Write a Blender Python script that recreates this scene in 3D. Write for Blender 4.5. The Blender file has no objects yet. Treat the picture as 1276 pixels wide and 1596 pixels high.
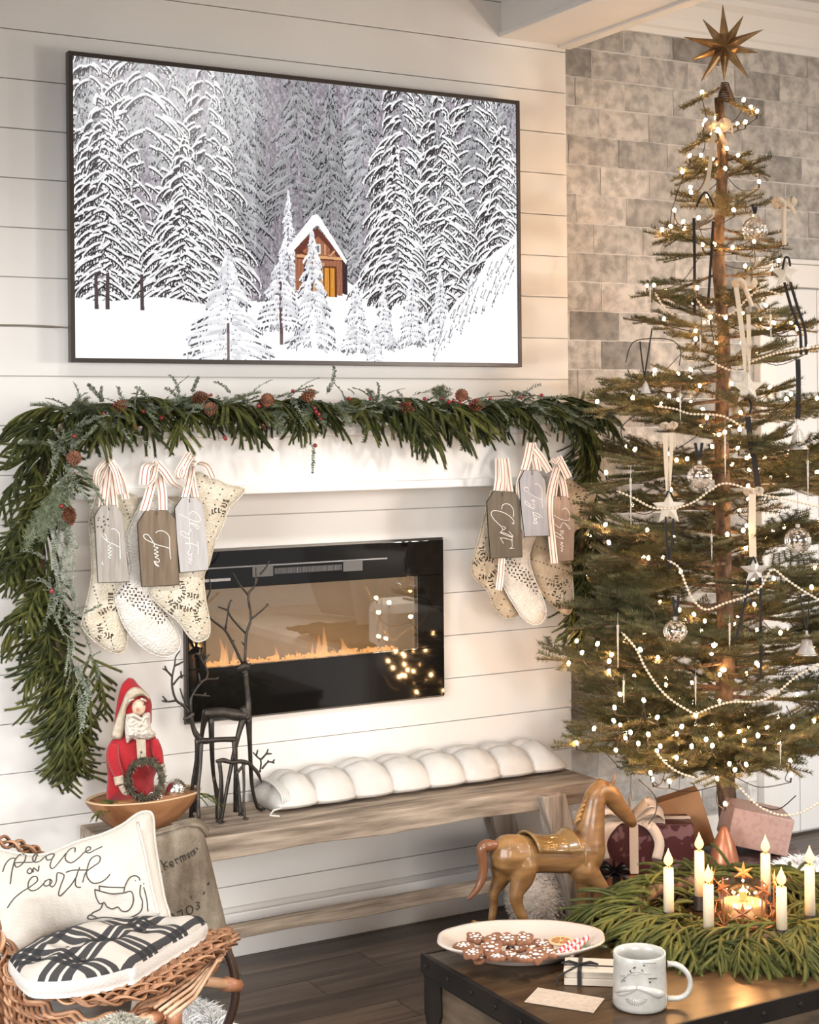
import bpy, bmesh, math, random
import numpy as np
from mathutils import Vector, Matrix, noise as mnoise
R = random.Random(11)
PI = math.pi
# ---------------------------------------------------------------- camera
F = 2450.; CX = 638.; CY = 656.; ROLL = .0089; CAMY = -4.2; CAMZ = 1.54
_a = math.radians(60.3)
FW = Vector((math.cos(_a), math.sin(_a), 0)); RT = Vector((math.sin(_a), -math.cos(_a), 0)); UP = Vector((0, 0, 1))
cr = RT*math.cos(ROLL) - UP*math.sin(ROLL); cu = RT*math.sin(ROLL) + UP*math.cos(ROLL)
cd = bpy.data.cameras.new('camera'); cam = bpy.data.objects.new('camera', cd)
bpy.context.scene.collection.objects.link(cam)
m = Matrix((cr, cu, -FW)).transposed().to_4x4(); m.translation = (0, CAMY, CAMZ); cam.matrix_world = m
cd.sensor_fit = 'AUTO'; cd.sensor_width = 36; cd.lens = F/1596*36; cd.shift_y = -(798-CY)/1596; cd.clip_start = .05
bpy.context.scene.camera = cam
# ---------------------------------------------------------------- world, lights, exposure
sc = bpy.context.scene
sc.view_settings.view_transform = 'Standard'; sc.view_settings.look = 'None'
sc.view_settings.exposure = 0.1; sc.view_settings.gamma = 1; sc.view_settings.use_curve_mapping = False
w = bpy.data.worlds.new('daylight'); sc.world = w; w.use_nodes = True
w.node_tree.nodes['Background'].inputs[0].default_value = (.95, .95, .97, 1)
w.node_tree.nodes['Background'].inputs[1].default_value = .36
def area(name, loc, target, size, power, color, spread=180):
    l = bpy.data.lights.new(name, 'AREA'); l.shape = 'RECTANGLE'; l.size, l.size_y = size; l.energy = power; l.color = color; l.spread = math.radians(spread)
    o = bpy.data.objects.new(name, l); sc.collection.objects.link(o); o.location = loc
    o.rotation_euler = (Vector(target)-Vector(loc)).to_track_quat('-Z', 'Y').to_euler(); return o
area('window_light_left', (-1.5, -2.3, 1.45), (1.9, -.3, -.1), (1.7, 1.2), 33, (.98, .98, 1), 85)
area('window_light_rear', (.6, -6.3, 1.5), (2.2, 0, -1.3), (2.4, 1.2), 41, (1, .98, .96), 72)
area('window_light_right', (5.3, -4.2, 1.6), (2.8, 0, -.4), (1.4, 1.2), 34, (1, .98, .95), 90)
area('floor_lamp_light', (5.1, -1.95, 1.62), (1.2, 0, 1.7), (.12, .12), 14, (1, .93, .84))
area('floor_lamp_light', (3.9, -2.6, 1.70), (1.2, 0, 1.7), (.12, .12), 14, (1, .93, .84))
for _x, _y in ((.5, -2.3), (1.7, -2.3), (2.9, -2.3), (4.1, -2.3)):
    area('added_ceiling_fill', (_x, _y, 3.03), (_x, _y+.3, 0), (.3, .3), 26, (1, .97, .93), 130)  # unseen downlights added to brighten the lower wall
# ---------------------------------------------------------------- pixel ray helpers (1276 x 1596 frame)
def ray(px, py):
    dx = px-CX; dy = CY-py
    u = (dx*math.cos(ROLL)+dy*math.sin(ROLL))/F; v = (-dx*math.sin(ROLL)+dy*math.cos(ROLL))/F
    return FW + RT*u + UP*v
CAM = Vector((0, CAMY, CAMZ))
def Wy(px, py, y): r = ray(px, py); return CAM + r*((y-CAMY)/r.y)
def Gz(px, py, z): r = ray(px, py); return CAM + r*((z-CAMZ)/r.z)
def Pd(px, py, d): return CAM + ray(px, py)*d
# ---------------------------------------------------------------- objects
def link(o): sc.collection.objects.link(o); return o
def tag(o, label=None, cat=None, group=None, kind=None):
    if label: o['label'] = label
    if cat: o['category'] = cat
    if group: o['group'] = group
    if kind: o['kind'] = kind
    return o
def thing(name, label, cat, loc=(0, 0, 0), group=None, rz=0):
    o = link(bpy.data.objects.new(name, None)); o.location = loc; o.rotation_euler.z = rz; o.empty_display_size = .05
    return tag(o, label, cat, group)
class MB:
    def __init__(s): s.v = []; s.f = []; s.m = []; s.c = 0
    def add(s, vs, fs):
        b = len(s.v); s.v.extend([tuple(v) for v in vs]); s.f.extend([tuple(i+b for i in f) for f in fs]); s.m.extend([s.c]*len(fs)); return s
    def box(s, a, b, mt=None):
        x0, y0, z0 = a; x1, y1, z1 = b
        vs = [(x0,y0,z0),(x1,y0,z0),(x1,y1,z0),(x0,y1,z0),(x0,y0,z1),(x1,y0,z1),(x1,y1,z1),(x0,y1,z1)]
        if mt: vs = [mt @ Vector(v) for v in vs]
        return s.add(vs, [(0,3,2,1),(4,5,6,7),(0,1,5,4),(1,2,6,5),(2,3,7,6),(3,0,4,7)])
    def tube(s, path, r, n=8, cap=True, flat=1.0, closed=False, upv=None):
        P = [Vector(p) for p in path]; k = len(P)
        if k < 2: return s
        rr = r if isinstance(r, (list, tuple)) else [r]*k
        t0 = (P[1]-P[0]).normalized()
        nrm = (Vector(upv) if upv else (Vector((0,0,1)) if abs(t0.z) < .9 else Vector((1,0,0))))
        nrm = (nrm - t0*nrm.dot(t0)).normalized(); base = len(s.v)
        for i in range(k):
            if closed: t = P[(i+1) % k]-P[i-1]
            else: t = P[min(i+1, k-1)]-P[max(i-1, 0)]
            if t.length < 1e-9: t = t0
            t = t.normalized(); q = nrm - t*nrm.dot(t)
            if q.length > 1e-6: nrm = q.normalized()
            bn = t.cross(nrm)
            for j in range(n):
                a = 2*PI*j/n; s.v.append(tuple(P[i]+(nrm*math.cos(a)*flat+bn*math.sin(a))*rr[i]))
        seg = k if closed else k-1
        for i in range(seg):
            for j in range(n):
                a = base+i*n+j; b = base+i*n+(j+1) % n; c = base+((i+1) % k)*n+(j+1) % n; d = base+((i+1) % k)*n+j
                s.f.append((a, b, c, d)); s.m.append(s.c)
        if cap and not closed:
            s.f.append(tuple(base+j for j in reversed(range(n)))); s.f.append(tuple(base+(k-1)*n+j for j in range(n))); s.m += [s.c]*2
        return s
    def lathe(s, prof, c=(0,0,0), n=32, axis=None, sx=1, sy=1, fn=None):
        c = Vector(c); base = len(s.v); q = Vector(axis).normalized().to_track_quat('Z','Y') if axis else None
        for r, z in prof:
            for j in range(n):
                a = 2*PI*j/n; rr = r*(fn(a, z, r) if fn else 1)
                p = Vector((rr*math.cos(a)*sx, rr*math.sin(a)*sy, z))
                s.v.append(tuple(c+(q @ p if q else p)))
        for i in range(len(prof)-1):
            for j in range(n):
                a = base+i*n+j; b = base+i*n+(j+1) % n; s.f.append((a, b, b+n, a+n)); s.m.append(s.c)
        s.f.append(tuple(base+j for j in reversed(range(n)))); s.f.append(tuple(base+(len(prof)-1)*n+j for j in range(n))); s.m += [s.c]*2
        return s
    def ball(s, c, r, n=12, sc_=(1,1,1), rot=None):
        c = Vector(c); base = len(s.v); h = n//2
        vs = [Vector((0,0,-1))]+[Vector((math.sin(PI*i/h)*math.cos(2*PI*j/n), math.sin(PI*i/h)*math.sin(2*PI*j/n), -math.cos(PI*i/h))) for i in range(1,h) for j in range(n)]+[Vector((0,0,1))]
        out = []
        for v in vs:
            v = Vector((v.x*sc_[0]*r, v.y*sc_[1]*r, v.z*sc_[2]*r))
            if rot: v = rot @ v
            out.append(c+v)
        fs = [(0, 1+(j+1) % n, 1+j) for j in range(n)]
        for i in range(h-2):
            for j in range(n):
                a = 1+i*n+j; b = 1+i*n+(j+1) % n; fs.append((a, b, b+n, a+n))
        l = len(vs)-1; o = 1+(h-2)*n
        fs += [(l, o+j, o+(j+1) % n) for j in range(n)]
        return s.add(out, fs)
    def prism(s, poly, fn, t):   # polygon in 2D mapped by fn(u,v,h)
        n = len(poly); vs = [fn(u, v, 0) for u, v in poly]+[fn(u, v, t) for u, v in poly]
        return s.add(vs, [tuple(range(n)), tuple(reversed(range(n, 2*n)))]+[((i+1) % n, i, i+n, (i+1) % n+n) for i in range(n)])
    def grid(s, nu, nv, fn, wrap=False):
        vs = [fn(i, j) for j in range(nv) for i in range(nu)]
        fs = [(j*nu+i, j*nu+i+1, (j+1)*nu+i+1, (j+1)*nu+i) for j in range(nv-1) for i in range(nu-1)]
        return s.add(vs, fs)
    def build(s, name, mat, parent=None, smooth=False, recenter=True, bevel=0, remesh=0, smit=6, top=False):
        me = bpy.data.meshes.new(name)
        off = Vector((0,0,0))
        if parent is not None and recenter:
            p = parent
            while p is not None: off += p.location; p = p.parent
        elif top:
            a = np.array(s.v); off = Vector((float(a[:,0].mean()), float(a[:,1].mean()), float(a[:,2].min())))
        me.from_pydata([(v[0]-off.x, v[1]-off.y, v[2]-off.z) for v in s.v], [], s.f)
        mats = mat if isinstance(mat, (list, tuple)) else [mat]
        for mm in mats: me.materials.append(mm)
        if len(mats) > 1: me.polygons.foreach_set('material_index', s.m)
        if remesh:
            tmp = bpy.data.objects.new('tmp', me); sc.collection.objects.link(tmp)
            md = tmp.modifiers.new('r', 'REMESH'); md.mode = 'VOXEL'; md.voxel_size = remesh
            sm = tmp.modifiers.new('s', 'SMOOTH'); sm.iterations = smit; sm.factor = .5
            dg = bpy.context.evaluated_depsgraph_get(); dg.update()
            m2 = bpy.data.meshes.new_from_object(tmp.evaluated_get(dg)); m2.name = name
            bpy.data.objects.remove(tmp); me = m2
            me.materials.clear()
            for mm in mats: me.materials.append(mm)
        if smooth or remesh: me.polygons.foreach_set('use_smooth', [True]*len(me.polygons))
        o = link(bpy.data.objects.new(name, me))
        if parent is not None: o.parent = parent
        elif top: o.location = off
        if bevel:
            b = o.modifiers.new('bevel', 'BEVEL'); b.width = bevel; b.segments = 2; b.limit_method = 'ANGLE'; b.angle_limit = .7
        return o
def place(me, name, parent, loc, rot=None, scale=1):
    o = link(bpy.data.objects.new(name, me)); o.parent = parent; o.location = loc
    if rot is not None:
        if hasattr(rot, 'to_matrix'): o.rotation_mode = 'QUATERNION'; o.rotation_quaternion = rot
        else: o.rotation_euler = rot
    o.scale = (scale,)*3 if not isinstance(scale, (tuple, list)) else scale
    return o
def dup_tree(root, label=None, loc=None, rz=None, scale=None):
    r = link(root.copy())
    if label: r['label'] = label
    if loc is not None: r.location = loc
    if rz is not None: r.rotation_euler.z = rz
    if scale: r.scale = (scale,)*3
    for ch in list(root.children):
        c = link(ch.copy()); c.parent = r
        for g in ch.children: d = link(g.copy()); d.parent = c
    return r
def spl(pts, sub=4):   # Catmull-Rom through tuples of any length
    out = []; n = len(pts)
    if n < 3: 
        return [tuple(a+(b-a)*k/sub for a, b in zip(pts[0], pts[-1])) for k in range(sub+1)]
    for i in range(n-1):
        p0 = pts[max(i-1,0)]; p1 = pts[i]; p2 = pts[i+1]; p3 = pts[min(i+2,n-1)]
        for k in range(sub):
            t = k/sub
            out.append(tuple(.5*((2*b)+(-a+c)*t+(2*a-5*b+4*c-d)*t*t+(-a+3*b-3*c+d)*t**3) for a,b,c,d in zip(p0,p1,p2,p3)))
    out.append(tuple(pts[-1])); return out
# ---------------------------------------------------------------- materials
MATS = {}
def mat(name, col, rough=.6, metal=0, spec=.5, col2=None, nscale=8, nstretch=(1,1,1), ndetail=6, nlo=.35, nhi=.65, bump=0, bscale=None, coat=0,
        trans=0, alpha=1, emit=None, estr=0, rand=None, sheen=0, sss=0, ior=1.45):
    if name in MATS: return MATS[name]
    m = bpy.data.materials.new(name); m.use_nodes = True; nt = m.node_tree; b = nt.nodes['Principled BSDF']
    def S(k, v):
        if k in b.inputs: b.inputs[k].default_value = v
    c4 = (*col, 1); S('Base Color', c4); S('Roughness', rough); S('Metallic', metal); S('Specular IOR Level', spec); S('Coat Weight', coat)
    S('Transmission Weight', trans); S('Alpha', alpha); S('Sheen Weight', sheen); S('Subsurface Weight', sss); S('IOR', ior)
    if sss: S('Subsurface Radius', (.02, .01, .006))
    if emit: S('Emission Color', (*emit, 1)); S('Emission Strength', estr)
    tc = None
    if col2 or bump:
        tc = nt.nodes.new('ShaderNodeTexCoord'); mp = nt.nodes.new('ShaderNodeMapping'); mp.inputs['Scale'].default_value = nstretch
        nt.links.new(tc.outputs['Object'], mp.inputs[0])
        if rand:
            oi = nt.nodes.new('ShaderNodeObjectInfo'); va = nt.nodes.new('ShaderNodeVectorMath'); va.operation = 'ADD'
            mu = nt.nodes.new('ShaderNodeMath'); mu.operation = 'MULTIPLY'; mu.inputs[1].default_value = 37
            nt.links.new(oi.outputs['Random'], mu.inputs[0]); nt.links.new(mp.outputs[0], va.inputs[0]); nt.links.new(mu.outputs[0], va.inputs[1]); vec = va.outputs[0]
        else: vec = mp.outputs[0]
        nz = nt.nodes.new('ShaderNodeTexNoise'); nz.inputs['Scale'].default_value = nscale; nz.inputs['Detail'].default_value = ndetail
        nt.links.new(vec, nz.inputs['Vector'])
    last = None
    if col2:
        rp = nt.nodes.new('ShaderNodeValToRGB'); rp.color_ramp.elements[0].position = nlo; rp.color_ramp.elements[1].position = nhi
        rp.color_ramp.elements[0].color = c4; rp.color_ramp.elements[1].color = (*col2, 1)
        nt.links.new(nz.outputs[0], rp.inputs[0]); last = rp.outputs[0]
    if rand:   # per-object tint ramp
        oi = nt.nodes.new('ShaderNodeObjectInfo'); r2 = nt.nodes.new('ShaderNodeValToRGB'); r2.color_ramp.interpolation = 'CONSTANT' if len(rand) > 3 else 'LINEAR'
        els = r2.color_ramp.elements
        for i, c in enumerate(rand):
            p = i/len(rand) if len(rand) > 3 else i/(len(rand)-1)
            e = els[i] if i < 2 else els.new(p); e.position = p; e.color = (*c, 1)
        nt.links.new(oi.outputs['Random'], r2.inputs[0])
        mx = nt.nodes.new('ShaderNodeMix'); mx.data_type = 'RGBA'; mx.blend_type = 'MULTIPLY'; mx.inputs[0].default_value = 1
        if last: nt.links.new(last, mx.inputs[6])
        else: mx.inputs[6].default_value = c4
        nt.links.new(r2.outputs[0], mx.inputs[7]); last = mx.outputs[2]
    if last: nt.links.new(last, b.inputs['Base Color'])
    if bump:
        n2 = nz
        if bscale:
            n2 = nt.nodes.new('ShaderNodeTexNoise'); n2.inputs['Scale'].default_value = bscale; n2.inputs['Detail'].default_value = 4; nt.links.new(vec, n2.inputs['Vector'])
        bp = nt.nodes.new('ShaderNodeBump'); bp.inputs['Strength'].default_value = bump; bp.inputs['Distance'].default_value = .01
        nt.links.new(n2.outputs[0], bp.inputs['Height']); nt.links.new(bp.outputs[0], b.inputs['Normal'])
    MATS[name] = m; return m
def emitmat(name, col, s):
    m = bpy.data.materials.new(name); m.use_nodes = True; nt = m.node_tree; nt.nodes.clear()
    e = nt.nodes.new('ShaderNodeEmission'); e.inputs[0].default_value = (*col, 1); e.inputs[1].default_value = s
    o = nt.nodes.new('ShaderNodeOutputMaterial'); nt.links.new(e.outputs[0], o.inputs[0]); return m
def glassmat(name, tint, gloss, rough=.02, gcol=(1,1,1)):   # clear pane: see-through with a surface reflection
    m = bpy.data.materials.new(name); m.use_nodes = True; nt = m.node_tree; nt.nodes.clear()
    t = nt.nodes.new('ShaderNodeBsdfTransparent'); t.inputs[0].default_value = (*tint, 1)
    g = nt.nodes.new('ShaderNodeBsdfGlossy'); g.inputs['Roughness'].default_value = rough; g.inputs[0].default_value = (*gcol, 1)
    lw = nt.nodes.new('ShaderNodeLayerWeight'); lw.inputs[0].default_value = .3
    mm = nt.nodes.new('ShaderNodeMath'); mm.operation = 'MULTIPLY_ADD'; mm.inputs[1].default_value = .6; mm.inputs[2].default_value = gloss
    nt.links.new(lw.outputs['Fresnel'], mm.inputs[0])
    x = nt.nodes.new('ShaderNodeMixShader'); o = nt.nodes.new('ShaderNodeOutputMaterial')
    nt.links.new(mm.outputs[0], x.inputs[0]); nt.links.new(t.outputs[0], x.inputs[1]); nt.links.new(g.outputs[0], x.inputs[2]); nt.links.new(x.outputs[0], o.inputs[0]); return m
# inflated cushion-like body from an outline: fn(u, v, h) maps to world, h along thickness
def inflate(poly, step, thick, fn, power=.5, hole=None, ref=None, back=True, extra=None, mb=None):
    P = np.array(poly, float); Q = np.roll(P, -1, 0)
    x0, y0 = P.min(0)-step; x1, y1 = P.max(0)+step
    nx = int((x1-x0)/step)+2; ny = int((y1-y0)/step)+2
    gx, gy = np.meshgrid(x0+np.arange(nx)*step, y0+np.arange(ny)*step)
    X = gx.ravel(); Y = gy.ravel()
    best = np.full(X.shape, 1e9); bx = X.copy(); by = Y.copy(); ins = np.zeros(X.shape, bool)
    for a, b in zip(P, Q):
        d = b-a; L = max((d**2).sum(), 1e-9); t = np.clip(((X-a[0])*d[0]+(Y-a[1])*d[1])/L, 0, 1)
        cx = a[0]+t*d[0]; cy = a[1]+t*d[1]; dd = np.hypot(X-cx, Y-cy); k = dd < best
        best[k] = dd[k]; bx[k] = cx[k]; by[k] = cy[k]
        c = ((a[1] > Y) != (b[1] > Y)); 
        with np.errstate(divide='ignore', invalid='ignore'):
            xi = (b[0]-a[0])*(Y-a[1])/(b[1]-a[1])+a[0]
        ins ^= (c & (X < xi))
    snap = best < step*.72
    keep = ins | snap; X = np.where(snap, bx, X); Y = np.where(snap, by, Y); D = np.where(snap, 0, best)
    ref = ref or max(D.max(), 1e-6)
    H = thick*np.clip(D/ref, 0, 1)**power
    if extra is not None: H = H*np.array([extra(x, y) for x, y in zip(X, Y)])
    mb = mb or MB(); idx = -np.ones(X.shape, int); 
    fr = {}; bk = {}
    for i in np.nonzero(keep)[0]:
        fr[i] = len(mb.v); mb.v.append(tuple(fn(X[i], Y[i], H[i])))
        if back:
            if D[i] <= 0: bk[i] = fr[i]
            else: bk[i] = len(mb.v); mb.v.append(tuple(fn(X[i], Y[i], -H[i]*.8)))
    for j in range(ny-1):
        for i in range(nx-1):
            q = (j*nx+i, j*nx+i+1, (j+1)*nx+i+1, (j+1)*nx+i)
            if all(keep[k] for k in q):
                if sum(1 for k in q if snap[k] and not ins[k]) == 4: continue
                if not (hole and D[q[0]] > 0 and D[q[2]] > 0 and hole(i, j, X[q[0]], Y[q[0]])):
                    mb.f.append(tuple(fr[k] for k in q)); mb.m.append(mb.c)
                if back: mb.f.append(tuple(bk[k] for k in reversed(q))); mb.m.append(mb.c)
    def height(u, v):
        d = 1e9
        for a, b in zip(P, Q):
            e = b-a; L = max((e**2).sum(), 1e-9); t = min(1, max(0, ((u-a[0])*e[0]+(v-a[1])*e[1])/L))
            d = min(d, math.hypot(u-a[0]-t*e[0], v-a[1]-t*e[1]))
        h = thick*min(1, d/ref)**power
        return h*(extra(u, v) if extra else 1)
    return mb, height
def ribbon(mb, path, width, side=None, thick=.0008, wfn=None):   # flat tape along a 3D path
    P = [Vector(p) for p in path]; side = Vector(side) if side is not None else None; b = len(mb.v)
    for i, p in enumerate(P):
        t = (P[min(i+1, len(P)-1)]-P[max(i-1, 0)]).normalized()
        s = side if side is not None else RT
        s = (s-t*s.dot(t)); s = s.normalized() if s.length > 1e-4 else Vector((0,1,0)); n = t.cross(s)
        w_ = (wfn(i/(len(P)-1)) if wfn else 1)*width/2
        for a, c in ((-1,-1),(1,-1),(1,1),(-1,1)): mb.v.append(tuple(p+s*w_*a+n*thick/2*c))
    for i in range(len(P)-1):
        for j in range(4):
            a = b+i*4+j; c = b+i*4+(j+1) % 4; mb.f.append((a, c, c+4, a+4)); mb.m.append(mb.c)
    mb.f.append((b+3, b+2, b+1, b)); e = b+(len(P)-1)*4; mb.f.append((e, e+1, e+2, e+3)); mb.m += [mb.c]*2
    return mb
# ================================================================ ROOM
M_wall = mat('white_paint', (.76, .735, .695), .55, col2=(.72,.695,.655), nscale=3, bump=.02, bscale=60)
M_gap = mat('board_joint_paint', (.66,.63,.59), .9)  # backing seen in the board joints, slightly greyer than the boards
M_trim = mat('trim_paint', (.82,.80,.77), .4)
M_ceil = mat('ceiling_paint', (.70,.68,.65), .8)
M_floor = mat('dark_floor_wood', (.034,.023,.017), .36, col2=(.085,.060,.043), nscale=5, nstretch=(.6,7,1), bump=.05, rand=[(.8,.8,.8),(1.2,1.15,1.1),(1,1,1)])
def struct(o): o['kind'] = 'structure'; return o
FP = (1.655, 2.500, .690, 1.172)   # fireplace outer x0,x1,z0,z1
wb = MB().box((-1.6,.012,0),(2.994,.15,3.05))
# chimney breast core with an opening for the fire
wb = MB(); ox0,ox1,oz0,oz1 = FP[0]+.02,FP[1]-.02,FP[2]+.02,FP[3]-.02
for a,b in (((-1.6,.012,0),(ox0,.30,3.05)),((ox1,.012,0),(2.990,.30,3.05)),((ox0,.012,0),(ox1,.30,oz0)),((ox0,.012,oz1),(ox1,.30,3.05))): wb.box(a,b)
wallb = struct(wb.build('wall_back', M_gap))
z = .135; i = 0
pitch = .1335; z0 = 2.738-20*pitch
rows = []
zz = z0
while zz < 3.05: rows.append((max(zz, .14), min(zz+pitch, 3.05))); zz += pitch
rows = [r for r in rows if r[1]-r[0] > .02]
for a, b in rows:
    fx0, fx1, fz0, fz1 = FP[0]+.01, FP[1]-.01, FP[2]+.01, FP[3]-.01
    pcs = [(-1.6, 2.994, a, b)]
    if a < fz1 and b > fz0:
        pcs = [(-1.6, fx0, a, b), (fx1, 2.994, a, b)]
        if b > fz1: pcs.append((fx0, fx1, fz1, b))
        if a < fz0: pcs.append((fx0, fx1, a, fz0))
    if len(pcs) == 1: MB().box((-1.6, 0, a+.0012), (2.994, .0125, b-.0012)).build('board', M_wall, wallb, bevel=.0015)
    else:
        q = MB()
        q.box((-1.6,0,a+.0012),(fx0,.0125,b-.0012)); q.box((fx1,0,a+.0012),(2.994,.0125,b-.0012))
        if b > fz1: q.box((fx0,0,fz1),(fx1,.0125,b-.0012))
        if a < fz0: q.box((fx0,0,a+.0012),(fx1,.0125,fz0))
        q.build('board', M_wall, wallb)
if True:
    MB().box((2.9905,.0125,.0),(2.996,.15,2.75)).build('corner_bead', M_wall, wallb)
struct(MB().box((-1.6,-.014,0),(2.996,.0,.125)).build('baseboard_back', M_trim, bevel=.003))
# floor with planks
fl = struct(MB().box((-1.6,-6.5,-.06),(5.6,.6,-.012)).build('floor', mat('plank_gap',(.012,.009,.007),.8)))
pl_me = {}
for r_ in range(56):
    y0 = .6-r_*.127; xs = -1.6 - (r_*.53 % 1.2)
    if y0 < -1.9: continue
    while xs < 5.6:
        L = R.choice((1.2,1.5,.9)); x1 = min(xs+L, 5.6); xa = max(xs,-1.6)
        if x1-xa > .05 and x1 > .6: MB().box((xa+.001,y0-.1258,-.03),(x1-.001,y0-.001,0)).build('plank', M_floor, fl)
        xs += L
MB().box((-1.6,-6.5,-.03),(5.6,-2.0,0)).build('plank', M_floor, fl)
# brick wall
M_mortar = mat('pale_mortar', (.64,.615,.58), .95, bump=.3, bscale=80)
bw = struct(MB().box((2.9,.158,0),(5.6,.4,3.05)).build('wall_right', M_mortar))
M_brick = mat('whitewashed_brick', (.34,.325,.305), .9, col2=(.56,.535,.50), nscale=26, nlo=.36, nhi=.62, bump=.6, bscale=55, ndetail=9,
   rand=[(1,1,1),(.86,.85,.84),(1.06,1.04,1.02),(.92,.90,.88),(1.18,1.16,1.14),(.56,.55,.54),(1.02,1.01,1.0),(.76,.75,.74),(1.1,1.08,1.06),(.97,.95,.94),(.95,.94,.93),(1.04,1.03,1.02)])
bms = []
for k in range(5):
    rr = random.Random(k); b = MB(); nx, nz = 9, 5
    L, Hh = .2095, .0958
    def bf(i, j, rr=rr):
        x = (i/(nx-1)-.5)*L; zq = (j/(nz-1)-.5)*Hh
        e = (i in (0,nx-1)) or (j in (0,nz-1))
        return (x+(rr.uniform(-.0016,.0016) if e else 0), (.006 if e else 0)+rr.uniform(-.0012,.0012), zq+(rr.uniform(-.0014,.0014) if e else 0))
    b.grid(nx, nz, bf); b.box((-L/2+.001,.0055,-Hh/2+.001),(L/2-.001,.012,Hh/2-.001))
    bms.append(b.build('tmpb', M_brick, recenter=False))
bmesh_ = [o.data for o in bms]
for o in bms: bpy.data.objects.remove(o)
row = 0; zz = .02; DX0, DX1, DZ = 3.93, 4.75, 2.105
while zz < 2.93:
    x = 2.93-.11*(row % 2)-(.03 if row % 3 == 0 else 0)
    while x < 4.6:
        cx_ = x+.1055
        if cx_ > 2.93 and not (cx_+.10 > DX0 and zz < DZ):
            o = place(bmesh_[R.randrange(5)], 'brick', bw, (cx_, .149+R.uniform(-.001,.003), zz+.048))
            if R.random() < .5: o.scale.x = -1
        elif cx_ > 2.93 and zz < DZ and cx_-.10 < DX0-.04:
            sx = (DX0-(cx_-.104))/.208
            o = place(bmesh_[R.randrange(5)], 'brick', bw, (cx_-.104+sx*.104, .149, zz+.048), scale=(sx,1,1))
        x += .2125
    zz += .0995; row += 1
M_bw2 = M_brick.copy(); M_bw2.name = 'daylit_low_brick'  # lowest bricks whitened: the daylight on them is put into their colour
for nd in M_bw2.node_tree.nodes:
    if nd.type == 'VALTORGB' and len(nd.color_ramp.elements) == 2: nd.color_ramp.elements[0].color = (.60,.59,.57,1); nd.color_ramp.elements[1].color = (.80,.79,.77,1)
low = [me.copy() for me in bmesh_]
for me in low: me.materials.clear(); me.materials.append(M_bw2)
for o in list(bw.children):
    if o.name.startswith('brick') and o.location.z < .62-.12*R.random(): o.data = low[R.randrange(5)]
# door with casing in the brick wall
dr = struct(thing('door_1', None, None, (4.2,.15,0)))
if 'label' in dr: del dr['label']
M_door = mat('door_paint', (.80,.80,.80), .35)
for i in range(7):
    x0 = DX0+.085+i*.105
    MB().box((x0+.0015,.135,.012),(x0+.1035,.155,DZ-.09)).build('door_board', M_door, dr, bevel=.003)
MB().box((DX0,.118,0),(DX0+.082,.157,DZ)).build('casing', M_trim, dr, bevel=.004)
MB().box((DX1,.118,0),(DX1+.082,.157,DZ)).build('casing', M_trim, dr, bevel=.004)
MB().box((DX0+.082,.119,DZ-.085),(DX1,.156,DZ-.001)).build('casing', M_trim, dr, bevel=.004)
MB().box((DX0-.01,.110,DZ),(DX1+.09,.157,DZ+.018)).build('head_trim', M_trim, dr, bevel=.004)
struct(MB().box((2.996,.125,0),(DX0,.148,.125)).build('baseboard_right', M_trim, bevel=.003))
# ceiling, beam, crown
struct(MB().box((-1.6,-6.5,3.05),(5.6,.6,3.12)).build('ceiling', M_ceil))
bm_ = struct(MB().box((2.745,-6.4,2.775),(2.985,.004,3.05)).build('trim_1', M_trim, bevel=.004))
MB().box((2.735,-6.4,2.758),(2.972,.002,2.776)).build('soffit_board', M_trim, bm_, bevel=.003)
MB().box((2.965,-6.4,2.748),(3.012,.0,2.80)).build('soffit_edge', M_trim, bm_, bevel=.004)
cw = MB()
prof = [(.158,2.885),(.140,2.885),(.137,2.905),(.125,2.912),(.118,2.94),(.085,2.985),(.060,3.0),(.055,3.02),(.04,3.025),(.04,3.05),(.158,3.05)]
n = len(prof); cw.add([(2.95,y,z) for y,z in prof]+[(5.6,y,z) for y,z in prof], [tuple(range(n)),tuple(reversed(range(n,2*n)))]+[((i+1)%n,i,i+n,(i+1)%n+n) for i in range(n)])
struct(cw.build('trim_2', M_trim))
# the room's right side (outside the frame; seen mirrored in the fire's glass)
struct(MB().box((5.45,-6.5,0),(5.6,.4,3.05)).build('wall_far_right', mat('beige_paint',(.50,.45,.38),.7)))

# ================================================================ MANTEL
mt = thing('mantel_shelf', 'white painted box mantel shelf on the plank wall above the fireplace', 'mantel', (2.1,-.1,1.34))
MB().box((1.275,-.165,1.362),(2.90,-.001,1.50)).build('apron', M_trim, mt, bevel=.003)
MB().box((1.262,-.182,1.340),(2.915,-.001,1.365)).build('lower_lip', M_trim, mt, bevel=.004)
MB().box((1.255,-.195,1.50),(2.92,-.001,1.528)).build('shelf_board', M_trim, mt, bevel=.004)

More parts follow.
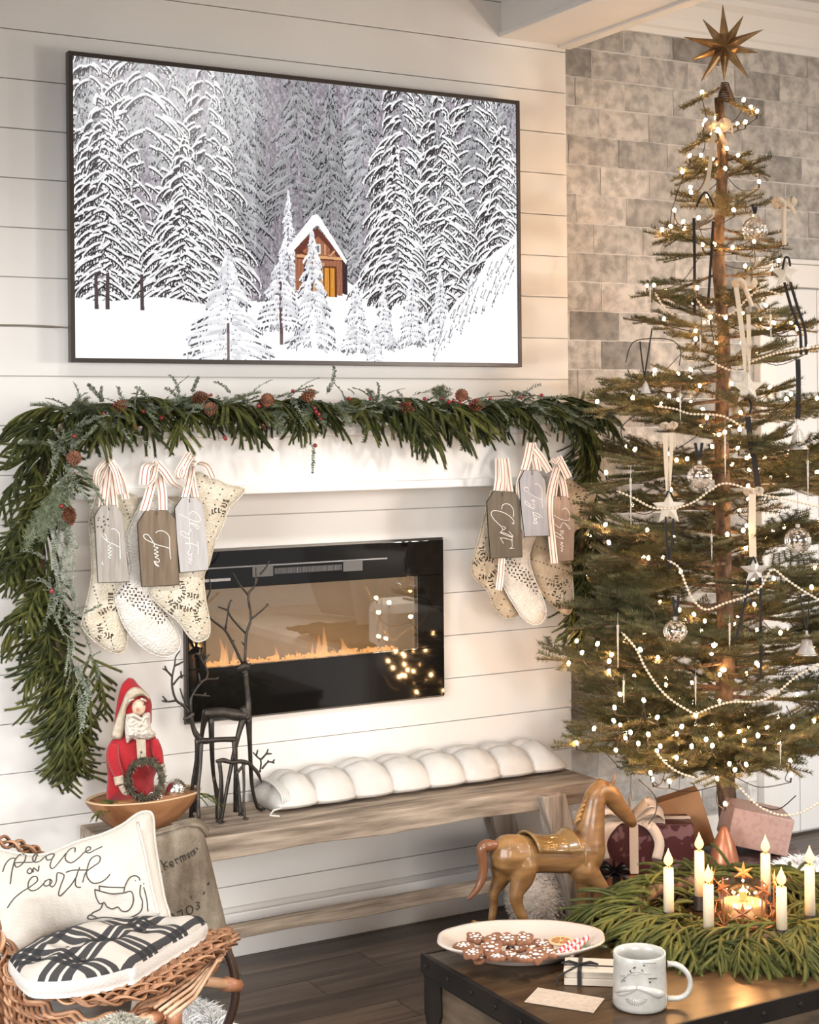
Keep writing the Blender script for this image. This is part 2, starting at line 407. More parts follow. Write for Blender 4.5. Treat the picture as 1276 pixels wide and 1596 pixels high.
# ================================================================ TV
W_, H_ = 1120, 640
def make_picture():
    rg = np.random.default_rng(5); rr = random.Random(5)
    im = np.zeros((H_, W_, 3), np.float32)
    yy = np.linspace(0,1,H_)[:,None]; im[:] = (.80,.78,.80)
    im[:, :, :] = np.array([.62,.59,.62])*1.0
    # soft noise texture for the far forest
    def noise(sx, sy):
        a = rg.random((H_//sy+2, W_//sx+2)); a = np.kron(a, np.ones((sy, sx)))[:H_, :W_]
        return a[..., None]
    im *= .65+.5*noise(2,4)*.6+.35*noise(5,9)
    def seg(x0,y0,x1,y1,w0,w1,c,a=1):
        n = max(2, int(max(abs(x1-x0), abs(y1-y0))/max(.8, min(w0,w1)*.6))+1)
        for k in range(n):
            t = k/(n-1); x = x0+(x1-x0)*t; y = y0+(y1-y0)*t; w = w0+(w1-w0)*t
            xa, xb = int(max(0, x-w)), int(min(W_, x+w+1)); ya, yb = int(max(0, y-w)), int(min(H_, y+w+1))
            if xb > xa and yb > ya: im[ya:yb, xa:xb] = im[ya:yb, xa:xb]*(1-a)+np.array(c)*a
    def tree(cx, top, base, wid, lev=26, snow=.97, dark=.25, dens=1.0, heavy=1.0):
        h = base-top
        for l in range(lev):
            f = (l+.6)/lev; y = top+h*f; ww = wid*(f**.85)*rr.uniform(.75,1.12)
            k = int((4+8*f)*dens)
            for q in range(k):
                s = rr.choice((-1,1)); u = rr.uniform(.12,1); ex = cx+s*ww*u; ey = y+h*.055*(u*1.3)*rr.uniform(.6,1.5)
                sx = cx+s*ww*u*.35; sy = y-h*.02*rr.random()
                d = dark*rr.uniform(.7,1.5); sh = rr.uniform(.78,1.0)*snow
                mx, my = (sx+ex)/2, (sy+ey)/2-h*.012
                seg(mx, my+3.2*heavy, ex, ey+4*heavy, 1.4*heavy, 1.1, (d,d*.95,d*1.0), .85)
                seg(sx, sy, mx, my, 1.6*heavy, 1.9*heavy, (sh,sh,sh*1.01), .9)
                seg(mx, my, ex, ey, 1.9*heavy, 1.1*heavy, (sh,sh,sh*1.01), .95)
                for _ in range(3):   # hanging twigs
                    t = rr.uniform(.3,1); px_ = sx+(ex-sx)*t; py_ = sy+(ey-sy)*t
                    lx = px_+rr.uniform(-5,5)*heavy; ly = py_+rr.uniform(6,13)*heavy
                    seg(px_+1.5, py_+2, lx+1.5, ly, .9, .7, (d,d*.96,d), .7)
                    seg(px_, py_, lx, ly-2, 1.0*heavy, .7, (sh*.97,sh*.97,sh), .85)
    far = [(rr.uniform(0,W_), rr.uniform(-200,60)) for _ in range(30)]
    for x, t in sorted(far, key=lambda q: q[1]): tree(x, t, t+rr.uniform(420,520), rr.uniform(70,110), 24, .74, .16, .9, .9)
    im[:, 420:640] *= .88
    gx = np.arange(W_); gl = 505+10*np.sin(gx/170.)-55*np.exp(-((gx-600)/95.)**2)
    for x in range(W_): y = int(gl[x]); im[y:, x] = (.955,.955,.975)
    def spruce(cx, top, base, wid, lev, sn, lean=0):   # big drooping snow-laden boughs
        h = base-top
        for l in range(lev):
            f = (l+.7)/lev; y = top+h*f; ww = wid*f**.7*rr.uniform(.8,1.1)
            for s in (-1, 1):
                for q in range(4+int(5*f)):
                    u0 = rr.uniform(0,.75)*ww; L = ww*rr.uniform(.25,.5); x0 = cx+s*u0+lean*f; y0 = y+u0*.28+rr.uniform(-8,8); n = 7; px0, py0 = x0, y0
                    for k in range(1, n+1):
                        t = k/n; x1 = x0+s*L*t; y1 = y0+L*(.25*t+.55*t*t); w2 = 3.4*(1-t*.55); v = sn*rr.uniform(.86,1)
                        seg(px0, py0+3.5, x1, y1+4.5, 1.6, 1.3, (.20,.18,.19), .75)
                        seg(px0, py0, x1, y1, w2*.7, w2*.6, (v,v,v), .95)
                        for _ in range(2):
                            e = rr.uniform(5,15); dx = s*rr.uniform(1,5)
                            seg(x1+1.5, y1+2, x1+dx+1.5, y1+e+2, 1.0, .8, (.24,.215,.225), .8); seg(x1, y1, x1+dx, y1+e, 1.0, .7, (v,v,v), .85)
                        px0, py0 = x1, y1
    for c in [(40,-120,480,170),(300,-60,470,120),(160,-160,500,210),(60,60,510,120),(250,140,500,120)]: spruce(*c, 17, .97)
    for c in [(800,-140,450,140),(1000,-160,470,190),(900,-20,480,150),(780,120,470,90),(1080,40,460,120)]: spruce(*c, 17, .98)
    for x in range(0, 420): im[int(512+6*math.sin(x/40)):, x] = (.955,.955,.975)
    for x in (48,72,150): seg(x+rr.uniform(-2,2),460,x,530,3,4,(.32,.28,.28))
    # cabin
    def poly(pts, c, tex=0):
        P = np.array(pts, float); x0,y0 = P.min(0).astype(int); x1,y1 = P.max(0).astype(int)+1
        X, Y = np.meshgrid(np.arange(x0,x1)+.5, np.arange(y0,y1)+.5); I = np.zeros(X.shape, bool)
        for a, b in zip(P, np.roll(P,-1,0)):
            if a[1] == b[1]: continue
            I ^= ((a[1] > Y) != (b[1] > Y)) & (X < (b[0]-a[0])*(Y-a[1])/(b[1]-a[1])+a[0])
        t = 1+tex*(np.sin(X*1.9)+.4*np.sin(X*.7+Y*.1)); I3 = I
        reg = im[y0:y1, x0:x1]; col = np.array(c)[None,None]*t[...,None]; reg[I3] = col[I3]
    tree(500,250,480,45,20,1,.3,1,.8)
    cab = lambda u, v: (498+u*148, 306+v*192)     # unit box -> picture
    C = lambda pts, c, tex=0: poly([cab(*p) for p in pts], c, tex)
    C([(.93,.42),(1.02,.5),(1.02,.94),(.93,.92)], (.25,.19,.20), .12)
    C([(.12,.42),(.5,.14),(.93,.48),(.93,.95),(.12,.9)], (.60,.40,.31), .13)
    C([(.5,.14),(.55,.22),(.16,.50),(.10,.42)], (.40,.24,.20)); C([(.5,.14),(.95,.48),(.93,.54),(.48,.22)], (.40,.24,.20))
    C([(.15,.475),(.93,.485),(.93,.52),(.15,.51)], (.82,.62,.45)); C([(.15,.51),(.93,.52),(.93,.532),(.15,.524)], (.33,.2,.16))
    for u in (.36,.42,.62,.72): C([(u,.30 if u<.5 else .33),(u+.03,.29 if u<.5 else .34),(u+.03,.47),(u,.47)], (.80,.60,.44) if u in (.36,.62) else (.36,.22,.18))
    C([(.2,.42),(.34,.48),(.31,.48),(.18,.45)], (.33,.2,.16)); C([(.70,.47),(.80,.40),(.82,.42),(.73,.48)], (.8,.6,.45))
    C([(.46,.34),(.56,.34),(.56,.46),(.46,.46)], (.86,.87,.86)); C([(.49,.36),(.535,.36),(.535,.44),(.49,.44)], (.45,.45,.47))
    C([(.27,.60),(.42,.60),(.42,.84),(.27,.84)], (.17,.14,.22)); C([(.27,.70),(.42,.69),(.42,.71),(.27,.72)], (.6,.6,.65))
    C([(.42,.56),(.62,.56),(.62,.93),(.42,.9)], (.74,.60,.46), .12)
    C([(.60,.60),(.84,.60),(.84,.97),(.60,.95)], (.40,.24,.16)); C([(.625,.62),(.80,.62),(.80,.97),(.625,.96)], (.80,.55,.25), .08)
    C([(.705,.62),(.72,.62),(.72,.97),(.705,.97)], (.45,.28,.12))
    C([(-.03,.42),(.42,.0),(.5,-.02),(.56,.02),(1.02,.52),(1.0,.57),(.52,.12),(.48,.12),(.02,.50)], (.955,.965,.975))
    for x in range(480, 700): im[int(498+4*math.sin(x/30)):, x] = (.955,.955,.97)
    # near small trees
    tree(350,395,640,125,22,1.0,.28,1.5,1.5); tree(560,330,600,70,22,1,.3,1.1,1.1)
    seg(478,440,480,600,3,3.5,(.38,.3,.3)); tree(478,395,560,70,14,1,.28,1.2,1.3)
    seg(350,560,350,640,2,2.5,(.4,.34,.34))
    for x,t,b,w_ in [(672,455,610,52),(745,470,600,42),(720,560,640,26),(820,430,590,50),(990,420,560,60),(900,420,580,44)]: tree(x,t,b,w_,13,1,.3,1.4,1.1)
    # snowy hill at the right
    for x in range(860, W_):
        y = int(640-((x-860)/260.)**.75*330+8*math.sin(x/17.)); y2 = int(y+rr.uniform(-1,1))
        if y2 < H_: im[y2:, x] = (.965,.965,.985)
    for _ in range(150):
        x = rr.uniform(880,W_-6); f = ((x-860)/260.)**.75; y = 640-f*330+rr.uniform(8, 110)*min(1,f+.2)
        if y < H_-6 and rr.random() < .85:
            L = rr.uniform(8,26); d = rr.uniform(.25,.5)
            seg(x,y,x-L*.5,y+L,1.6,1.0,(d,d,d+.03),.8); seg(x+3,y-1,x+3-L*.5,y+L-3,2,1.5,(1,1,1),.9)
    for _ in range(40):
        x = rr.uniform(0,400); y = rr.uniform(575,632); im[int(y):int(y)+1, int(x):int(x)+3] *= .93
    im[580:, :] = im[580:, :]*.9+.1
    # light veil at upper left
    X, Y = np.meshgrid(np.arange(W_), np.arange(H_)); g = np.exp(-((X-230)/260.)**2-((Y-60)/170.)**2)[...,None]*.35
    im = im*(1-g)+g*np.array([1,1,.985])
    return np.clip(im,0,1)
pic = make_picture(); pic = pic + np.random.default_rng(2).normal(0,.03,pic.shape[:2])[...,None]; pic = np.clip((pic-.5)*1.08+.53,0,1)
img = bpy.data.images.new('winter_forest_picture', W_, H_); px_ = np.ones((H_, W_, 4), np.float32); px_[..., :3] = pic[::-1]; img.pixels.foreach_set(px_.ravel()); img.update(); img.pack()
m = bpy.data.materials.new('screen_picture'); m.use_nodes = True; nt = m.node_tree; nt.nodes.clear()
ti = nt.nodes.new('ShaderNodeTexImage'); ti.image = img; e = nt.nodes.new('ShaderNodeEmission'); e.inputs[1].default_value = 1.0; o = nt.nodes.new('ShaderNodeOutputMaterial')
uv = nt.nodes.new('ShaderNodeUVMap'); uv.uv_map = 'uv'; nt.links.new(uv.outputs[0], ti.inputs[0]); nt.links.new(ti.outputs[0], e.inputs[0]); nt.links.new(e.outputs[0], o.inputs[0])
tv = thing('television', 'large wall television showing a red-brown cabin in a snowy forest', 'television', (2.035,-.04,1.7))
M_blk = mat('black_plastic', (.018,.016,.015), .35)
X0,X1,Z0,Z1 = 1.308,2.765,1.706,2.546
MB().box((X0+.03,-.05,Z0+.03),(X1-.03,-.001,Z1-.03)).build('back_case', M_blk, tv)
fr = MB(); t = .012
for a,b in (((X0,-.072,Z0),(X0+t,-.045,Z1)),((X1-t,-.072,Z0),(X1,-.045,Z1)),((X0+t,-.072,Z0),(X1-t,-.045,Z0+t)),((X0+t,-.072,Z1-t),(X1-t,-.045,Z1))): fr.box(a,b)
fr.build('bezel', mat('bezel_bronze',(.05,.038,.032),.35,metal=.3), tv, bevel=.001)
s = MB().add([(X0+t,-.066,Z0+t),(X1-t,-.066,Z0+t),(X1-t,-.066,Z1-t),(X0+t,-.066,Z1-t)], [(0,1,2,3)]).build('screen', m, tv)
ul = s.data.uv_layers.new(name='uv')
for li, q in enumerate([(0,0),(1,0),(1,1),(0,1)]): ul.data[li].uv = q
cb = MB().tube([Wy(-40,506,-.003), Wy(40,507,-.003), Wy(85,509,-.006), Wy(108,511,-.03)], .0022, 6).build('power_cable', mat('cable_beige',(.22,.18,.13),.6)); tag(cb, 'thin brown cable running along the plank wall into the television', 'cable')

# ================================================================ FIREPLACE
fp = thing('electric_fireplace', 'long black glass electric fireplace set into the white plank wall', 'fireplace', (2.08,0,.69))
x0,x1,z0,z1 = FP; M_gl = mat('black_gloss', (.006,.0055,.005), .06, coat=.6)
gz0, gz1 = z0+.150, z1-.108; gx0, gx1 = x0+.055, x1-.095
f = MB()
for a,b in (((x0,-.022,z0),(x1,-.001,gz0)),((x0,-.022,gz1),(x1,-.001,z1)),((x0,-.022,gz0),(gx0,-.001,gz1)),((gx1,-.022,gz0),(x1,-.001,gz1))): f.box(a,b)
f.build('front_frame', M_gl, fp, bevel=.002)
f = MB()
for a,b in (((x0-.006,-.008,z0-.006),(x1+.006,-.0005,z0)),((x0-.006,-.008,z1),(x1+.006,-.0005,z1+.006)),((x0-.006,-.008,z0),(x0,-.0005,z1)),((x1,-.008,z0),(x1+.006,-.0005,z1))): f.box(a,b)
f.build('edge_trim', mat('edge_steel',(.16,.14,.12),.4,metal=.8), fp)
f = MB()
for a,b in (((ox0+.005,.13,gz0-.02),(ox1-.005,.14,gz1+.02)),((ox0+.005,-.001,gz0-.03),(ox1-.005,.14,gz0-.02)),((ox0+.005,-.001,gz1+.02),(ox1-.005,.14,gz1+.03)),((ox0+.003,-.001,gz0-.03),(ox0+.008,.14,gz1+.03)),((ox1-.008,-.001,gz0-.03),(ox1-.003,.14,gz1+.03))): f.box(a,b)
f.build('firebox', mat('glowing_firebox',(.34,.26,.17),.45,col2=(.46,.36,.25),nscale=3,emit=(.50,.36,.20),estr=.36), fp)  # weak warm glow added, standing in for the beige room mirrored in the glass
MB().box((gx0,-.024,gz0),(gx1,-.019,gz1)).build('glass_pane', glassmat('fire_glass', (.80,.76,.70), .16, .01), fp)
MB().box((x0+.03,-.0235,z1-.050),(x1-.2,-.0215,z1-.046)).build('grille_edge', mat('grey_steel',(.25,.25,.25),.3,metal=.9), fp)
gr = MB(); 
for i in range(46): gr.box((x0+.27+i*.0048,-.0262,z1-.075),(x0+.2722+i*.0048,-.0215,z1-.058))
gr.build('vent_grille', mat('vent_grey',(.13,.125,.12),.4), fp)
MB().box((x0+.20,-.0245,z1-.080),(x0+.265,-.0215,z1-.048)).build('vent_end', mat('vent_end_grey',(.10,.095,.09),.35), fp)
MB().box((x0+.495,-.0245,z1-.080),(x0+.56,-.0215,z1-.048)).build('vent_end', MATS['vent_end_grey'], fp)
MB().box((x0+.02,-.0265,z1-.086),(x0+.13,-.0215,z1-.078)).build('chrome_bar', mat('brushed_steel',(.55,.55,.55),.25,metal=1), fp)
# ember bed of crushed glass, and flames
em = emitmat('ember_glow', (1,.62,.26), 1.6); cr_ = MB(); rr = random.Random(3)
for i in range(420):
    p = Vector((rr.uniform(gx0+.01,gx1-.03), rr.uniform(.03,.075), gz0-.012+rr.uniform(0,.016))); q = Matrix.Rotation(rr.uniform(0,3),3,Vector((rr.random(),rr.random(),1)).normalized()); a = rr.uniform(.003,.006)
    cr_.add([p+q@Vector(v)*a for v in ((1,0,0),(-1,0,0),(0,1,0),(0,-1,0),(0,0,1),(0,0,-1))], [(0,2,4),(2,1,4),(1,3,4),(3,0,4),(2,0,5),(1,2,5),(3,1,5),(0,3,5)])
tag(cr_.build('crushed_glass_embers', mat('amber_glass',(.9,.55,.25),.2,emit=(1,.55,.2),estr=1.2), fp), kind='stuff')
MB().box((gx0+.005,.085,gz0-.018),(gx1-.025,.09,gz0-.012)).build('ember_strip', em, fp)
# soft flame: emission fading with height and rim
fm = bpy.data.materials.new('flame'); fm.use_nodes = True; nt = fm.node_tree; nt.nodes.clear()
tcn = nt.nodes.new('ShaderNodeTexCoord'); sp = nt.nodes.new('ShaderNodeSeparateXYZ'); nt.links.new(tcn.outputs['Generated'], sp.inputs[0])
r1 = nt.nodes.new('ShaderNodeValToRGB'); r1.color_ramp.elements[0].color = (1,.66,.30,1); r1.color_ramp.elements[1].color = (1,.35,.10,1); nt.links.new(sp.outputs[2], r1.inputs[0])
ee = nt.nodes.new('ShaderNodeEmission'); ee.inputs[1].default_value = 1.9; nt.links.new(r1.outputs[0], ee.inputs[0])
lw = nt.nodes.new('ShaderNodeLayerWeight'); lw.inputs[0].default_value = .45; tr = nt.nodes.new('ShaderNodeBsdfTransparent'); mx = nt.nodes.new('ShaderNodeMixShader')
ml = nt.nodes.new('ShaderNodeMath'); ml.operation = 'MAXIMUM'; nt.links.new(lw.outputs['Facing'], ml.inputs[0]); 
r3 = nt.nodes.new('ShaderNodeMapRange'); r3.inputs[3].default_value = .15; r3.inputs[4].default_value = .95; nt.links.new(sp.outputs[2], r3.inputs[0]); nt.links.new(r3.outputs[0], ml.inputs[1])
nt.links.new(ml.outputs[0], mx.inputs[0]); nt.links.new(ee.outputs[0], mx.inputs[1]); nt.links.new(tr.outputs[0], mx.inputs[2]); oo = nt.nodes.new('ShaderNodeOutputMaterial'); nt.links.new(mx.outputs[0], oo.inputs[0])
for px0, py0, py1, wd in [(345,1046,990,9),(353,1046,1000,7),(366,1044,1005,7),(430,1036,1005,7),(462,1034,1010,6),(478,1032,1015,6),(497,1030,985,9),(505,1028,972,8),(487,1031,1000,6),(533,1026,990,8),(540,1026,1002,6),(520,1027,1008,5)]:
    a = Wy(px0,py0,.055); b = Wy(px0,py1,.055); hgt = b.z-a.z; r0 = wd*1.25/2450*4.7/2; bend = R.uniform(-.004,.008)
    MB().tube([Vector((a.x+bend*math.sin(k/8*4), .055, a.z+hgt*k/8)) for k in range(9)], [r0*v for v in (.45,.85,1,.9,.7,.5,.33,.18,.03)], 10).build('flame', fm, fp, smooth=True)
# ================================================================ FOLIAGE MESHES
M_fir = mat('fir_needles', (.050,.060,.024), .5, col2=(.165,.158,.072), nscale=14, rand=[(.75,.75,.7),(1.2,1.15,1.05)], spec=.4)
M_bark = mat('fir_bark', (.045,.026,.015), .85, col2=(.17,.105,.060), nscale=55, bump=.9, nstretch=(1,1,.5))
M_ced = mat('pine_sprig_green', (.018,.025,.008), .65, spec=.25, col2=(.082,.092,.028), nscale=26, rand=[(.50,.55,.55),(1.6,1.45,1.15)])
M_frost = mat('frosted_leaf', (.07,.09,.055), .7, col2=(.30,.325,.25), nscale=60, rand=[(.8,.8,.8),(1.1,1.1,1.1)])
def needle_seg(mb, a, b, nl, dens, rr, up=Vector((0,0,1)), w=.0011, rows=5, fwd=.75, droop=0):
    d = b-a; L = d.length
    if L < 1e-5: return
    t = d/L; s = t.cross(up); s = s.normalized() if s.length > 1e-3 else Vector((0,1,0)); u = s.cross(t)
    n = int(L*dens)
    for i in range(n):
        p = a+t*(L*(i+rr.random())/n)
        for k in range(rows):
            if rows == 5: ang = (-.15,.35,1.57,2.8,3.3)[k]+rr.uniform(-.3,.3)
            else: ang = 2*PI*(k+rr.random())/rows
            o = s*math.cos(ang)+u*math.sin(ang); ln = nl*rr.uniform(.75,1.1)*(1 if abs(math.cos(ang)) > .5 or rows != 5 else .75)
            tip = p+(o+t*fwd).normalized()*ln; q = t*w if rows == 5 else o.cross(t).normalized()*w
            mb.v += [tuple(p-q), tuple(p+q), tuple(tip)]; c = len(mb.v); mb.f.append((c-3, c-2, c-1)); mb.m.append(mb.c)
def fir_branch(L, seed):
    rr = random.Random(seed); mb = MB(); N = 12
    def stem(t): return Vector((L*t, L*.04*math.sin(t*5+seed), L*(.10*t*t-.05*t)))
    pts = [stem(i/N) for i in range(N+1)]
    mb.c = 1; mb.tube(pts, [.0016+.0045*(1-i/N)*min(1,L/.4) for i in range(N+1)], 5); mb.c = 0
    for i in range(2, N): needle_seg(mb, pts[i], pts[i+1], .019, 260, rr, w=.0014, fwd=.6)
    def twig(p, d, l, lev):
        k = max(2, int(l/.03)); q = p; dd = d
        for j in range(k):
            n_ = q+dd*(l/k); needle_seg(mb, q, n_, .0185, 270, rr, w=.0014, fwd=.6)
            mb.c = 1; mb.tube([q, n_], [.0014,.0011], 3, cap=False); mb.c = 0
            if lev == 0 and j > 0 and l > .10:
                for s in (-1, 1):
                    if rr.random() < .75:
                        e = Matrix.Rotation(s*rr.uniform(.55,.85), 3, 'Z') @ dd; twig(n_, e, l*(1-j/k)*.5+.02, 1)
            q = n_; dd = (dd+Vector((0,0,.03))+Vector((rr.uniform(-.06,.06),rr.uniform(-.06,.06),rr.uniform(-.04,.04)))).normalized()
    nn = max(3, int(L/.070))
    for i in range(nn):
        t = .22+.72*i/nn
        for s in (-1, 1):
            if rr.random() < .88:
                a = s*rr.uniform(.70,.95); dirv = Vector((math.cos(a), math.sin(a), rr.uniform(-.12,.16))).normalized()
                twig(stem(t+rr.uniform(-.02,.02)), dirv, L*(1-t)*rr.uniform(.42,.62)+.025, 0)
    o = mb.build('fir_tmp', [M_fir, M_bark], recenter=False); me = o.data; bpy.data.objects.remove(o); return me
FIR = {L: [fir_branch(L, int(L*100)+k) for k in range(3)] for L in (.12,.22,.34,.46,.58)}
def sprig_mesh(L, seed, fingers=10, flen=.10):   # drooping rope-like greenery
    rr = random.Random(seed); mb = MB()
    def rope(p, d, l, r0, g=.10):
        k = max(3, int(l/.016)); q = p; dd = d.normalized(); P = [q]
        for j in range(k):
            dd = (dd+Vector((0,0,-g))+Vector((rr.uniform(-.07,.07),rr.uniform(-.07,.07),0))).normalized(); n_ = q+dd*(l/k); P.append(n_); q = n_
        mb.tube(P, [r0*(.55+.45*math.sin(PI*min(.95,(i+1.2)/(k+1.6)))) for i in range(k+1)], 5)
        for j in range(k): needle_seg(mb, P[j], P[j+1], r0*3.0, 420, rr, rows=5, fwd=1.6, w=.0011); needle_seg(mb, P[j], P[j+1], r0*2.6, 320, rr, rows=4, fwd=1.7, w=.0011)
        return P
    P = rope(Vector((0,0,0)), Vector((1,0,.1)), L, .0046, .085)
    for i in range(fingers):
        t = (i+1)/(fingers+1); p = P[int(t*(len(P)-1))]; d0 = (P[min(int(t*(len(P)-1))+1,len(P)-1)]-p)
        s = 1 if i % 2 else -1; d0 = d0.normalized() if d0.length > 0 else Vector((1,0,0))
        rope(p, Matrix.Rotation(s*rr.uniform(.45,.8),3,'Z') @ d0+Vector((0,0,rr.uniform(-.15,.2))), flen*rr.uniform(.75,1.25)*(1.15-.5*t), .0042, .12)
    o = mb.build('sprig_tmp', M_ced, recenter=False); me = o.data; bpy.data.objects.remove(o); return me
SPR = [sprig_mesh(.15+.02*(k % 3), 40+k) for k in range(6)]
def leaf_mesh(L, seed, lw=.0055, ll=.015, drp=.03):
    rr = random.Random(seed); mb = MB(); q = Vector((0,0,0)); d = Vector((1,0,.15)).normalized(); k = int(L/.008); P = [q]
    for j in range(k): d = (d+Vector((0,rr.uniform(-.1,.1),-drp+rr.uniform(-.05,.05)))).normalized(); q = q+d*.008; P.append(q)
    mb.tube(P, .0009, 4)
    for j in range(1, k+1):
        for s in (-1,1,0):
            if s == 0 and rr.random() < .5: continue
            t = (P[j]-P[j-1]).normalized(); a = rr.uniform(.5,1.1)*s; e = Matrix.Rotation(a,3,'Z') @ t + Vector((0,0,rr.uniform(-.2,.6))); e.normalize()
            w_ = e.cross(Vector((rr.uniform(-.4,.4),rr.uniform(-.4,.4),1))).normalized(); n_ = e.cross(w_)*.0015; l = ll*rr.uniform(.7,1.1)*(1-.4*j/k); b = P[j]
            vs = [b, b+e*l*.35+w_*lw*.5, b+e*l*.75+w_*lw*.42, b+e*l, b+e*l*.75-w_*lw*.42, b+e*l*.35-w_*lw*.5, b+e*l*.5+n_]
            mb.add(vs, [(0,1,6),(1,2,6),(2,3,6),(3,4,6),(4,5,6),(5,0,6)])
    o = mb.build('leaf_tmp', M_frost, recenter=False); me = o.data; bpy.data.objects.remove(o); return me
LEAF = [leaf_mesh(.13, 60), leaf_mesh(.10, 61, .007, .012), leaf_mesh(.15, 62, .004, .018)]
def frost_fir(seed):
    rr = random.Random(seed); mb = MB(); L = .15
    P = [Vector((L*i/8, .006*math.sin(i), -.03*(i/8)**2)) for i in range(9)]; mb.tube(P, .0014, 4)
    for i in range(8): needle_seg(mb, P[i], P[i+1], .015, 260, rr, w=.0009)
    for i in range(1,8):
        for s in (-1,1):
            e = Vector((math.cos(.7*s), math.sin(.7*s), rr.uniform(-.1,.2))).normalized(); l = .055*(1-i/10); needle_seg(mb, P[i], P[i]+e*l, .014, 260, rr, w=.0009); mb.tube([P[i],P[i]+e*l], .001, 3)
    o = mb.build('ff_tmp', mat('frosted_fir', (.06,.085,.04), .7, col2=(.22,.25,.16), nscale=50), recenter=False); me = o.data; bpy.data.objects.remove(o); return me
FROST = [frost_fir(70), frost_fir(71)]
def cone_mesh(n=7, L=.055, W=.018):
    mb = MB(); mb.ball((0,0,L*.45), W*.38, 8, (1,1,L/W*1.1))
    for i in range(11):
        t = (i+.5)/11; r = W*math.sin(PI*min(1,(t*.86+.12)))*1.0; 
        for j in range(n):
            a = 2*PI*(j+.5*(i%2))/n; o = Vector((math.cos(a), math.sin(a), 0)); tn = Vector((-math.sin(a), math.cos(a), 0)); z = L*t
            b = Vector((0,0,z)); p = o*r; w_ = .0052
            vs = [b+o*r*.4-tn*w_*.7, b+o*r*.4+tn*w_*.7, b+p*1.05+tn*w_+Vector((0,0,-.001)), b+p*1.28+Vector((0,0,.0005)), b+p*1.05-tn*w_+Vector((0,0,-.001)), b+p*.85+Vector((0,0,.0035))]
            mb.add(vs, [(0,1,5),(1,2,5),(2,3,5),(3,4,5),(4,0,5),(0,4,3,2,1)])
    return mb
M_cone = mat('pinecone_brown', (.085,.028,.015), .6, col2=(.26,.105,.05), nscale=60)
o = cone_mesh().build('c_tmp', M_cone, recenter=False); CONE = o.data; bpy.data.objects.remove(o)
M_berry = mat('red_berry', (.22,.012,.014), .3, coat=.4)
o = MB().ball((0,0,0), .0052, 10).build('b_tmp', M_berry, recenter=False, smooth=True); BERRY = o.data; bpy.data.objects.remove(o)
def q_dir(d, roll=0):   # rotation taking +X to d, keeping +Z up
    d = Vector(d).normalized(); z = Vector((0,0,1)) if abs(d.z) < .75 else Vector((0,-1,0)); y = z.cross(d); y = y.normalized() if y.length > 1e-3 else Vector((0,1,0)); z = d.cross(y)
    mt_ = Matrix((d, y, z)).transposed(); return (Matrix.Rotation(roll, 3, d) @ mt_).to_quaternion()

# ================================================================ TREE
TX, TY = 3.211, -.50
tree = thing('fir_tree', 'tall sparse decorated fir tree standing in the corner before the brick wall', 'tree', (TX,TY,0))
T = lambda x, y, z: (x-TX, y-TY, z)
rt_ = random.Random(21)
tk = MB(); P = [Vector((TX+.006*math.sin(i*.9), TY+.006*math.cos(i*1.3), .06+2.46*i/24)) for i in range(25)]
tk.tube(P, [.030-.016*(i/24)**1.3+.0018*math.sin(i*2.1) for i in range(25)], 12)
tk.build('trunk', M_bark, tree, smooth=True)
def Rz(z):   # crown radius by height
    pts = [(.30,.30),(.50,.44),(.62,.56),(.90,.58),(1.2,.54),(1.5,.46),(1.75,.36),(1.95,.28),(2.15,.20),(2.3,.13),(2.42,.09),(2.55,.05)]
    for (a, ra), (b, rb) in zip(pts, pts[1:]):
        if z <= b: return ra+(rb-ra)*max(0,(z-a))/(b-a)
    return .05
BR = []; zq = .56; lay = 0
while zq < 2.46:
    rad = Rz(zq); n = 7 if rad > .4 else (5 if rad > .2 else 3); a0 = rt_.uniform(0,6.28)
    for k in range(n):
        az = a0+2*PI*k/n+rt_.uniform(-.25,.25); r = rad*rt_.uniform(.78,1.12)
        BR.append((zq+rt_.uniform(-.045,.045), az, r, rt_.uniform(-.08,.14)+(.30 if rad < .22 else .0)-(.0 if zq < .6 else 0)))
    if rad > .3:
        for k in range(2): BR.append((zq+.06+rt_.uniform(-.02,.02), rt_.uniform(0,6.28), rad*rt_.uniform(.3,.55), rt_.uniform(0,.4)))
    zq += .125 if rad > .25 else .095; lay += 1
# branches aimed at silhouettes the photo shows at the left edge
for px0, py0, z_ in [(838,1030,.80),(857,1163,.60),(925,592,1.66),(978,465,1.98),(905,640,1.60),(1010,385,2.16),(1062,235,2.42),(1042,300,2.34),(1064,168,2.55),(1186,178,2.52),(1215,285,2.36),(905,880,1.12),(880,980,.98),(900,760,1.42),(885,1090,.72),(1225,380,2.12),(1276,520,1.86)]:
    tp = Pd(px0, py0, 4.72 if py0 < 500 else 4.62); d = tp-Vector((TX,TY,z_))
    BR.append((z_, math.atan2(d.y,d.x), math.hypot(d.x,d.y), math.atan2(d.z-.05*d.length, math.hypot(d.x,d.y))))
for px0, py0, z_, dd in [(1060,1228,.60,4.42),(1125,1240,.58,4.36),(1000,1195,.62,4.45),(935,1150,.66,4.5),(1195,1222,.60,4.4),(1255,1225,.60,4.5),(1090,1200,.66,4.3),(1160,1190,.66,4.3),(960,1095,.72,4.5),(1035,1170,.66,4.42),(1235,1180,.66,4.45)]:
    tp = Pd(px0, py0, dd); d = tp-Vector((TX,TY,z_)); BR.append((z_, math.atan2(d.y,d.x), math.hypot(d.x,d.y), math.atan2(d.z, math.hypot(d.x,d.y))))
tips = []
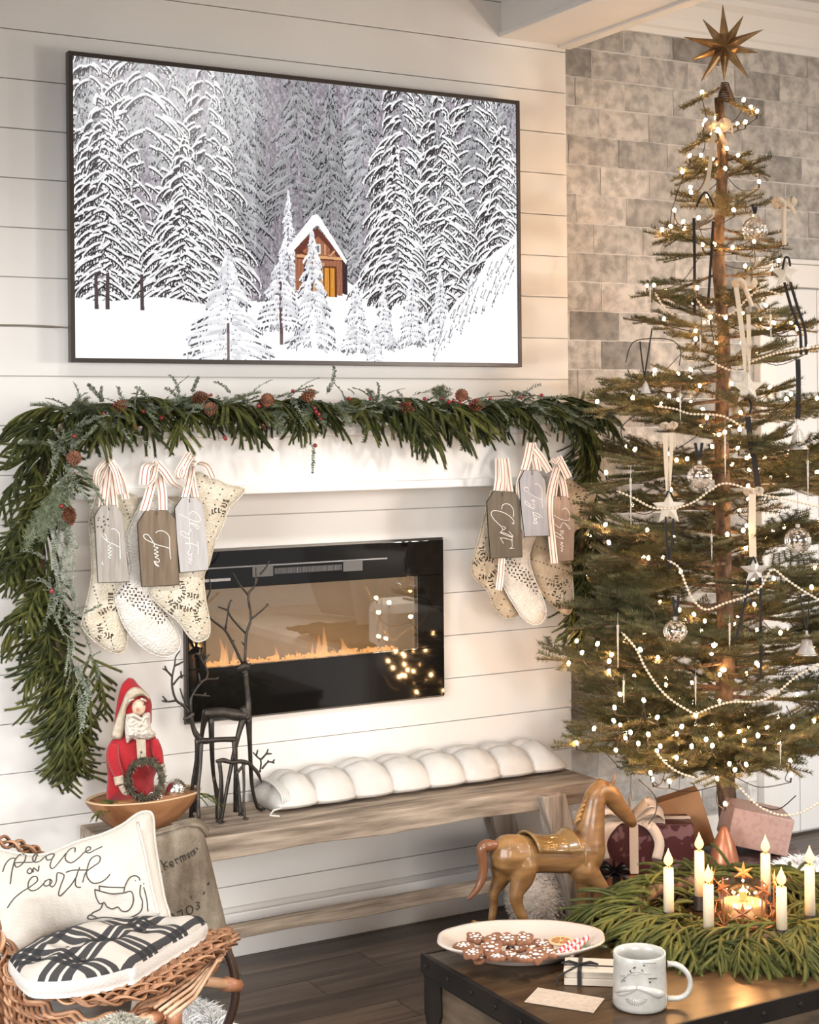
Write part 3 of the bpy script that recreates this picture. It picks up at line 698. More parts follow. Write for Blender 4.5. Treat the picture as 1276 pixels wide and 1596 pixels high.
for z_, az, r, el in BR:
    # keep clear of the walls
    for _ in range(40):
        ex = TX+math.cos(az)*r; ey = TY+math.sin(az)*r
        if ey < (-.035 if ex < 3.02 else .10): break
        r *= .95
    L = min(FIR, key=lambda q: abs(q-r)); s = r/L
    o = place(FIR[L][rt_.randrange(3)], 'branch', tree, T(TX,TY,z_), q_dir((math.cos(az)*math.cos(el), math.sin(az)*math.cos(el), math.sin(el)), rt_.uniform(-.3,.3)), s)
    dirv = Vector((math.cos(az)*math.cos(el), math.sin(az)*math.cos(el), math.sin(el)))
    for t in (.35,.6,.85):
        tips.append((Vector((TX,TY,z_))+dirv*r*t+Vector((0,0,r*(.10*t*t-.05*t))), r*t))
# a top leader inside the star's coil
# ---------------------------------------------------------------- string lights
ls = thing('string_lights', 'warm white string lights on a dark wire wound through the fir tree', 'string lights', (TX,TY,0))
M_bulb = emitmat('bulb_glow', (1,.54,.21), 150)
M_sock = mat('socket_green', (.03,.02,.012), .6)
o = MB().ball((0,0,0), .0052, 8, (1,1,1.35)).build('t', M_bulb, recenter=False, smooth=True); BULB = o.data; bpy.data.objects.remove(o)
cand = [(p, r) for p, r in tips if r > .03]
rt_.shuffle(cand)
sel = []
for p, r in cand:
    q = p+Vector((rt_.uniform(-.03,.03), rt_.uniform(-.03,.03), rt_.uniform(.004,.035)))
    front = (q-Vector((TX,TY,q.z))).dot(-FW)
    if front < -.18 and rt_.random() < .75: continue
    if q.x < 2.93 and q.y > -.40 and .95 < q.z < 1.7: continue
    if q.z > 2.08 and rt_.random() < .5: continue
    sel.append(q)
extra_px = [(1005,1093),(960,1100),(968,1085),(955,1125),(1010,1145),(985,1140),(995,1160),(1030,1165),(1055,1180),(960,1170),(927,1137),(947,1030),(1000,1010),(905,1015),(1025,1120),(1060,1130),(1075,1165),(1110,1160),(932,1005),(1136,1190),(1165,1190),(1100,1150),(1180,1145),(1015,1215),(1040,1218),(1120,1215),(1130,1250),(1230,1210),(1145,330),(1100,190),(1170,165),(1120,205),(1150,240),(1130,260),(1180,175),(1050,325),(1065,345),(1075,300)]
for x, y in extra_px: sel.append(Pd(x+rt_.uniform(-3,3), y+rt_.uniform(-3,3), 4.805-math.sqrt(max(.01, Rz(max(.5,Pd(x,y,4.6).z))**2-((x-1126)/510.)**2))*rt_.uniform(.75,1.0)))
sel = [q for q in (sel[-len(extra_px):]+sel[:-len(extra_px)]) if not (q.x < 2.93 and q.y > -.40 and .95 < q.z < 1.7)][:298]
sel.sort(key=lambda q: (int(q.z/.11), math.atan2(q.y-TY, q.x-TX) if int(q.z/.11) % 2 else -math.atan2(q.y-TY, q.x-TX)))
cable = MB()
for i, q in enumerate(sel):
    place(BULB, 'bulb', ls, T(*q), (rt_.uniform(-.5,.5), rt_.uniform(-.5,.5), 0))
    cable.tube([q+Vector((0,0,-.006)), q+Vector((rt_.uniform(-.003,.003),0,-.020))], .0026, 6)
    if i+1 < len(sel):
        a = q+Vector((0,0,-.02)); b = sel[i+1]+Vector((0,0,-.02)); d = (b-a).length
        if d < .34:
            mid = (a+b)/2+Vector((rt_.uniform(-.02,.02),rt_.uniform(-.02,.02),-.12*d)); cable.tube([Vector(v) for v in spl([tuple(a), tuple(mid), tuple(b)], 5)], .0013, 5, cap=False)
wire_px = [[(1015,990),(1020,960),(1005,940)],[(975,565),(985,535),(1010,528),(1045,530),(1060,545),(1058,570)],[(978,575),(985,592),(1000,600)],[(1015,610),(1040,600),(1065,602)],[(1090,575),(1105,590),(1120,598)],[(972,690),(968,668),(985,650),(1000,645)],[(1190,970),(1210,985),(1250,978)],[(995,1215),(1020,1240),(1022,1265),(1010,1285)],[(935,1165),(950,1180),(968,1200)],[(1170,1250),(1210,1262),(1240,1240)],[(1040,840),(1055,830),(1080,822)],[(1225,1100),(1235,1130),(1210,1160)]]
for wp in wire_px: cable.tube([Pd(x,y,4.45) for x,y in spl(wp,4)], .0016, 5)
tag(cable.build('cable', M_sock, ls), 'dark wire', kind='stuff')
# ---------------------------------------------------------------- bead garland
bg = thing('bead_garland', 'cream wooden bead garland draped in swags across the fir tree', 'garland', (TX,TY,0))
M_bead = mat('cream_bead', (.62,.52,.40), .5)
for path, dd in [([(1020,455),(1035,480),(1052,492)],4.58),([(1085,466),(1100,483),(1125,492),(1145,485),(1165,465),(1185,452),(1220,460)],4.56),([(1105,562),(1125,572),(1142,577),(1160,568),(1200,553),(1240,545),(1276,540)],4.5),([(1020,633),(1050,637),(1075,645),(1105,646),(1130,650),(1160,668)],4.45),([(960,765),(985,775),(1020,792),(1060,790),(1085,780),(1105,765),(1125,754),(1150,757),(1180,770),(1220,777),(1276,790)],4.38),([(1040,873),(1058,885),(1068,910),(1080,935),(1100,950),(1130,940),(1160,930),(1185,915),(1203,888),(1225,903),(1250,920),(1276,935)],4.34),([(968,985),(990,1010),(1005,1040),(1025,1070),(1045,1090),(1070,1106),(1085,1112),(1110,1102),(1140,1094),(1180,1093),(1210,1080),(1240,1055),(1276,1035)],4.28),([(1022,1172),(1040,1192),(1060,1205),(1085,1213)],4.3),([(1150,1225),(1180,1255),(1215,1270),(1250,1266),(1285,1245)],4.3)]:
    mb = MB(); pp = [Pd(x,y,dd) for x,y in spl(path,8)]
    mb.tube(pp, .0010, 4); acc = 0; last = pp[0]
    for a, b in zip(pp, pp[1:]):
        L = (b-a).length; k = 0.0
        while acc+ (L-k) >= .0105:
            k += .0105-acc; acc = 0; mb.ball(a+(b-a)*(k/L), .0046, 6, (1,1,.85))
        acc += L-k
    tag(mb.build('bead_strand', M_bead, bg, smooth=True), kind='stuff')
# ================================================================ MANTEL GARLAND
gl = thing('mantel_garland', 'long green pine garland with frosted leaves, pinecones and red berries draped over the mantel shelf', 'garland', (2.1,-.14,1.53))
G0 = Vector((2.1,-.14,1.53)); rg = random.Random(8)
top_px = [(88,672),(120,650),(180,642),(260,640),(350,640),(440,638),(520,638),(600,640),(680,640),(760,640),(830,642),(890,650)]
left_px = [(95,665),(75,710),(62,770),(62,830),(66,890),(72,950),(92,1010),(108,1060),(112,1110),(108,1150)]
right_px = [(885,650),(908,690),(912,740),(908,790),(905,850),(902,900),(900,940)]
topP = [Wy(x,y,-.13) for x,y in spl(top_px,6)]; leftP = [Wy(x,y,-.215+.09*max(0,(y-700)/450.)) for x,y in spl(left_px,6)]; rightP = [Wy(x,y,-.20+.06*max(0,(y-700)/250.)) for x,y in spl(right_px,6)]
mb = MB(); mb.tube(list(reversed(leftP))+topP[3:-3]+rightP, .009, 6); mb.build('stem', M_bark, gl, smooth=True)
def gput(me, name, p, d, s=1, roll=0): return place(me, name, gl, p-G0, q_dir(d, roll), s)
def along(P, t): i = t*(len(P)-1); k = min(int(i), len(P)-2); return P[k].lerp(P[k+1], i-k)
rj = lambda a: rg.uniform(-a, a)
for i in range(128):   # along the top: mostly down over the front
    t = (i+rg.random())/128; p = along(topP, t)+Vector((0,rj(.03)-.02,rj(.012)+.012)); k = i % 4
    sx = rg.choice((-1,1)) if t < .62 else rg.choice((1,1,.5))
    if k == 0: d = (sx*rg.uniform(.5,1), -.55, rg.uniform(.0,.35))
    elif k == 3: d = (sx*1, -.2, rg.uniform(.1,.30))
    else: d = (sx*rg.uniform(.15,.9), -.75, rg.uniform(-.35,.10)); 
    s = rg.uniform(.72,1.0)
    if k in (1,2) and .30 < t < .36 or .60 < t < .74: s *= 1.2
    gput(SPR[rg.randrange(6)], 'sprig', p, d, s, rj(.4))
for i in range(112):
    t = ((i+rg.random())/112)**.95; p = along(leftP, t)+Vector((rj(.035)*(1-.5*t), rj(.02), rj(.01)))
    d = (rg.uniform(-.75,.45)*(1-.45*t), -.22+rj(.2), -1) if i % 5 else (rg.uniform(-1,-.3),-.4,rg.uniform(-.4,.3))
    if t > .75: d = (rg.uniform(-.25,.30), -.15, -1)
    gput(SPR[rg.randrange(6)], 'sprig', p, d, rg.uniform(.62,.92), rj(.8))
for px0,py0,dx,dz in [(110,640,-1,.25),(95,670,-1,-.1),(95,690,-1,-.6),(60,940,-1,-.5),(55,950,-1,-.15),(150,1040,.25,-1),(140,1020,.45,-1),(135,1075,.25,-1),(118,1125,.35,-1),(100,1140,0,-1)]:
    gput(SPR[rg.randrange(6)], 'sprig', Wy(px0,py0,-.2), (dx,-.1,dz), .85)
for i in range(52):
    t = (i+rg.random())/52; p = along(rightP, t)+Vector((rj(.022),rj(.02),0))
    gput(SPR[rg.randrange(6)], 'sprig', p, (rg.uniform(-.25,.35),-.15+rj(.15),-1) if t > .15 else (rg.uniform(.1,1),-.5,rg.uniform(-.9,.0)), rg.uniform(.5,.78), rj(.8))
for px0,py0,dx,dz in [(900,670,.8,-.7),(890,655,1,-.4),(905,690,.6,-.8),(890,940,-.15,-1),(905,955,.1,-1)]: gput(SPR[rg.randrange(6)], 'sprig', Wy(px0,py0,-.2), (dx,-.15,dz), .75)
for i in range(120):   # frosted leafy sprays
    t = rg.random(); p = along(topP, t)+Vector((0,-.075+rj(.03),.012+rj(.035))); gput(LEAF[i % 3], 'frosted_spray', p, (rj(1),-.6,rg.uniform(-.9,.75)), rg.uniform(.6,1.0), rj(1))
for i in range(52):
    t = rg.uniform(.03,.80); p = along(leftP, t)+Vector((rg.uniform(-.01,.05),-.08,0)); gput(LEAF[i % 3], 'frosted_spray', p, (rj(.5),-.25,-1 if i % 3 else .2), rg.uniform(.6,.95), rj(1))
for i in range(44):
    t = rg.random(); p = along(topP, t)+Vector((0,-.075,.015+rj(.02))); gput(FROST[i % 2], 'frosted_fir_twig', p, (rj(1),-.6,rg.uniform(-.35,.45)), rg.uniform(.6,.95), rj(.5))
for px0,py0,dx,dz in [(80,780,-.5,-.8),(85,760,-.3,-1),(90,740,.1,-1),(110,720,.4,-.4),(100,700,-.6,.2),(120,645,-.8,.3)]: gput(FROST[0], 'frosted_fir_twig', Wy(px0,py0,-.29), (dx,-.2,dz), .9)
for px0,py0,d in [(104,790,(.2,-.3,-1)),(175,640,(.6,-.6,.4)),(298,622,(1,-.3,.2)),(472,622,(.3,-.7,.4)),(620,632,(.9,-.4,-.3)),(720,620,(-.5,-.7,.3)),(420,625,(-.6,-.7,.1)),(730,632,(.7,-.5,0)),(108,712,(.2,-.8,-.1)),(335,640,(-.8,-.5,.2))]:
    p = Wy(px0,py0,-.30 if px0 < 130 else -.245); q = Vector((0,0,1)).rotation_difference(Vector(d).normalized()); o = place(CONE, 'pinecone', gl, p-G0, q, .9)
for i,(px0,py0) in enumerate([(95,790),(117,682),(113,716),(115,740),(160,645),(210,662),(213,665),(372,620),(378,622),(404,632),(408,664),(411,668),(455,609),(492,640),(495,646),(497,652),(489,637),(490,694),(543,622),(578,620),(348,680),(350,684),(700,626),(705,624),(712,618),(716,626),(735,628),(742,625),(765,620),(812,617),(844,616),(640,628),(82,920),(80,924),(330,616),(225,640),(250,650),(660,620),(688,622),(726,622)]):
    place(BERRY, 'berry', gl, Wy(px0+rj(2),py0+rj(2),-.30 if px0 < 130 else -.262)-G0, None, rg.uniform(.85,1.25))
M_twig = mat('berry_twig', (.08,.035,.02), .6)
MB().tube([Wy(x,y,-.2) for x,y in spl([(700,640),(740,622),(790,617),(844,617)],4)], .0014, 5).build('berry_twig', M_twig, gl)
MB().tube([Wy(x,y,-.2) for x,y in spl([(430,640),(445,622),(455,610)],4)], .0012, 5).build('berry_twig', M_twig, gl)
gput(LEAF[1], 'frosted_spray', Wy(487,690,-.24), (0,0,-1), .85)

# ================================================================ STOCKINGS
def zc(pts, ox, oy, s): return [(ox+x/s, oy+y/s) for x, y in pts]
def knit(name, c, c2):
    m = mat(name, c, .95, col2=c2, nscale=30, sheen=.3); nt = m.node_tree; b = nt.nodes['Principled BSDF']
    tc = nt.nodes.new('ShaderNodeTexCoord'); vo = nt.nodes.new('ShaderNodeTexVoronoi'); vo.inputs['Scale'].default_value = 190; nt.links.new(tc.outputs['Object'], vo.inputs['Vector'])
    bp = nt.nodes.new('ShaderNodeBump'); bp.inputs['Strength'].default_value = .9; bp.inputs['Distance'].default_value = .003; nt.links.new(vo.outputs['Distance'], bp.inputs['Height']); nt.links.new(bp.outputs[0], b.inputs['Normal']); return m
K1 = knit('cream_crochet', (.55,.48,.36), (.66,.60,.49)); K2 = knit('white_knit', (.62,.575,.51), (.69,.65,.59)); K3 = knit('oat_crochet', (.42,.33,.22), (.53,.43,.31))
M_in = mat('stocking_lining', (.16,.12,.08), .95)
M_loop = mat('cream_loop', (.66,.58,.45), .9)
def stocking(pts, y, m, label, hole, th=.020, hang=None):
    st = thing('christmas_stocking', label, 'stocking', tuple(Wy(*pts[0], y)), 'stockings hanging from the mantel shelf')
    P = spl(pts+[pts[0]], 3)[:-1]
    mb, h = inflate(P, 2.0, th, lambda u, v, hh: Wy(u, v, y-hh), .45, hole=hole, ref=16)
    mb.build('knitted_sock', m, st, smooth=True)
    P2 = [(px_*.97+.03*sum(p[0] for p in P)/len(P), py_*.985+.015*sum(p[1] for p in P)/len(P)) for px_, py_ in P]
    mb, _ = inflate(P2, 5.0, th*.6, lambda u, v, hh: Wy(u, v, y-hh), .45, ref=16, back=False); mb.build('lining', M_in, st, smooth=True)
    mb = MB(); pp = [Wy(u, v, y-.004) for u, v in P]; mb.tube(pp+[pp[0]], .0022, 5); mb.build('edge_cord', m, st, smooth=True)
    if hang:
        mb = MB(); a = Wy(*hang, y); mb.tube([a+Vector((-.006,0,-.03)), a, a+Vector((.006,.01,-.03))], .0022, 5); mb.build('hanging_loop', M_loop, st)
    return st
dia = lambda P: (lambda i, j, x, y: (i+j) % P == 0 and (i-j) % P == 0)
def band(cx, cy, ax, ay, wid, L, p=3):   # rows of openwork in an oriented band
    d = math.hypot(ax, ay); ax /= d; ay /= d
    def f(i, j, x, y):
        u = (x-cx)*ax+(y-cy)*ay; v = -(x-cx)*ay+(y-cy)*ax
        return 0 <= u < L and abs(v) < wid and (int(u/2.9) % 2 == 0) and (int((v+100)/2.9+(int(u/2.9)//2 % 2)) % 2 == 0)
    return f
star_lines = lambda C, n: (lambda i, j, x, y: any((int(math.hypot(x-cx, y-cy)/2.4) % 2 == 0) and math.hypot(x-cx, y-cy) < L and abs(((math.atan2(y-cy, x-cx)-a0)*n/(2*PI)) % 1-.5) > .5-.10*20/max(6, math.hypot(x-cx, y-cy)) for cx, cy, L, a0 in C))
OR = lambda *f: (lambda *a: any(g(*a) for g in f))
speck = lambda p, s: (lambda i, j, x, y: (i*7+j*13+s) % p == 0 and (i+j) % 2 == 0)
L_ = lambda p: zc(p, 100, 680, 4.253); R_ = lambda p: zc(p, 700, 680, 4.908)
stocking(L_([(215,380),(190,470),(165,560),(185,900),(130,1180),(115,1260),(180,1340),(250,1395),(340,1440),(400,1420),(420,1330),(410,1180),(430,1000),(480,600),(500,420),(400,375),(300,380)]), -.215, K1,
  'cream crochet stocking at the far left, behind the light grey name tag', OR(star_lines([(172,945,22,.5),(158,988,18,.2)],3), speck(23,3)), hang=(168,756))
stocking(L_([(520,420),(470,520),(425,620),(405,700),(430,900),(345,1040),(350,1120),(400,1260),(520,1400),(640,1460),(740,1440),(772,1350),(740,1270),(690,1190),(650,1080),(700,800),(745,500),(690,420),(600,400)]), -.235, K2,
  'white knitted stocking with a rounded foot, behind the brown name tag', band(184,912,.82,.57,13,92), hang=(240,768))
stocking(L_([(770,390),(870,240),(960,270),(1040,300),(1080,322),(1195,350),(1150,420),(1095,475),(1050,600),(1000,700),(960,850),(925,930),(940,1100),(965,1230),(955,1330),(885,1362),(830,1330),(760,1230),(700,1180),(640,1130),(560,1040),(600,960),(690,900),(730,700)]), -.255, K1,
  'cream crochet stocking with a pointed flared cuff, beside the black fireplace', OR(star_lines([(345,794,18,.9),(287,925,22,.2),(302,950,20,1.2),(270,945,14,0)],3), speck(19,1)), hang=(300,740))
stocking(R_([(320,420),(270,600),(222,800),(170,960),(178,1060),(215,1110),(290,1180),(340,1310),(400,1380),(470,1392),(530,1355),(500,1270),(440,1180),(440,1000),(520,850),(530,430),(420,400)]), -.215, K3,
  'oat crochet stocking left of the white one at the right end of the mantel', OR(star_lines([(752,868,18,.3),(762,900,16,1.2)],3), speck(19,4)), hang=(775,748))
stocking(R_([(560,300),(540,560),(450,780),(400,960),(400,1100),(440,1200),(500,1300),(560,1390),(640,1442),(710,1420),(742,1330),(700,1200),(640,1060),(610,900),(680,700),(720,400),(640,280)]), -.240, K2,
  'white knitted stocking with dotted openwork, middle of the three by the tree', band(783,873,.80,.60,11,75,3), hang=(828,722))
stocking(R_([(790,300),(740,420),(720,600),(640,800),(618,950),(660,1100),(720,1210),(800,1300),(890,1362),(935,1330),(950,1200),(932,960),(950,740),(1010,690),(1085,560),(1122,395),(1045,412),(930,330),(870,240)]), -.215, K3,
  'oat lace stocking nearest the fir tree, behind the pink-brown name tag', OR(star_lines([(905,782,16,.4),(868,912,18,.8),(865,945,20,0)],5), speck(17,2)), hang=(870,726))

# ================================================================ NAME TAGS
def wood(name, c, c2, st=(14,14,1.2), sc_=6, bump=.25, rough=.75, lo=.3, hi=.7): return mat(name, c, rough, col2=c2, nscale=sc_, nstretch=st, nlo=lo, nhi=hi, bump=bump)
M_stA = mat('ribbon_cream', (.78,.70,.60), .8); M_stB = mat('ribbon_red_stripe', (.42,.16,.12), .8)
def striped(mb, path, width, side=None):
    P = [Vector(p) for p in path]
    for k, (o, w_, c) in enumerate([(-.40,.20,0),(-.235,.11,1),(-.0,.36,0),(.235,.11,1),(.40,.20,0)]):
        q = []
        for i, p in enumerate(P):
            t = (P[min(i+1,len(P)-1)]-P[max(i-1,0)]).normalized(); s = Vector(side) if side else RT; s = (s-t*s.dot(t)).normalized(); q.append(p+s*o*width)
        mb.c = c; ribbon(mb, q, width*w_, side)
    mb.c = 0
M_white_pen = mat('white_script', (.80,.78,.74), .6)
M_tagedge = mat('tag_dark_edge', (.05,.035,.025), .7)
Ytag = -.288
def name_tag(outline, org, s, m, label, strokes, ribs, y=Ytag, extra=None, sc2=1):
    pts = zc(outline, *org, s); tg = thing('name_tag', label, 'tag', tuple(Wy(*pts[0], y)), 'wooden name tags on the stockings')
    c = (sum(p[0] for p in pts)/len(pts), sum(p[1] for p in pts)/len(pts))
    MB().prism([p for p in pts], lambda u, v, h: Wy(u, v, y+.006-h-.006), .005).build('wooden_board', m, tg, bevel=.0008)
    big = [(c[0]+(u-c[0])*1.035-.6, c[1]+(v-c[1])*1.012) for u, v in pts]
    MB().prism(big, lambda u, v, h: Wy(u, v, y+.0075-h), .0072).build('dark_edge', M_tagedge, tg)
    mb = MB()
    for st in strokes:
        q = [Wy(*zc([p], *org, s)[0], y-.0058) for p in spl(st, 4)]; mb.tube(q, .0010, 5, flat=.5, upv=(0,1,0))
    mb.build('script_lettering', M_white_pen, tg)
    hole = zc([ribs[0]], *org, s)[0]; MB().lathe([(.0016,0),(.0016,.0005)], Wy(*hole, y-.0051), 10, axis=(0,-1,0)).build('hole', M_blk, tg)
    for path, w_ in ribs[1]:
        mb = MB(); striped(mb, [Wy(x, yy, y+dy+.004) for x, yy, dy in spl(path, 5)], w_); mb.build('striped_ribbon', [M_stA, M_stB], tg)
    MB().tube([Wy(hole[0], hole[1], y-.006), Wy(hole[0]-.3, hole[1]-5, y-.008)], .0009, 5).build('string', M_twig, tg)
    return tg
greyw = wood('grey_washed_wood', (.24,.215,.19), (.40,.37,.335)); brw = wood('brown_wood', (.105,.075,.048), (.21,.155,.105)); palew = wood('pale_grey_wood', (.36,.345,.335), (.47,.455,.445)); dkw = wood('dark_grey_wood', (.105,.085,.06), (.15,.125,.092)); blw = wood('blue_grey_wood', (.30,.30,.325), (.39,.39,.41)); pkw = wood('pink_brown_wood', (.26,.18,.135), (.36,.265,.205))
t1 = name_tag([(205,85),(440,85),(500,130),(590,260),(620,700),(700,1440),(150,1460),(90,300),(110,240)], (140,780), 11.4, greyw, 'light grey wooden name tag with a sprig motif, leftmost on the stockings',
  [[(380,510),(440,508),(510,570),(530,650),(535,850),(540,1040)],[(265,590),(310,700),(250,670),(200,590),(240,660),(330,740),(430,780),(520,830)],[(370,780),(320,820),(380,840),(320,880),(380,905),(325,940),(380,965),(330,1000),(370,1030)],[(222,1080),(225,1130),(245,1135)]],
  ((340,165), [([(160,792,0),(163,765,0),(167,730,.01),(168,712,.02)],.024),([(178,792,0),(175,765,0),(170,730,.01),(168,712,.02)],.022),([(168,715,0),(152,735,-.01),(150,758,-.012),(158,742,0),(168,716,.01)],.016),([(169,714,0),(180,730,-.01),(190,752,-.015),(196,778,-.01)],.020),([(169,716,0),(180,735,-.014),(188,770,-.02)],.016)]))
mb = MB(); 
for x, yq in zc([(160,310),(250,290),(320,335),(250,370),(270,430),(330,450),(140,465),(205,470),(250,520),(240,550),(150,350)], 140, 780, 11.4):
    mb.ball(Wy(x, yq, Ytag-.006), .0022*R.uniform(.8,1.3), 6, (1,.4,1))
mb.build('sprig_motif', mat('motif_brown',(.06,.04,.03),.7), t1)
name_tag([(210,75),(620,75),(775,230),(800,600),(850,1490),(140,1525),(90,800),(60,320)], (210,790), 12.28, brw, 'large brown wooden name tag, middle of the three at the left of the mantel',
  [[(400,500),(440,465),(530,460),(620,510),(665,600),(670,780),(680,930),(690,1000)],[(660,795),(560,760),(440,730),(350,690),(240,640),(180,590),(170,540),(220,525),(270,550),(350,670),(380,720)],[(380,720),(370,760),(450,785),(375,825),(450,865),(370,895),(455,930),(385,960),(460,1000),(460,1060),(370,1040),(420,1100),(465,1140),(400,1110),(375,1060)]],
  ((425,150), [([(224,797,0),(232,770,0),(241,735,.01),(244,720,.02)],.024),([(254,795,0),(253,768,0),(248,738,.01),(244,720,.02)],.024),([(240,722,0),(228,728,-.01),(224,755,-.012)],.026),([(244,722,0),(256,735,-.012),(268,752,-.015),(280,760,-.01)],.022),([(243,722,0),(238,745,-.01),(228,756,-.01)],.018)]))
name_tag([(190,70),(450,70),(560,180),(600,280),(640,700),(690,1180),(690,1450),(160,1500),(100,900),(60,270)], (268,770), 12.27, palew, 'pale grey wooden name tag, hanging highest beside the pointed cuff',
  [[(140,380),(260,440),(400,510),(520,530),(540,470),(500,390),(410,335),(350,360),(335,400)],[(335,480),(340,640)],[(345,560),(420,600),(480,665),(515,640),(470,590),(360,545)],[(330,670),(370,690),(320,740),(330,780),(250,740),(200,710),(165,750),(240,820),(350,850)],[(330,850),(335,940),(250,950)],[(250,940),(380,950),(500,1000)],[(480,900),(500,1000),(505,1150)],[(340,950),(345,1050),(300,1130),(350,1170),(390,1130)],[(330,1150),(380,1200),(320,1240),(385,1260),(330,1300),(370,1340)]],
  ((335,150), [([(288,776,0),(292,760,0),(297,735,.01),(298,710,.02)],.020),([(304,776,0),(301,760,0),(298,735,.01),(298,710,.02)],.020),([(298,712,0),(290,725,-.01),(283,745,-.012),(277,738,-.01),(286,720,0),(296,705,.01)],.018),([(298,722,0),(312,722,-.01),(324,728,-.012),(332,745,-.01)],.020)]))
name_tag([(190,130),(560,145),(640,215),(700,330),(725,800),(755,1440),(125,1470),(80,900),(50,350)], (755,755), 12.77, dkw, 'dark grey-brown wooden name tag, leftmost of the three by the tree',
  [[(340,500),(355,420),(420,385),(510,410),(570,500),(580,590),(565,650)],[(545,760),(575,790),(585,740),(530,660),(420,580),(280,530),(170,525),(130,580),(160,660),(250,760),(330,830)],[(330,830),(370,900),(420,870),(360,830)],[(370,900),(330,950),(430,980),(560,1050),(480,1030),(320,965),(320,950)],[(320,1060),(420,1075),(560,1115)],[(310,1060),(380,1180)],[(480,930),(570,1030)],[(560,1020),(545,1110),(550,1240),(500,1275),(590,1268)]],
  ((355,225), [([(775,766,0),(778,745,.005),(778,715,.02)],.026),([(793,767,0),(790,745,.005),(786,715,.02)],.026),([(782,870,.0),(780,895,.01),(777,920,.012)],.020),([(784,766,0),(784,740,-.004),(782,715,.01)],.018)]))
name_tag([(160,110),(440,110),(590,310),(620,800),(680,1460),(170,1480),(110,1000),(60,310)], (805,725), 13.3, blw, 'blue-grey wooden name tag, topmost of the three by the tree',
  [[(370,390),(430,390),(500,450),(530,560),(525,700),(540,880)],[(520,715),(370,650),(230,560),(160,520),(160,470),(220,460),(245,520)],[(350,710),(370,750),(310,735),(350,720),(360,770)],[(330,800),(370,830),(360,900),(280,870),(180,800),(190,740),(300,850)],[(540,1100),(460,1020),(340,980),(350,1020),(420,1060),(480,1090)],[(350,1000),(360,1090),(420,1100),(390,1140),(360,1110)],[(380,1140),(350,1200),(430,1200),(400,1160)]],
  ((320,190), [([(817,733,0),(822,715,0),(827,690,.02)],.024),([(838,735,0),(834,715,0),(829,690,.02)],.024),([(832,700,0),(842,712,-.008),(856,735,-.012)],.022),([(812,790,.008),(808,760,.004),(815,735,.002)],.018),([(810,790,.006),(812,815,.006),(817,835,.008)],.018)]), y=-.300)
name_tag([(185,115),(440,125),(560,300),(600,700),(580,1440),(200,1470),(110,1000),(80,320)], (850,765), 13.3, pkw, 'pinkish brown wooden name tag, rightmost, nearest the fir tree',
  [[(170,500),(280,570),(400,610),(490,600),(500,500),(460,400),(400,360),(340,400)],[(175,560),(185,680),(300,770),(320,720)],[(310,740),(380,660),(500,800),(490,740),(400,670)],[(300,830),(385,835),(310,860)],[(385,880),(310,900),(370,990),(280,970),(200,920),(210,860),(320,930)],[(310,1060),(360,1085),(310,1110),(365,1150),(320,1180),(360,1215),(320,1240),(355,1265)]],
  ((312,185), [([(862,774,0),(864,755,0),(868,730,.02)],.022),([(880,776,0),(877,755,0),(869,728,.02)],.022),([(869,712,0),(876,725,-.01),(886,745,-.012)],.024),([(868,728,0),(858,765,-.008),(856,800,-.010),(860,840,-.010),(864,878,-.010)],.022),([(858,716,0),(866,722,-.006),(872,714,-.006)],.016)]), y=-.292)
# ================================================================ BENCH
M_bench = mat('weathered_bench_wood', (.11,.080,.056), .8, col2=(.40,.325,.25), nscale=5, nstretch=(1.0,9,9), nlo=.28, nhi=.72, bump=.5)
bench = thing('wooden_bench', 'long rustic weathered wooden bench against the plank wall under the fireplace', 'bench', (2.1,-.2,0))
def warp_box(a, b, n, amp, seed):
    mb = MB(); x0,y0,z0 = a; x1,y1,z1 = b; vs = []
    for i in range(n+1):
        x = x0+(x1-x0)*i/n; w_ = lambda k: amp*mnoise.noise(Vector((x*4, k*3.1, seed)))
        vs += [(x,y0+w_(0),z0+w_(1)),(x,y1,z0),(x,y1,z1+w_(2)*.3),(x,y0+w_(3),z1+w_(4)*.3)]
    fs = [(0,1,2,3), tuple(n*4+k for k in (3,2,1,0))]
    for i in range(n):
        for k in range(4): fs.append((i*4+k, (i+1)*4+k, (i+1)*4+(k+1)%4, i*4+(k+1)%4))
    return mb.add(vs, fs)
warp_box((1.332,-.352,.388),(2.85,-.035,.45),40,.006,3.).build('seat_plank', M_bench, bench, bevel=.004)
M_leg = mat('weathered_leg_wood', (.15,.11,.08), .8, col2=(.43,.355,.285), nscale=5, nstretch=(9,9,1.0), nlo=.28, nhi=.72, bump=.5)
for xa, xb, y0 in ((2.655,2.785,-.385),(2.655,2.76,-.075),(1.47,1.40,-.385),(1.47,1.40,-.075)):
    mb = MB(); wv = []
    for z_, x in ((0,xb),(.433 if y0 < -.2 else .40,xa)): wv += [(x-.042,y0+.0,z_),(x+.042,y0+.0,z_),(x+.042,y0+.05,z_),(x-.042,y0+.05,z_)]
    mb.add(wv, [(3,2,1,0),(4,5,6,7),(0,1,5,4),(1,2,6,5),(2,3,7,6),(3,0,4,7)]); mb.build('leg', M_leg, bench, bevel=.004)
warp_box((1.42,-.205,.118),(2.72,-.165,.152),24,.006,8.).build('stretcher', M_bench, bench, bevel=.003)
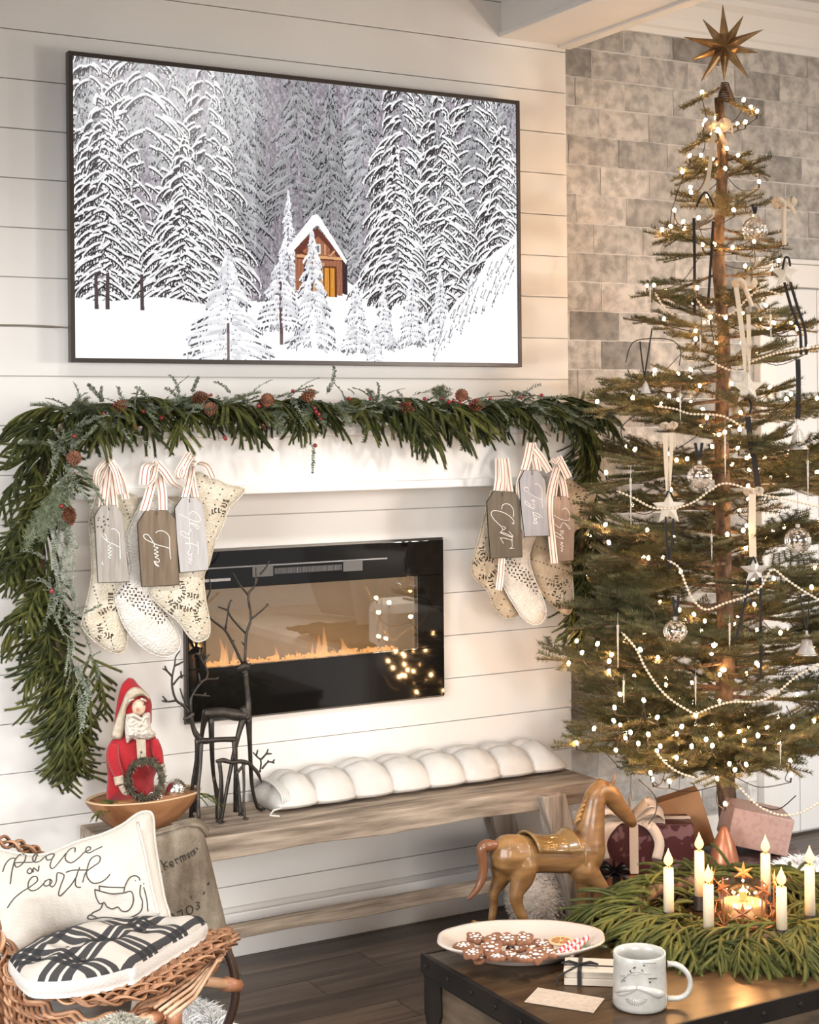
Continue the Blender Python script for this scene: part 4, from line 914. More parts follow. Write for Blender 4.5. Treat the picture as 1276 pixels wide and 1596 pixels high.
# ---------------------------------------------------------------- bench cushion
M_lin = mat('white_linen', (.50,.475,.44), .9, col2=(.56,.535,.50), nscale=12, bump=.25, bscale=220)
cu = thing('bench_cushion', 'long white tufted cushion in puffy sections lying on the bench', 'cushion', (2.3,-.14,.45))
cx0, cx1 = 1.835, 2.815; nl = 8
def cush(side):
    NU, NV = 161, 23
    def f(i, j):
        u = i/(NU-1); v = j/(NV-1); lobe = abs(math.sin(PI*nl*u+.0)); lb = lobe**.42 if lobe > 0 else 0
        row = abs(math.sin(2*PI*v))**.5; e = min(1, math.sin(PI*v)**.45)
        ph = .55+.45*(lb*(.55+.45*row)); edge = (.80+.20*lb)
        k = int(u*nl); jit = .9+.2*mnoise.noise(Vector((k*1.7, 0, 3)))
        y = -.135+(-.5+v)*-.225*edge; x = cx0+(cx1-cx0)*u + .012*math.sin(PI*v)*(0)
        h = .088*e*ph*jit*(min(1,u*14)**.5)*(min(1,(1-u)*14)**.5)+.004*mnoise.noise(Vector((x*40,y*40,1)))*e
        return (x, y, .452+.022+h if side > 0 else .452+.022*(1-e))
    return MB().grid(NU, NV, f), NU, NV
mb, NU, NV = cush(1); b2, _, _ = cush(-1); b0 = len(mb.v); mb.v += b2.v; mb.f += [tuple(reversed([k+b0 for k in q])) for q in b2.f]; mb.m += b2.m
rim = [i for i in range(NU)]+[j*NU+NU-1 for j in range(1,NV)]+[(NV-1)*NU+i for i in range(NU-2,-1,-1)]+[j*NU for j in range(NV-2,0,-1)]
for a, b in zip(rim, rim[1:]+rim[:1]): mb.f.append((b, a, a+b0, b+b0)); mb.m.append(0)
mb.build('tufted_body', M_lin, cu, smooth=True)
mb = MB()
for k in range(4): c = Vector((cx0+.012+.006*k,-.135,.485)); mb.tube([c+Vector((0,.10*math.cos(a),.036*math.sin(a)+.004)) for a in [2*PI*q/24 for q in range(25)]], .0035, 6)
tag(mb.build('gathered_end_piping', M_lin, cu, smooth=True), kind='stuff')
mb = MB(); mb.tube([Vector((cx0+.02,-.23,.47)),Vector((cx0-.02,-.24,.468)),Vector((cx0-.035,-.25,.458)),Vector((cx0-.01,-.26,.455))], .003, 6); mb.build('tie', M_lin, cu, smooth=True)

# ================================================================ REINDEER
M_iron = mat('dark_cast_iron', (.030,.026,.022), .42, metal=.6, col2=(.055,.047,.040), nscale=40, bump=.3)
def deer(label, y, tubes, rot=None, feet=()):
    dz = [zc([p[:2] for p in t[0]], 240, 860, 3.71) for t in tubes]
    lo = min(Wy(x, yq, y).z for t in dz for x, yq in t)
    th = thing('reindeer_figurine', label, 'figurine', tuple(Wy(*dz[0][0], y).xy)+(.45,), 'dark metal reindeer on the bench')
    mb = MB()
    for t, q in zip(tubes, dz):
        pts = [(a[0], a[1], (r[2] if len(r) > 2 else 0), (r[3] if len(r) > 3 else None)) for a, r in zip(q, t[0])]
        dy = t[2] if len(t) > 2 else 0
        rad = t[1]
        n = len(q)
        rr = [rad[0]+(rad[1]-rad[0])*i/(n-1) for i in range(n)] if isinstance(rad, tuple) else rad
        P = [Wy(a, b, y+dy*(i/(n-1) if t[0][0][1] < t[0][-1][1] else 1)) for i, (a, b) in enumerate(q)]
        P = [Vector((p.x, p.y, max(p.z, .4545))) for p in P]
        sp_ = spl([tuple(p)+(r,) for p, r in zip(P, rr)], 4)
        mb.tube([s[:3] for s in sp_], [max(.0012, s[3]) for s in sp_], 8)
        if t[0][-1][1] > 1400 and t[0][-1][1] > t[0][0][1]: mb.ball(P[-1]+Vector((.002,0,.0)), .0075, 8, (1.3,1,.5))
    return mb, th
A = (.0032,.0020)
big = [([(530,700),(537,780),(545,860),(540,930),(525,960)],[.007,.007,.008,.012,.016]),
 ([(285,935),(330,935),(400,932),(470,945),(530,950)],[.011,.015,.015,.016,.014]), ([(510,900),(528,930),(530,965)],[.008,.013,.012]),
 ([(480,680),(510,665),(530,660),(548,668)],[.004,.010,.011,.007]),([(540,655),(560,645)],(.004,.002)),([(520,690),(535,705)],(.007,.006)),
 ([(520,955),(495,1030),(470,1130),(440,1270),(410,1430),(385,1565)],[.011,.008,.0065,.0055,.005,.0065],-.03),
 ([(545,955),(553,1100),(562,1300),(575,1400),(600,1480),(625,1488)],[.011,.007,.006,.005,.005,.005],.03),
 ([(300,940),(285,1000),(275,1070),(262,1180),(240,1330),(232,1500)],[.011,.008,.006,.005,.005,.006],.05),
 ([(330,955),(335,1150),(345,1300),(370,1400),(388,1450)],[.009,.007,.0055,.005,.004],.03),([(345,1300),(362,1430),(366,1540)],[.005,.005,.006],.0),
 ([(525,640),(528,560),(535,470),(560,380),(545,250),(585,190),(588,90)],[.0045,.004,.0042,.0036,.0036,.0028,.0018]),([(545,250),(495,190),(455,120)],A),([(560,390),(610,350),(662,303)],A),([(650,315),(650,298)],(.002,.0015)),
 ([(530,470),(480,420),(430,350),(440,290),(452,280)],[.0034,.003,.003,.0026,.0018]),([(432,340),(370,318)],(.003,.002)),
 ([(510,645),(455,530),(412,455),(370,420),(325,380),(300,300),(325,220),(320,160)],[.0042,.004,.0036,.0034,.003,.003,.0025,.0015]),([(412,450),(428,350)],A),([(455,535),(460,510)],A),([(530,545),(505,520)],A),([(585,190),(600,150)],A),([(612,130),(640,100),(668,50)],A)]
mb, th = deer('tallest dark metal reindeer with high antlers standing on the bench', -.20, big); mb.tube([Wy(*zc([(588,95)],240,860,3.71)[0],-.20), Wy(*zc([(640,95)],240,860,3.71)[0],-.2)], .001, 4) if False else None
mb.build('body_and_antlers', M_iron, th, smooth=True)
med = [([(213,955),(225,1010),(240,1050),(265,1085)],[.007,.0065,.008,.009]),([(255,1090),(300,1094),(350,1088),(410,1085),(470,1085)],[.009,.0085,.007,.007,.008]),
 ([(225,935),(212,950),(190,962),(168,968)],[.007,.008,.006,.003]),([(215,940),(232,932)],(.003,.002)),
 ([(250,1085),(246,1200),(222,1350),(214,1530)],[.008,.006,.005,.006],.03),([(272,1100),(266,1250),(255,1380),(258,1558)],[.007,.0055,.005,.006],-.03),
 ([(465,1080),(472,1200),(468,1350),(470,1500)],[.008,.006,.005,.006],.03),([(462,1090),(468,1200),(492,1400),(500,1522)],[.007,.0055,.005,.006],-.02),
 ([(215,930),(213,860),(228,820),(262,770),(300,738),(375,735)],[.004,.004,.0036,.0034,.003,.0018]),([(225,825),(280,830),(322,834)],A),([(285,835),(300,815)],A),([(268,760),(258,700)],A),([(300,740),(312,700),(290,650),(262,600),(240,585)],[.003,.0028,.0028,.0024,.0016]),([(262,600),(266,560)],A),([(290,645),(305,610),(322,592)],A),([(305,615),(300,590)],A),([(360,735),(372,725)],A),
 ([(205,932),(170,890),(130,860),(108,800),(104,730),(118,660),(125,610),(150,572)],[.004,.0038,.0035,.0033,.003,.0026,.0022,.0015]),([(104,720),(75,690),(50,675)],A),([(75,690),(62,660)],A),([(118,660),(150,645),(170,635)],A),([(130,860),(90,866),(62,866)],A),([(70,866),(45,862)],A),([(72,862),(50,835)],A),([(110,770),(150,722),(182,715)],A),([(160,730),(155,690)],A),([(195,895),(170,850),(150,790)],A)]
mb, th = deer('middle-sized dark metal reindeer turned away, beside the wooden bowl', -.235, med); mb.build('body_and_antlers', M_iron, th, smooth=True)
sml = [([(548,1222),(575,1250),(600,1280),(622,1335)],[.006,.005,.0055,.002]),([(358,1212),(400,1206),(450,1218),(500,1212),(548,1222)],[.004,.0065,.0055,.006,.0055]),
 ([(375,1215),(385,1310),(376,1430),(372,1555)],[.005,.0045,.004,.005],-.01),([(380,1218),(392,1330),(392,1440),(378,1545)],[.005,.0045,.004,.005],.03),
 ([(515,1222),(520,1350),(518,1450),(526,1545)],[.005,.004,.0038,.005],-.015),([(530,1222),(470,1300),(480,1400),(496,1500)],[.004,.004,.0035,.005],.03),
 ([(612,1275),(618,1210),(595,1185),(572,1160)],[.0028,.0025,.0022,.0016]),([(590,1180),(600,1145)],A),([(620,1200),(648,1168),(660,1140)],A),([(648,1168),(680,1168)],A),([(624,1255),(660,1215),(695,1222)],A),([(685,1218),(697,1200)],A),([(660,1215),(658,1205)],A)]
mb, th = deer('smallest dark metal reindeer lowering its head towards the white cushion', -.265, sml); mb.build('body_and_antlers', M_iron, th, smooth=True)

# ================================================================ BOWL WITH FIGURE
bc = Gz(225,1289,.45); bc.y = -.205; bc = Vector((Wy(225,1289,-.205).x, -.205, .4505))
bowl = thing('dough_bowl', 'oval carved wooden dough bowl on the left end of the bench', 'bowl', tuple(bc))
M_bowl = mat('honey_wood', (.17,.065,.024), .5, col2=(.33,.16,.07), nscale=4, nstretch=(2,8,2), bump=.15); M_rim = mat('pale_bowl_rim', (.52,.36,.22), .6)
mb = MB(); prof = [(.050,0),(.085,.018),(.125,.052),(.153,.086),(.160,.098)]; inn = [(.148,.097),(.135,.072),(.10,.035),(.05,.016),(.0,.014)]
wob = lambda a, z, r: 1+.012*math.sin(3*a+1)+.01*math.sin(7*a)
mb.lathe(prof, bc, 48, sx=1, sy=.58, fn=wob); mb.f.pop(); mb.m.pop(); mb.build('bowl_body', M_bowl, bowl, smooth=True)
mb = MB(); mb.lathe([(.160,.098),(.157,.101),(.150,.1005),(.148,.097)], bc, 48, sy=.58, fn=wob); del mb.f[-2:]; del mb.m[-2:]; mb.build('rim', M_rim, bowl, smooth=True)
mb = MB(); mb.lathe(inn[:-1], bc, 48, sy=.58, fn=wob); mb.build('hollow', M_bowl, bowl, smooth=True)
S7 = lambda p: zc(p, 120, 1040, 6.14); ys = -.205
sa = thing('bearded_figurine', 'bearded figure in a red hooded robe holding a small wreath, standing in the wooden bowl', 'figurine', tuple(Wy(*S7([(545,1270)])[0], ys)))
M_red = mat('red_felt', (.25,.004,.008), .95, col2=(.34,.008,.014), nscale=20, sheen=.3, bump=.3, bscale=300); M_burlap = mat('burlap_trim', (.40,.33,.24), .95, col2=(.52,.45,.35), nscale=60, bump=.5, bscale=300)
M_beard = mat('cream_fleece', (.50,.44,.37), .95, col2=(.64,.59,.52), nscale=40, bump=.9, bscale=90); M_face = mat('felt_skin', (.52,.36,.25), .9, col2=(.62,.47,.35), nscale=30)
def sflat(name, pts, m, y, th, step=1.2, ref=None, extra=None, par=None, pw=.5):
    mb, h = inflate(spl(S7(pts+[pts[0]]), 3)[:-1], step, th, lambda u, v, hh: Wy(u, v, y-hh), pw, ref=ref, extra=extra); return mb.build(name, m, par or sa, smooth=True)
sflat('robe', [(420,650),(335,690),(280,790),(278,900),(292,1050),(285,1270),(400,1290),(560,1290),(720,1285),(735,1150),(740,1050),(800,900),(770,740),(735,640),(580,620)], M_red, ys, .046)
sflat('hood', [(490,98),(430,160),(395,270),(370,420),(345,600),(332,668),(420,690),(560,600),(700,560),(716,420),(712,330),(660,240),(590,170),(540,110)], M_red, ys+.004, .026)
wn = lambda u, v: 1+.25*mnoise.noise(Vector((u*.25, v*.25, 2)))
sflat('hood_trim', [(445,300),(400,420),(350,560),(332,668),(420,690),(450,600),(462,480),(480,380),(560,290),(640,275),(705,320),(690,270),(620,205),(540,190),(480,230)], M_burlap, ys-.020, .013, ref=4)
fc = Wy(*S7([(590,385)])[0], ys-.026); sf = MB().ball(fc, .0185, 16, (1,.8,1.2)).build('face', M_face, sa, smooth=True)
mb = MB()
for x, yq in ((520,345),(645,345)): mb.ball(Wy(*S7([(x,yq+8)])[0], ys-.0395), .0026, 8)
mb.build('eyes', M_blk, sa); MB().ball(Wy(*S7([(578,405)])[0], ys-.043), .0040, 10, (.9,1,1.3)).build('nose', mat('nose_felt',(.45,.22,.12),.9), sa, smooth=True)
mb = MB(); mb.tube([Wy(*p, ys-.040) for p in S7([(490,335),(505,315),(545,305)])], [.002,.0035,.002], 6); mb.tube([Wy(*p, ys-.040) for p in S7([(610,300),(640,310),(665,330)])], [.002,.0035,.002], 6); mb.build('eyebrows', M_beard, sa, smooth=True)
sflat('beard', [(470,450),(455,560),(460,650),(480,735),(520,690),(570,700),(600,690),(650,695),(700,690),(755,640),(705,580),(700,440),(640,440),(600,480),(540,440)], M_beard, ys-.026, .026, ref=8, extra=wn)
mb = MB(); mb.tube([Wy(*p, ys-.048) for p in S7([(480,480),(530,455),(590,480),(620,500),(660,470),(690,480)])], [.003,.006,.004,.004,.006,.003], 8); mb.build('moustache', M_beard, sa, smooth=True)
mb = MB().prism(S7([(565,690),(655,690),(665,900),(580,900)]), lambda u, v, h: Wy(u, v, ys-.050+h), .006).build('placket', M_burlap, sa)
mb = MB()
for k in range(3): a = PI*k/3+.3; c = Wy(*S7([(615,815)])[0], ys-.0505); d = Vector((math.cos(a),0,math.sin(a)))*.0045; mb.tube([c-d, c+d], .0006, 4)
mb.build('snowflake_mark', M_blk, sa)
def stube(name, pts, rad, m, y0, y1, par=None): 
    q = S7(pts); mb = MB(); P = [tuple(Wy(*p, y0+(y1-y0)*i/(len(q)-1)))+(r,) for i,(p,r) in enumerate(zip(q,rad))]; s = spl(P,4); mb.tube([a[:3] for a in s],[a[3] for a in s],12); return mb.build(name, m, par or sa, smooth=True)
stube('sleeve', [(350,740),(340,850),(370,960),(410,1050)], [.014,.017,.015,.012], M_red, ys-.02, ys-.045); stube('cuff', [(395,1040),(412,1120)], [.0135,.0135], M_burlap, ys-.045, ys-.05); stube('hand', [(420,1130),(455,1190),(480,1215)], [.008,.008,.004], M_burlap, ys-.05, ys-.05)
stube('sleeve', [(730,700),(765,800),(790,930)], [.013,.015,.012], M_red, ys-.02, ys-.045); stube('cuff', [(795,930),(812,1010)], [.0125,.012], M_burlap, ys-.045, ys-.05)
# small wreath in its hands
wr = MB(); ctr = S7([(650,1075)])[0]; rr = random.Random(4)
ringp = [Wy(ctr[0]+26*math.cos(a), ctr[1]+28*math.sin(a)*1.05, ys-.062) for a in [2*PI*k/36 for k in range(36)]]
wr.tube(ringp, .0065, 6, closed=True)
for i in range(170):
    a_ = ringp[rr.randrange(36)]; d_ = Vector((rr.uniform(-1,1), rr.uniform(-.9,.1), rr.uniform(-1,1))).normalized(); wr.tube([a_, a_+d_*.008, a_+d_*.016+Vector((rr.uniform(-.004,.004),0,rr.uniform(-.004,.004)))], [.0016,.0022,.0007], 4)
for i in range(36): needle_seg(wr, ringp[i], ringp[(i+1)%36], .017, 2600, rr, rows=7, w=.0014, fwd=.9)
wr.build('little_wreath', mat('dried_wreath_brown', (.04,.033,.02), .7, col2=(.15,.13,.085), nscale=60), sa)
# loose bits lying in the bowl
M_silver = mat('mercury_silver', (.75,.74,.72), .16, metal=1)
c = Wy(*S7([(945,1172)])[0], -.225); sb = thing('silver_ball', 'ribbed silver glass ball ornament lying in the wooden bowl', 'ornament', tuple(c))
mb = MB(); n = 24; prof = [(.029*math.sin(PI*i/14)+.0001, -.029*math.cos(PI*i/14)) for i in range(15)]; mb.lathe(prof, c, 72, axis=(-.6,-.7,.15), fn=lambda a, z, r: 1+.05*math.cos(a*24)); mb.build('ribbed_glass', M_silver, sb, smooth=True)
MB().lathe([(.008,0),(.008,.006),(.004,.008)], c+Vector((-.6,-.7,.15)).normalized()*.0275, 16, axis=(-.6,-.7,.15)).build('cap', M_silver, sb)
c = Wy(*S7([(740,1245)])[0], -.255); sc_ = thing('silver_beaded_cluster', 'silver pinecone-like cluster lying in front of the figure in the bowl', 'ornament', tuple(c)); mb = MB()
for i in range(60):
    a = i*2.4; t = i/60; r = math.sqrt(1-(2*t-1)**2); mb.ball(c+Vector((.020*r*math.cos(a), .014*r*math.sin(a), .014*(2*t-1))), .0032, 6)
tag(mb.build('beads', M_silver, sc_, smooth=True), kind='stuff')
for k,(px0,py0,d,s) in enumerate([(155,1250,(1,-.1,.1),.42),(190,1250,(1,-.1,.05),.4),(298,1238,(.8,-.2,.1),.42),(178,1254,(-1,-.2,.0),.4)]):
    p = Wy(px0,py0,-.235); o = place(SPR[k], 'pine_sprig', None, p, q_dir(d), s); tag(o, ['small pine sprig at the left rim of the wooden bowl','small pine sprig in the middle of the wooden bowl, before the robe','small pine sprig spilling over the right rim of the wooden bowl','small pine sprig pointing left beneath the red robe'][k], 'sprig', 'pine sprigs in the bowl')

# ================================================================ SACK CLOTH over the bench front
M_sack = mat('old_grain_sack', (.13,.098,.066), .95, col2=(.31,.26,.195), nscale=7, nstretch=(3,3,1), nlo=.35, nhi=.68, bump=.6, bscale=160)
sk = thing('grain_sack', 'worn brown grain sack with black lettering draped over the bench behind the wicker chair', 'sack', tuple(Wy(290,1470,-.40)))
poly = [(226,1306),(250,1300),(268,1294),(292,1288),(308,1290),(318,1300),(326,1330),(338,1380),(350,1430),(360,1478),(352,1500),(300,1510),(240,1510),(225,1440),(220,1370)]
fold = lambda u, v: 1+.12*mnoise.noise(Vector((u*.05, v*.02, 5)))+.10*mnoise.noise(Vector((u*.2, v*.1, 9)))
mb, hk = inflate(poly, 2.5, .020, lambda u, v, hh: Wy(u, v, -.405-hh), .4, ref=10, extra=fold); mb.build('sack_cloth', M_sack, sk, smooth=True)
mb = MB(); tp = [(238,1302),(268,1293),(296,1286),(312,1288),(322,1302)]; mb.tube([Wy(x, yq, -.385) for x, yq in spl(tp,4)], [.006]*17, 8); mb.tube([Wy(x, yq-3, -.36) for x, yq in spl(tp,4)], .007, 8); mb.tube([Wy(x, yq-6, -.33) for x, yq in spl(tp[1:],4)], .008, 8); tag(mb.build('gathered_top', M_sack, sk, smooth=True), kind='stuff')
def letters(strk, org, s, yfn, r, name, m, par):
    mb = MB()
    for st in strk: mb.tube([yfn(*p) for p in spl(zc(st,*org,s),4)], r, 5)
    return mb.build(name, m, par)
ak = [[(65,585),(140,635)],[(120,480),(185,610)],[(150,540),(215,570)],[(150,545),(200,500)],[(240,530),(275,545),(270,510),(245,500),(235,530),(255,565),(290,555)],[(300,470),(330,530)],[(305,490),(320,465),(345,470)],[(355,440),(385,510)],[(365,455),(385,430),(415,490)],[(395,440),(415,420),(440,475)],[(450,420),(475,460)],[(445,425),(465,400),(485,440),(465,455)],[(490,380),(520,435)],[(495,395),(520,370),(545,420)],[(530,350),(560,400)],[(560,330),(585,350)]]
ak += [[(230,1200),(245,1160)],[(250,1195),(260,1150),(290,1180)],[(325,1135),(385,1100)],[(385,1100),(395,1170)],[(450,1060),(440,1110),(465,1155),(510,1140),(520,1080),(490,1050),(455,1060)],[(560,1010),(600,1010),(580,1050)],[(575,1045),(605,1060),(590,1090),(560,1095)],[(490,920),(505,960)],[(650,910),(665,890),(660,870)],[(700,790),(730,760)],[(715,760),(725,790)]]
letters(ak, (235,1280), 7.98, lambda x, yq: Wy(x, yq, -.405-hk(x, yq)-.0004), .0016, 'printed_lettering', mat('faded_black_print', (.035,.028,.022), .9), sk)['kind'] = 'stuff'
# ================================================================ WICKER CHAIR
M_wick = mat('honey_wicker', (.17,.070,.032), .45, col2=(.44,.245,.135), nscale=9, nstretch=(1,1,1), nlo=.35, nhi=.65, spec=.5, bump=.2, bscale=60, rand=[(.7,.66,.62),(1.15,1.12,1.1)])
M_rat = mat('pale_rattan', (.48,.26,.14), .4, col2=(.58,.36,.22), nscale=12); M_dkr = mat('dark_rattan', (.045,.022,.014), .35)
ch = thing('wicker_chair', 'honey coloured wicker chair with a thick braided rim at the lower left', 'chair', (1.05,-1.0,0))
def frame_at(P, i):
    t = (P[min(i+1,len(P)-1)]-P[max(i-1,0)]).normalized(); s = t.cross(Vector((0,0,1))); s = s.normalized() if s.length > 1e-3 else Vector((1,0,0)); return t, s, s.cross(t)
def braid(path, rad, name='braid_strand', nst=3, sub=3, per=.075, sr=.0042, mat_=None):
    P = [Vector(p) for p in spl([tuple(q) for q in path], 14)]; L = [0]
    for a, b in zip(P, P[1:]): L.append(L[-1]+(b-a).length)
    for k in range(nst):
        for q in range(sub):
            pts = []
            for i, p in enumerate(P):
                t, s, n = frame_at(P, i); ph = 2*PI*(L[i]/per+k/nst); off = (q-(sub-1)/2)*sr*1.7
                pts.append(p+s*(math.sin(ph)*rad+0)+n*(math.sin(2*ph)*rad*.34)+s*off*1.0+n*off*.25)
            MB().tube(pts, [sr*(.9+.2*mnoise.noise(Vector((i*.3,k,q)))) for i in range(len(pts))], 6).build(name, mat_ or M_wick, ch, smooth=True)
rimpx = [(-40,1400,.60),(-12,1452,.52),(18,1500,.455),(55,1535,.435),(105,1553,.43),(165,1558,.43),(230,1543,.43),(292,1503,.43),(340,1473,.43)]
rimP = [Gz(x, y, z) for x, y, z in rimpx]
braid(rimP, .019, nst=3, sub=6, per=.125, sr=.0027)
braid([Gz(x, y-14, z+.004) for x, y, z in rimpx], .016, nst=3, sub=5, per=.115, sr=.0026)
end = [Gz(300,1500,.42), Gz(352,1472,.42), Gz(352,1456,.42), Gz(320,1458,.42), Gz(270,1450,.42)]
braid(end, .015, nst=3, sub=5, per=.08, sr=.0026)
back = [Pd(-70,1310,3.5),Pd(-20,1308,3.52),(Pd(30,1318,3.54)),Pd(70,1335,3.56),Pd(110,1362,3.57),Pd(150,1400,3.58),Pd(200,1440,3.56)]
braid(back, .024, nst=3, sub=6, per=.11, sr=.0034)
# woven apron below the rim
rs = [Vector(p) for p in spl([tuple(q) for q in rimP], 8)]; N = len(rs)
for k in range(11):
    for q in range(2):
        pts = []
        for i, p in enumerate(rs):
            f = i/(N-1); tp = 1 if f < .62 else max(.30, 1-(f-.62)*1.85); t, s, n = frame_at(rs, i)
            pts.append(p+Vector((0,0,-(.034+.0125*k)*tp-.006*q))+s*(.010*math.sin(i*.9+k*PI+q)-.002*k+(.004*q)) + Vector((0,0,.003*math.sin(i*.8+k*2))))
        MB().tube(pts, .0046, 6).build('weave_strand', M_wick, ch, smooth=True)
for k in range(6):   # fanned strands at the right tip
    a = Gz(352-3*k, 1474+5*k, .415); b = Gz(225+8*k, 1560+5*k, .40); m_ = (a+b)/2+Vector((0,0,-.004*k))
    MB().tube([a+Vector((.012,.004,0)), a, m_, b], .0042, 6).build('fan_strand', mat('pale_wicker',(.38,.22,.13),.45,col2=(.54,.37,.25),nscale=12), ch, smooth=True)
# seat, legs and hoop
mb = MB(); seatpts = [Gz(x, y, .412) for x, y in [(20,1495),(60,1530),(110,1548),(165,1552),(230,1538),(300,1497),(345,1466),(330,1450),(200,1430),(90,1440)]]; n = len(seatpts)
mb.add(seatpts+[p+Vector((0,0,-.02)) for p in seatpts], [tuple(reversed(range(n))), tuple(range(n,2*n))]+[(i,(i+1)%n,(i+1)%n+n,i+n) for i in range(n)]); mb.build('woven_seat', M_wick, ch)
p = Gz(270,1560,.395); MB().tube([p, Vector((p.x,p.y,.2)), Vector((p.x+.005,p.y,.012))], .014, 10).build('leg', M_rat, ch, smooth=True)
MB().tube([p+Vector((.002,0,-.012)), p+Vector((.0,0,-.055))], [.0165,.0165], 10).build('leg_binding', mat('reed_binding',(.38,.17,.09),.4), ch, smooth=True)
a = Pd(185,1606,2.98); b = Pd(258,1578,3.13); MB().tube([a, b, p+Vector((0,0,-.05))], .0125, 10).build('rail', M_rat, ch, smooth=True)
MB().tube([b+(a-b)*.15, b+(a-b)*.38], .0145, 10).build('rail_binding', MATS['reed_binding'], ch, smooth=True)
a = Pd(300,1527,3.38); b = Pd(368,1536,3.50); MB().tube([a, b], [.011,.012], 10).build('rail', M_rat, ch, smooth=True); MB().tube([a+(b-a)*.72, b+(b-a)*.04], .0155, 10).build('rail_binding', MATS['reed_binding'], ch, smooth=True)
MB().tube([Pd(x,y,3.5) for x,y in spl([(350,1472),(362,1505),(367,1540),(362,1575),(348,1610),(325,1650),(290,1690)],5)], .0105, 10).build('bent_runner', M_dkr, ch, smooth=True)
for x, y in ((.80,-.88),(.82,-1.25)): MB().tube([(x,y,.39),(x,y,.012)], .014, 8).build('leg', M_rat, ch, smooth=True)
MB().tube([Pd(-70,1310,3.52),Pd(-75,1450,3.5),Vector((.80,-.88,.39))], .014, 8).build('back_post', M_rat, ch, smooth=True)

# ---------------------------------------------------------------- lettered pillow
M_pil = mat('natural_linen', (.42,.385,.335), .95, col2=(.47,.435,.385), nscale=6, bump=.3, bscale=250)
M_thr = mat('charcoal_thread', (.05,.042,.036), .9)
pw = thing('lettered_pillow', 'natural linen pillow with grey script and a dove, leaning in the wicker chair', 'pillow', tuple(Pd(130,1470,3.34)))
pp = [(-75,1335),(-30,1318),(0,1324),(40,1332),(75,1330),(120,1312),(160,1300),(190,1286),(212,1270),(228,1265),(238,1272),(241,1310),(248,1355),(256,1400),(264,1435),(235,1440),(180,1446),(120,1452),(70,1462),(30,1484),(-30,1500),(-70,1490),(-85,1410)]
pf = lambda u, v, h: Pd(u, v, 3.36+(1470-v)*.0007+(.05 if u < 0 else 0)*0-h)
wr_ = lambda u, v: 1+.10*mnoise.noise(Vector((u*.04, v*.03, 1)))+.05*mnoise.noise(Vector((u*.12, v*.05, 4)))
mb, hp = inflate(spl(pp+[pp[0]],3)[:-1], 2.6, .055, pf, .55, ref=75, extra=wr_); mb.build('pillow_body', M_pil, pw, smooth=True)
mb = MB(); ed = spl(pp+[pp[0]],4); mb.tube([pf(u, v, .001) for u, v in ed], .0035, 6); mb.build('seam_piping', M_pil, pw, smooth=True)
mb = MB(); mb.tube([pf(u, v, hp(u, v)+.002) for u, v in spl([(214,1282),(226,1330),(236,1380),(247,1425)],5)], .003, 6); mb.build('flange_stitching', M_pil, pw, smooth=True)
PL = [[(22,312),(45,250),(85,205),(125,205),(110,260),(95,330),(85,415)],[(110,260),(125,215),(165,170),(210,170),(205,220),(170,260),(135,275),(125,240),(200,235),(280,230),(300,190),(310,170),(290,165),(270,200),(285,232),(330,225),(370,190),(420,165),(450,170),(430,205),(390,215),(380,190)],[(450,170),(430,210),(415,265),(440,285),(500,220),(545,160)],[(620,150),(620,115),(580,125),(545,170),(545,215),(590,238),(650,200),(700,150),(745,130),(748,108),(720,110),(710,145),(740,155),(790,130),(848,103)],
 [(228,300),(245,282),(262,295),(262,318),(245,328),(226,318),(228,300)],[(275,318),(278,280),(315,308),(322,265)],
 [(60,612),(110,540),(180,480),(260,430),(310,385),(300,352),(265,358),(235,400),(235,450),(270,470),(320,450),(360,410),(385,385),(415,375),(430,400),(390,430),(362,420),(375,385)],[(415,375),(415,425),(440,435),(465,395),(470,340),(480,320),(520,330),(530,355),(505,420),(485,490),(495,512),(520,495),(590,420),(640,340)],[(660,275),(630,360),(625,420),(645,442),(670,440)],[(545,318),(600,300),(680,298),(725,298)],[(685,400),(710,320),(770,270),(820,235),(830,195),(800,178),(750,210),(722,290),(720,350),(765,405),(830,400),(880,370),(912,332)],
 [(1025,478),(1040,420),(1075,360),(1120,345),(1150,360),(1160,385)],[(1165,420),(1160,500),(1180,560),(1165,640),(1080,690),(1000,700),(900,690),(840,690),(760,705),(725,695),(745,670),(800,690)],[(820,430),(825,470)],[(820,430),(900,440),(1030,443)],[(785,458),(850,478),(930,495),(1020,488),(1085,475),(1105,530),(1095,590),(1060,635),(1010,638),(975,605),(930,620),(885,600),(860,565),(830,620),(770,650),(750,675)],[(785,458),(795,520),(825,575),(855,570)],[(1120,384),(1122,389)],[(1188,408),(1194,414)],[(1190,440),(1215,540),(1225,640)]]
letters(PL, (0,1300), 5.317, lambda x, y: pf(x, y, hp(x, y)+.0006), .0014, 'stitched_lettering_and_dove', M_thr, pw)
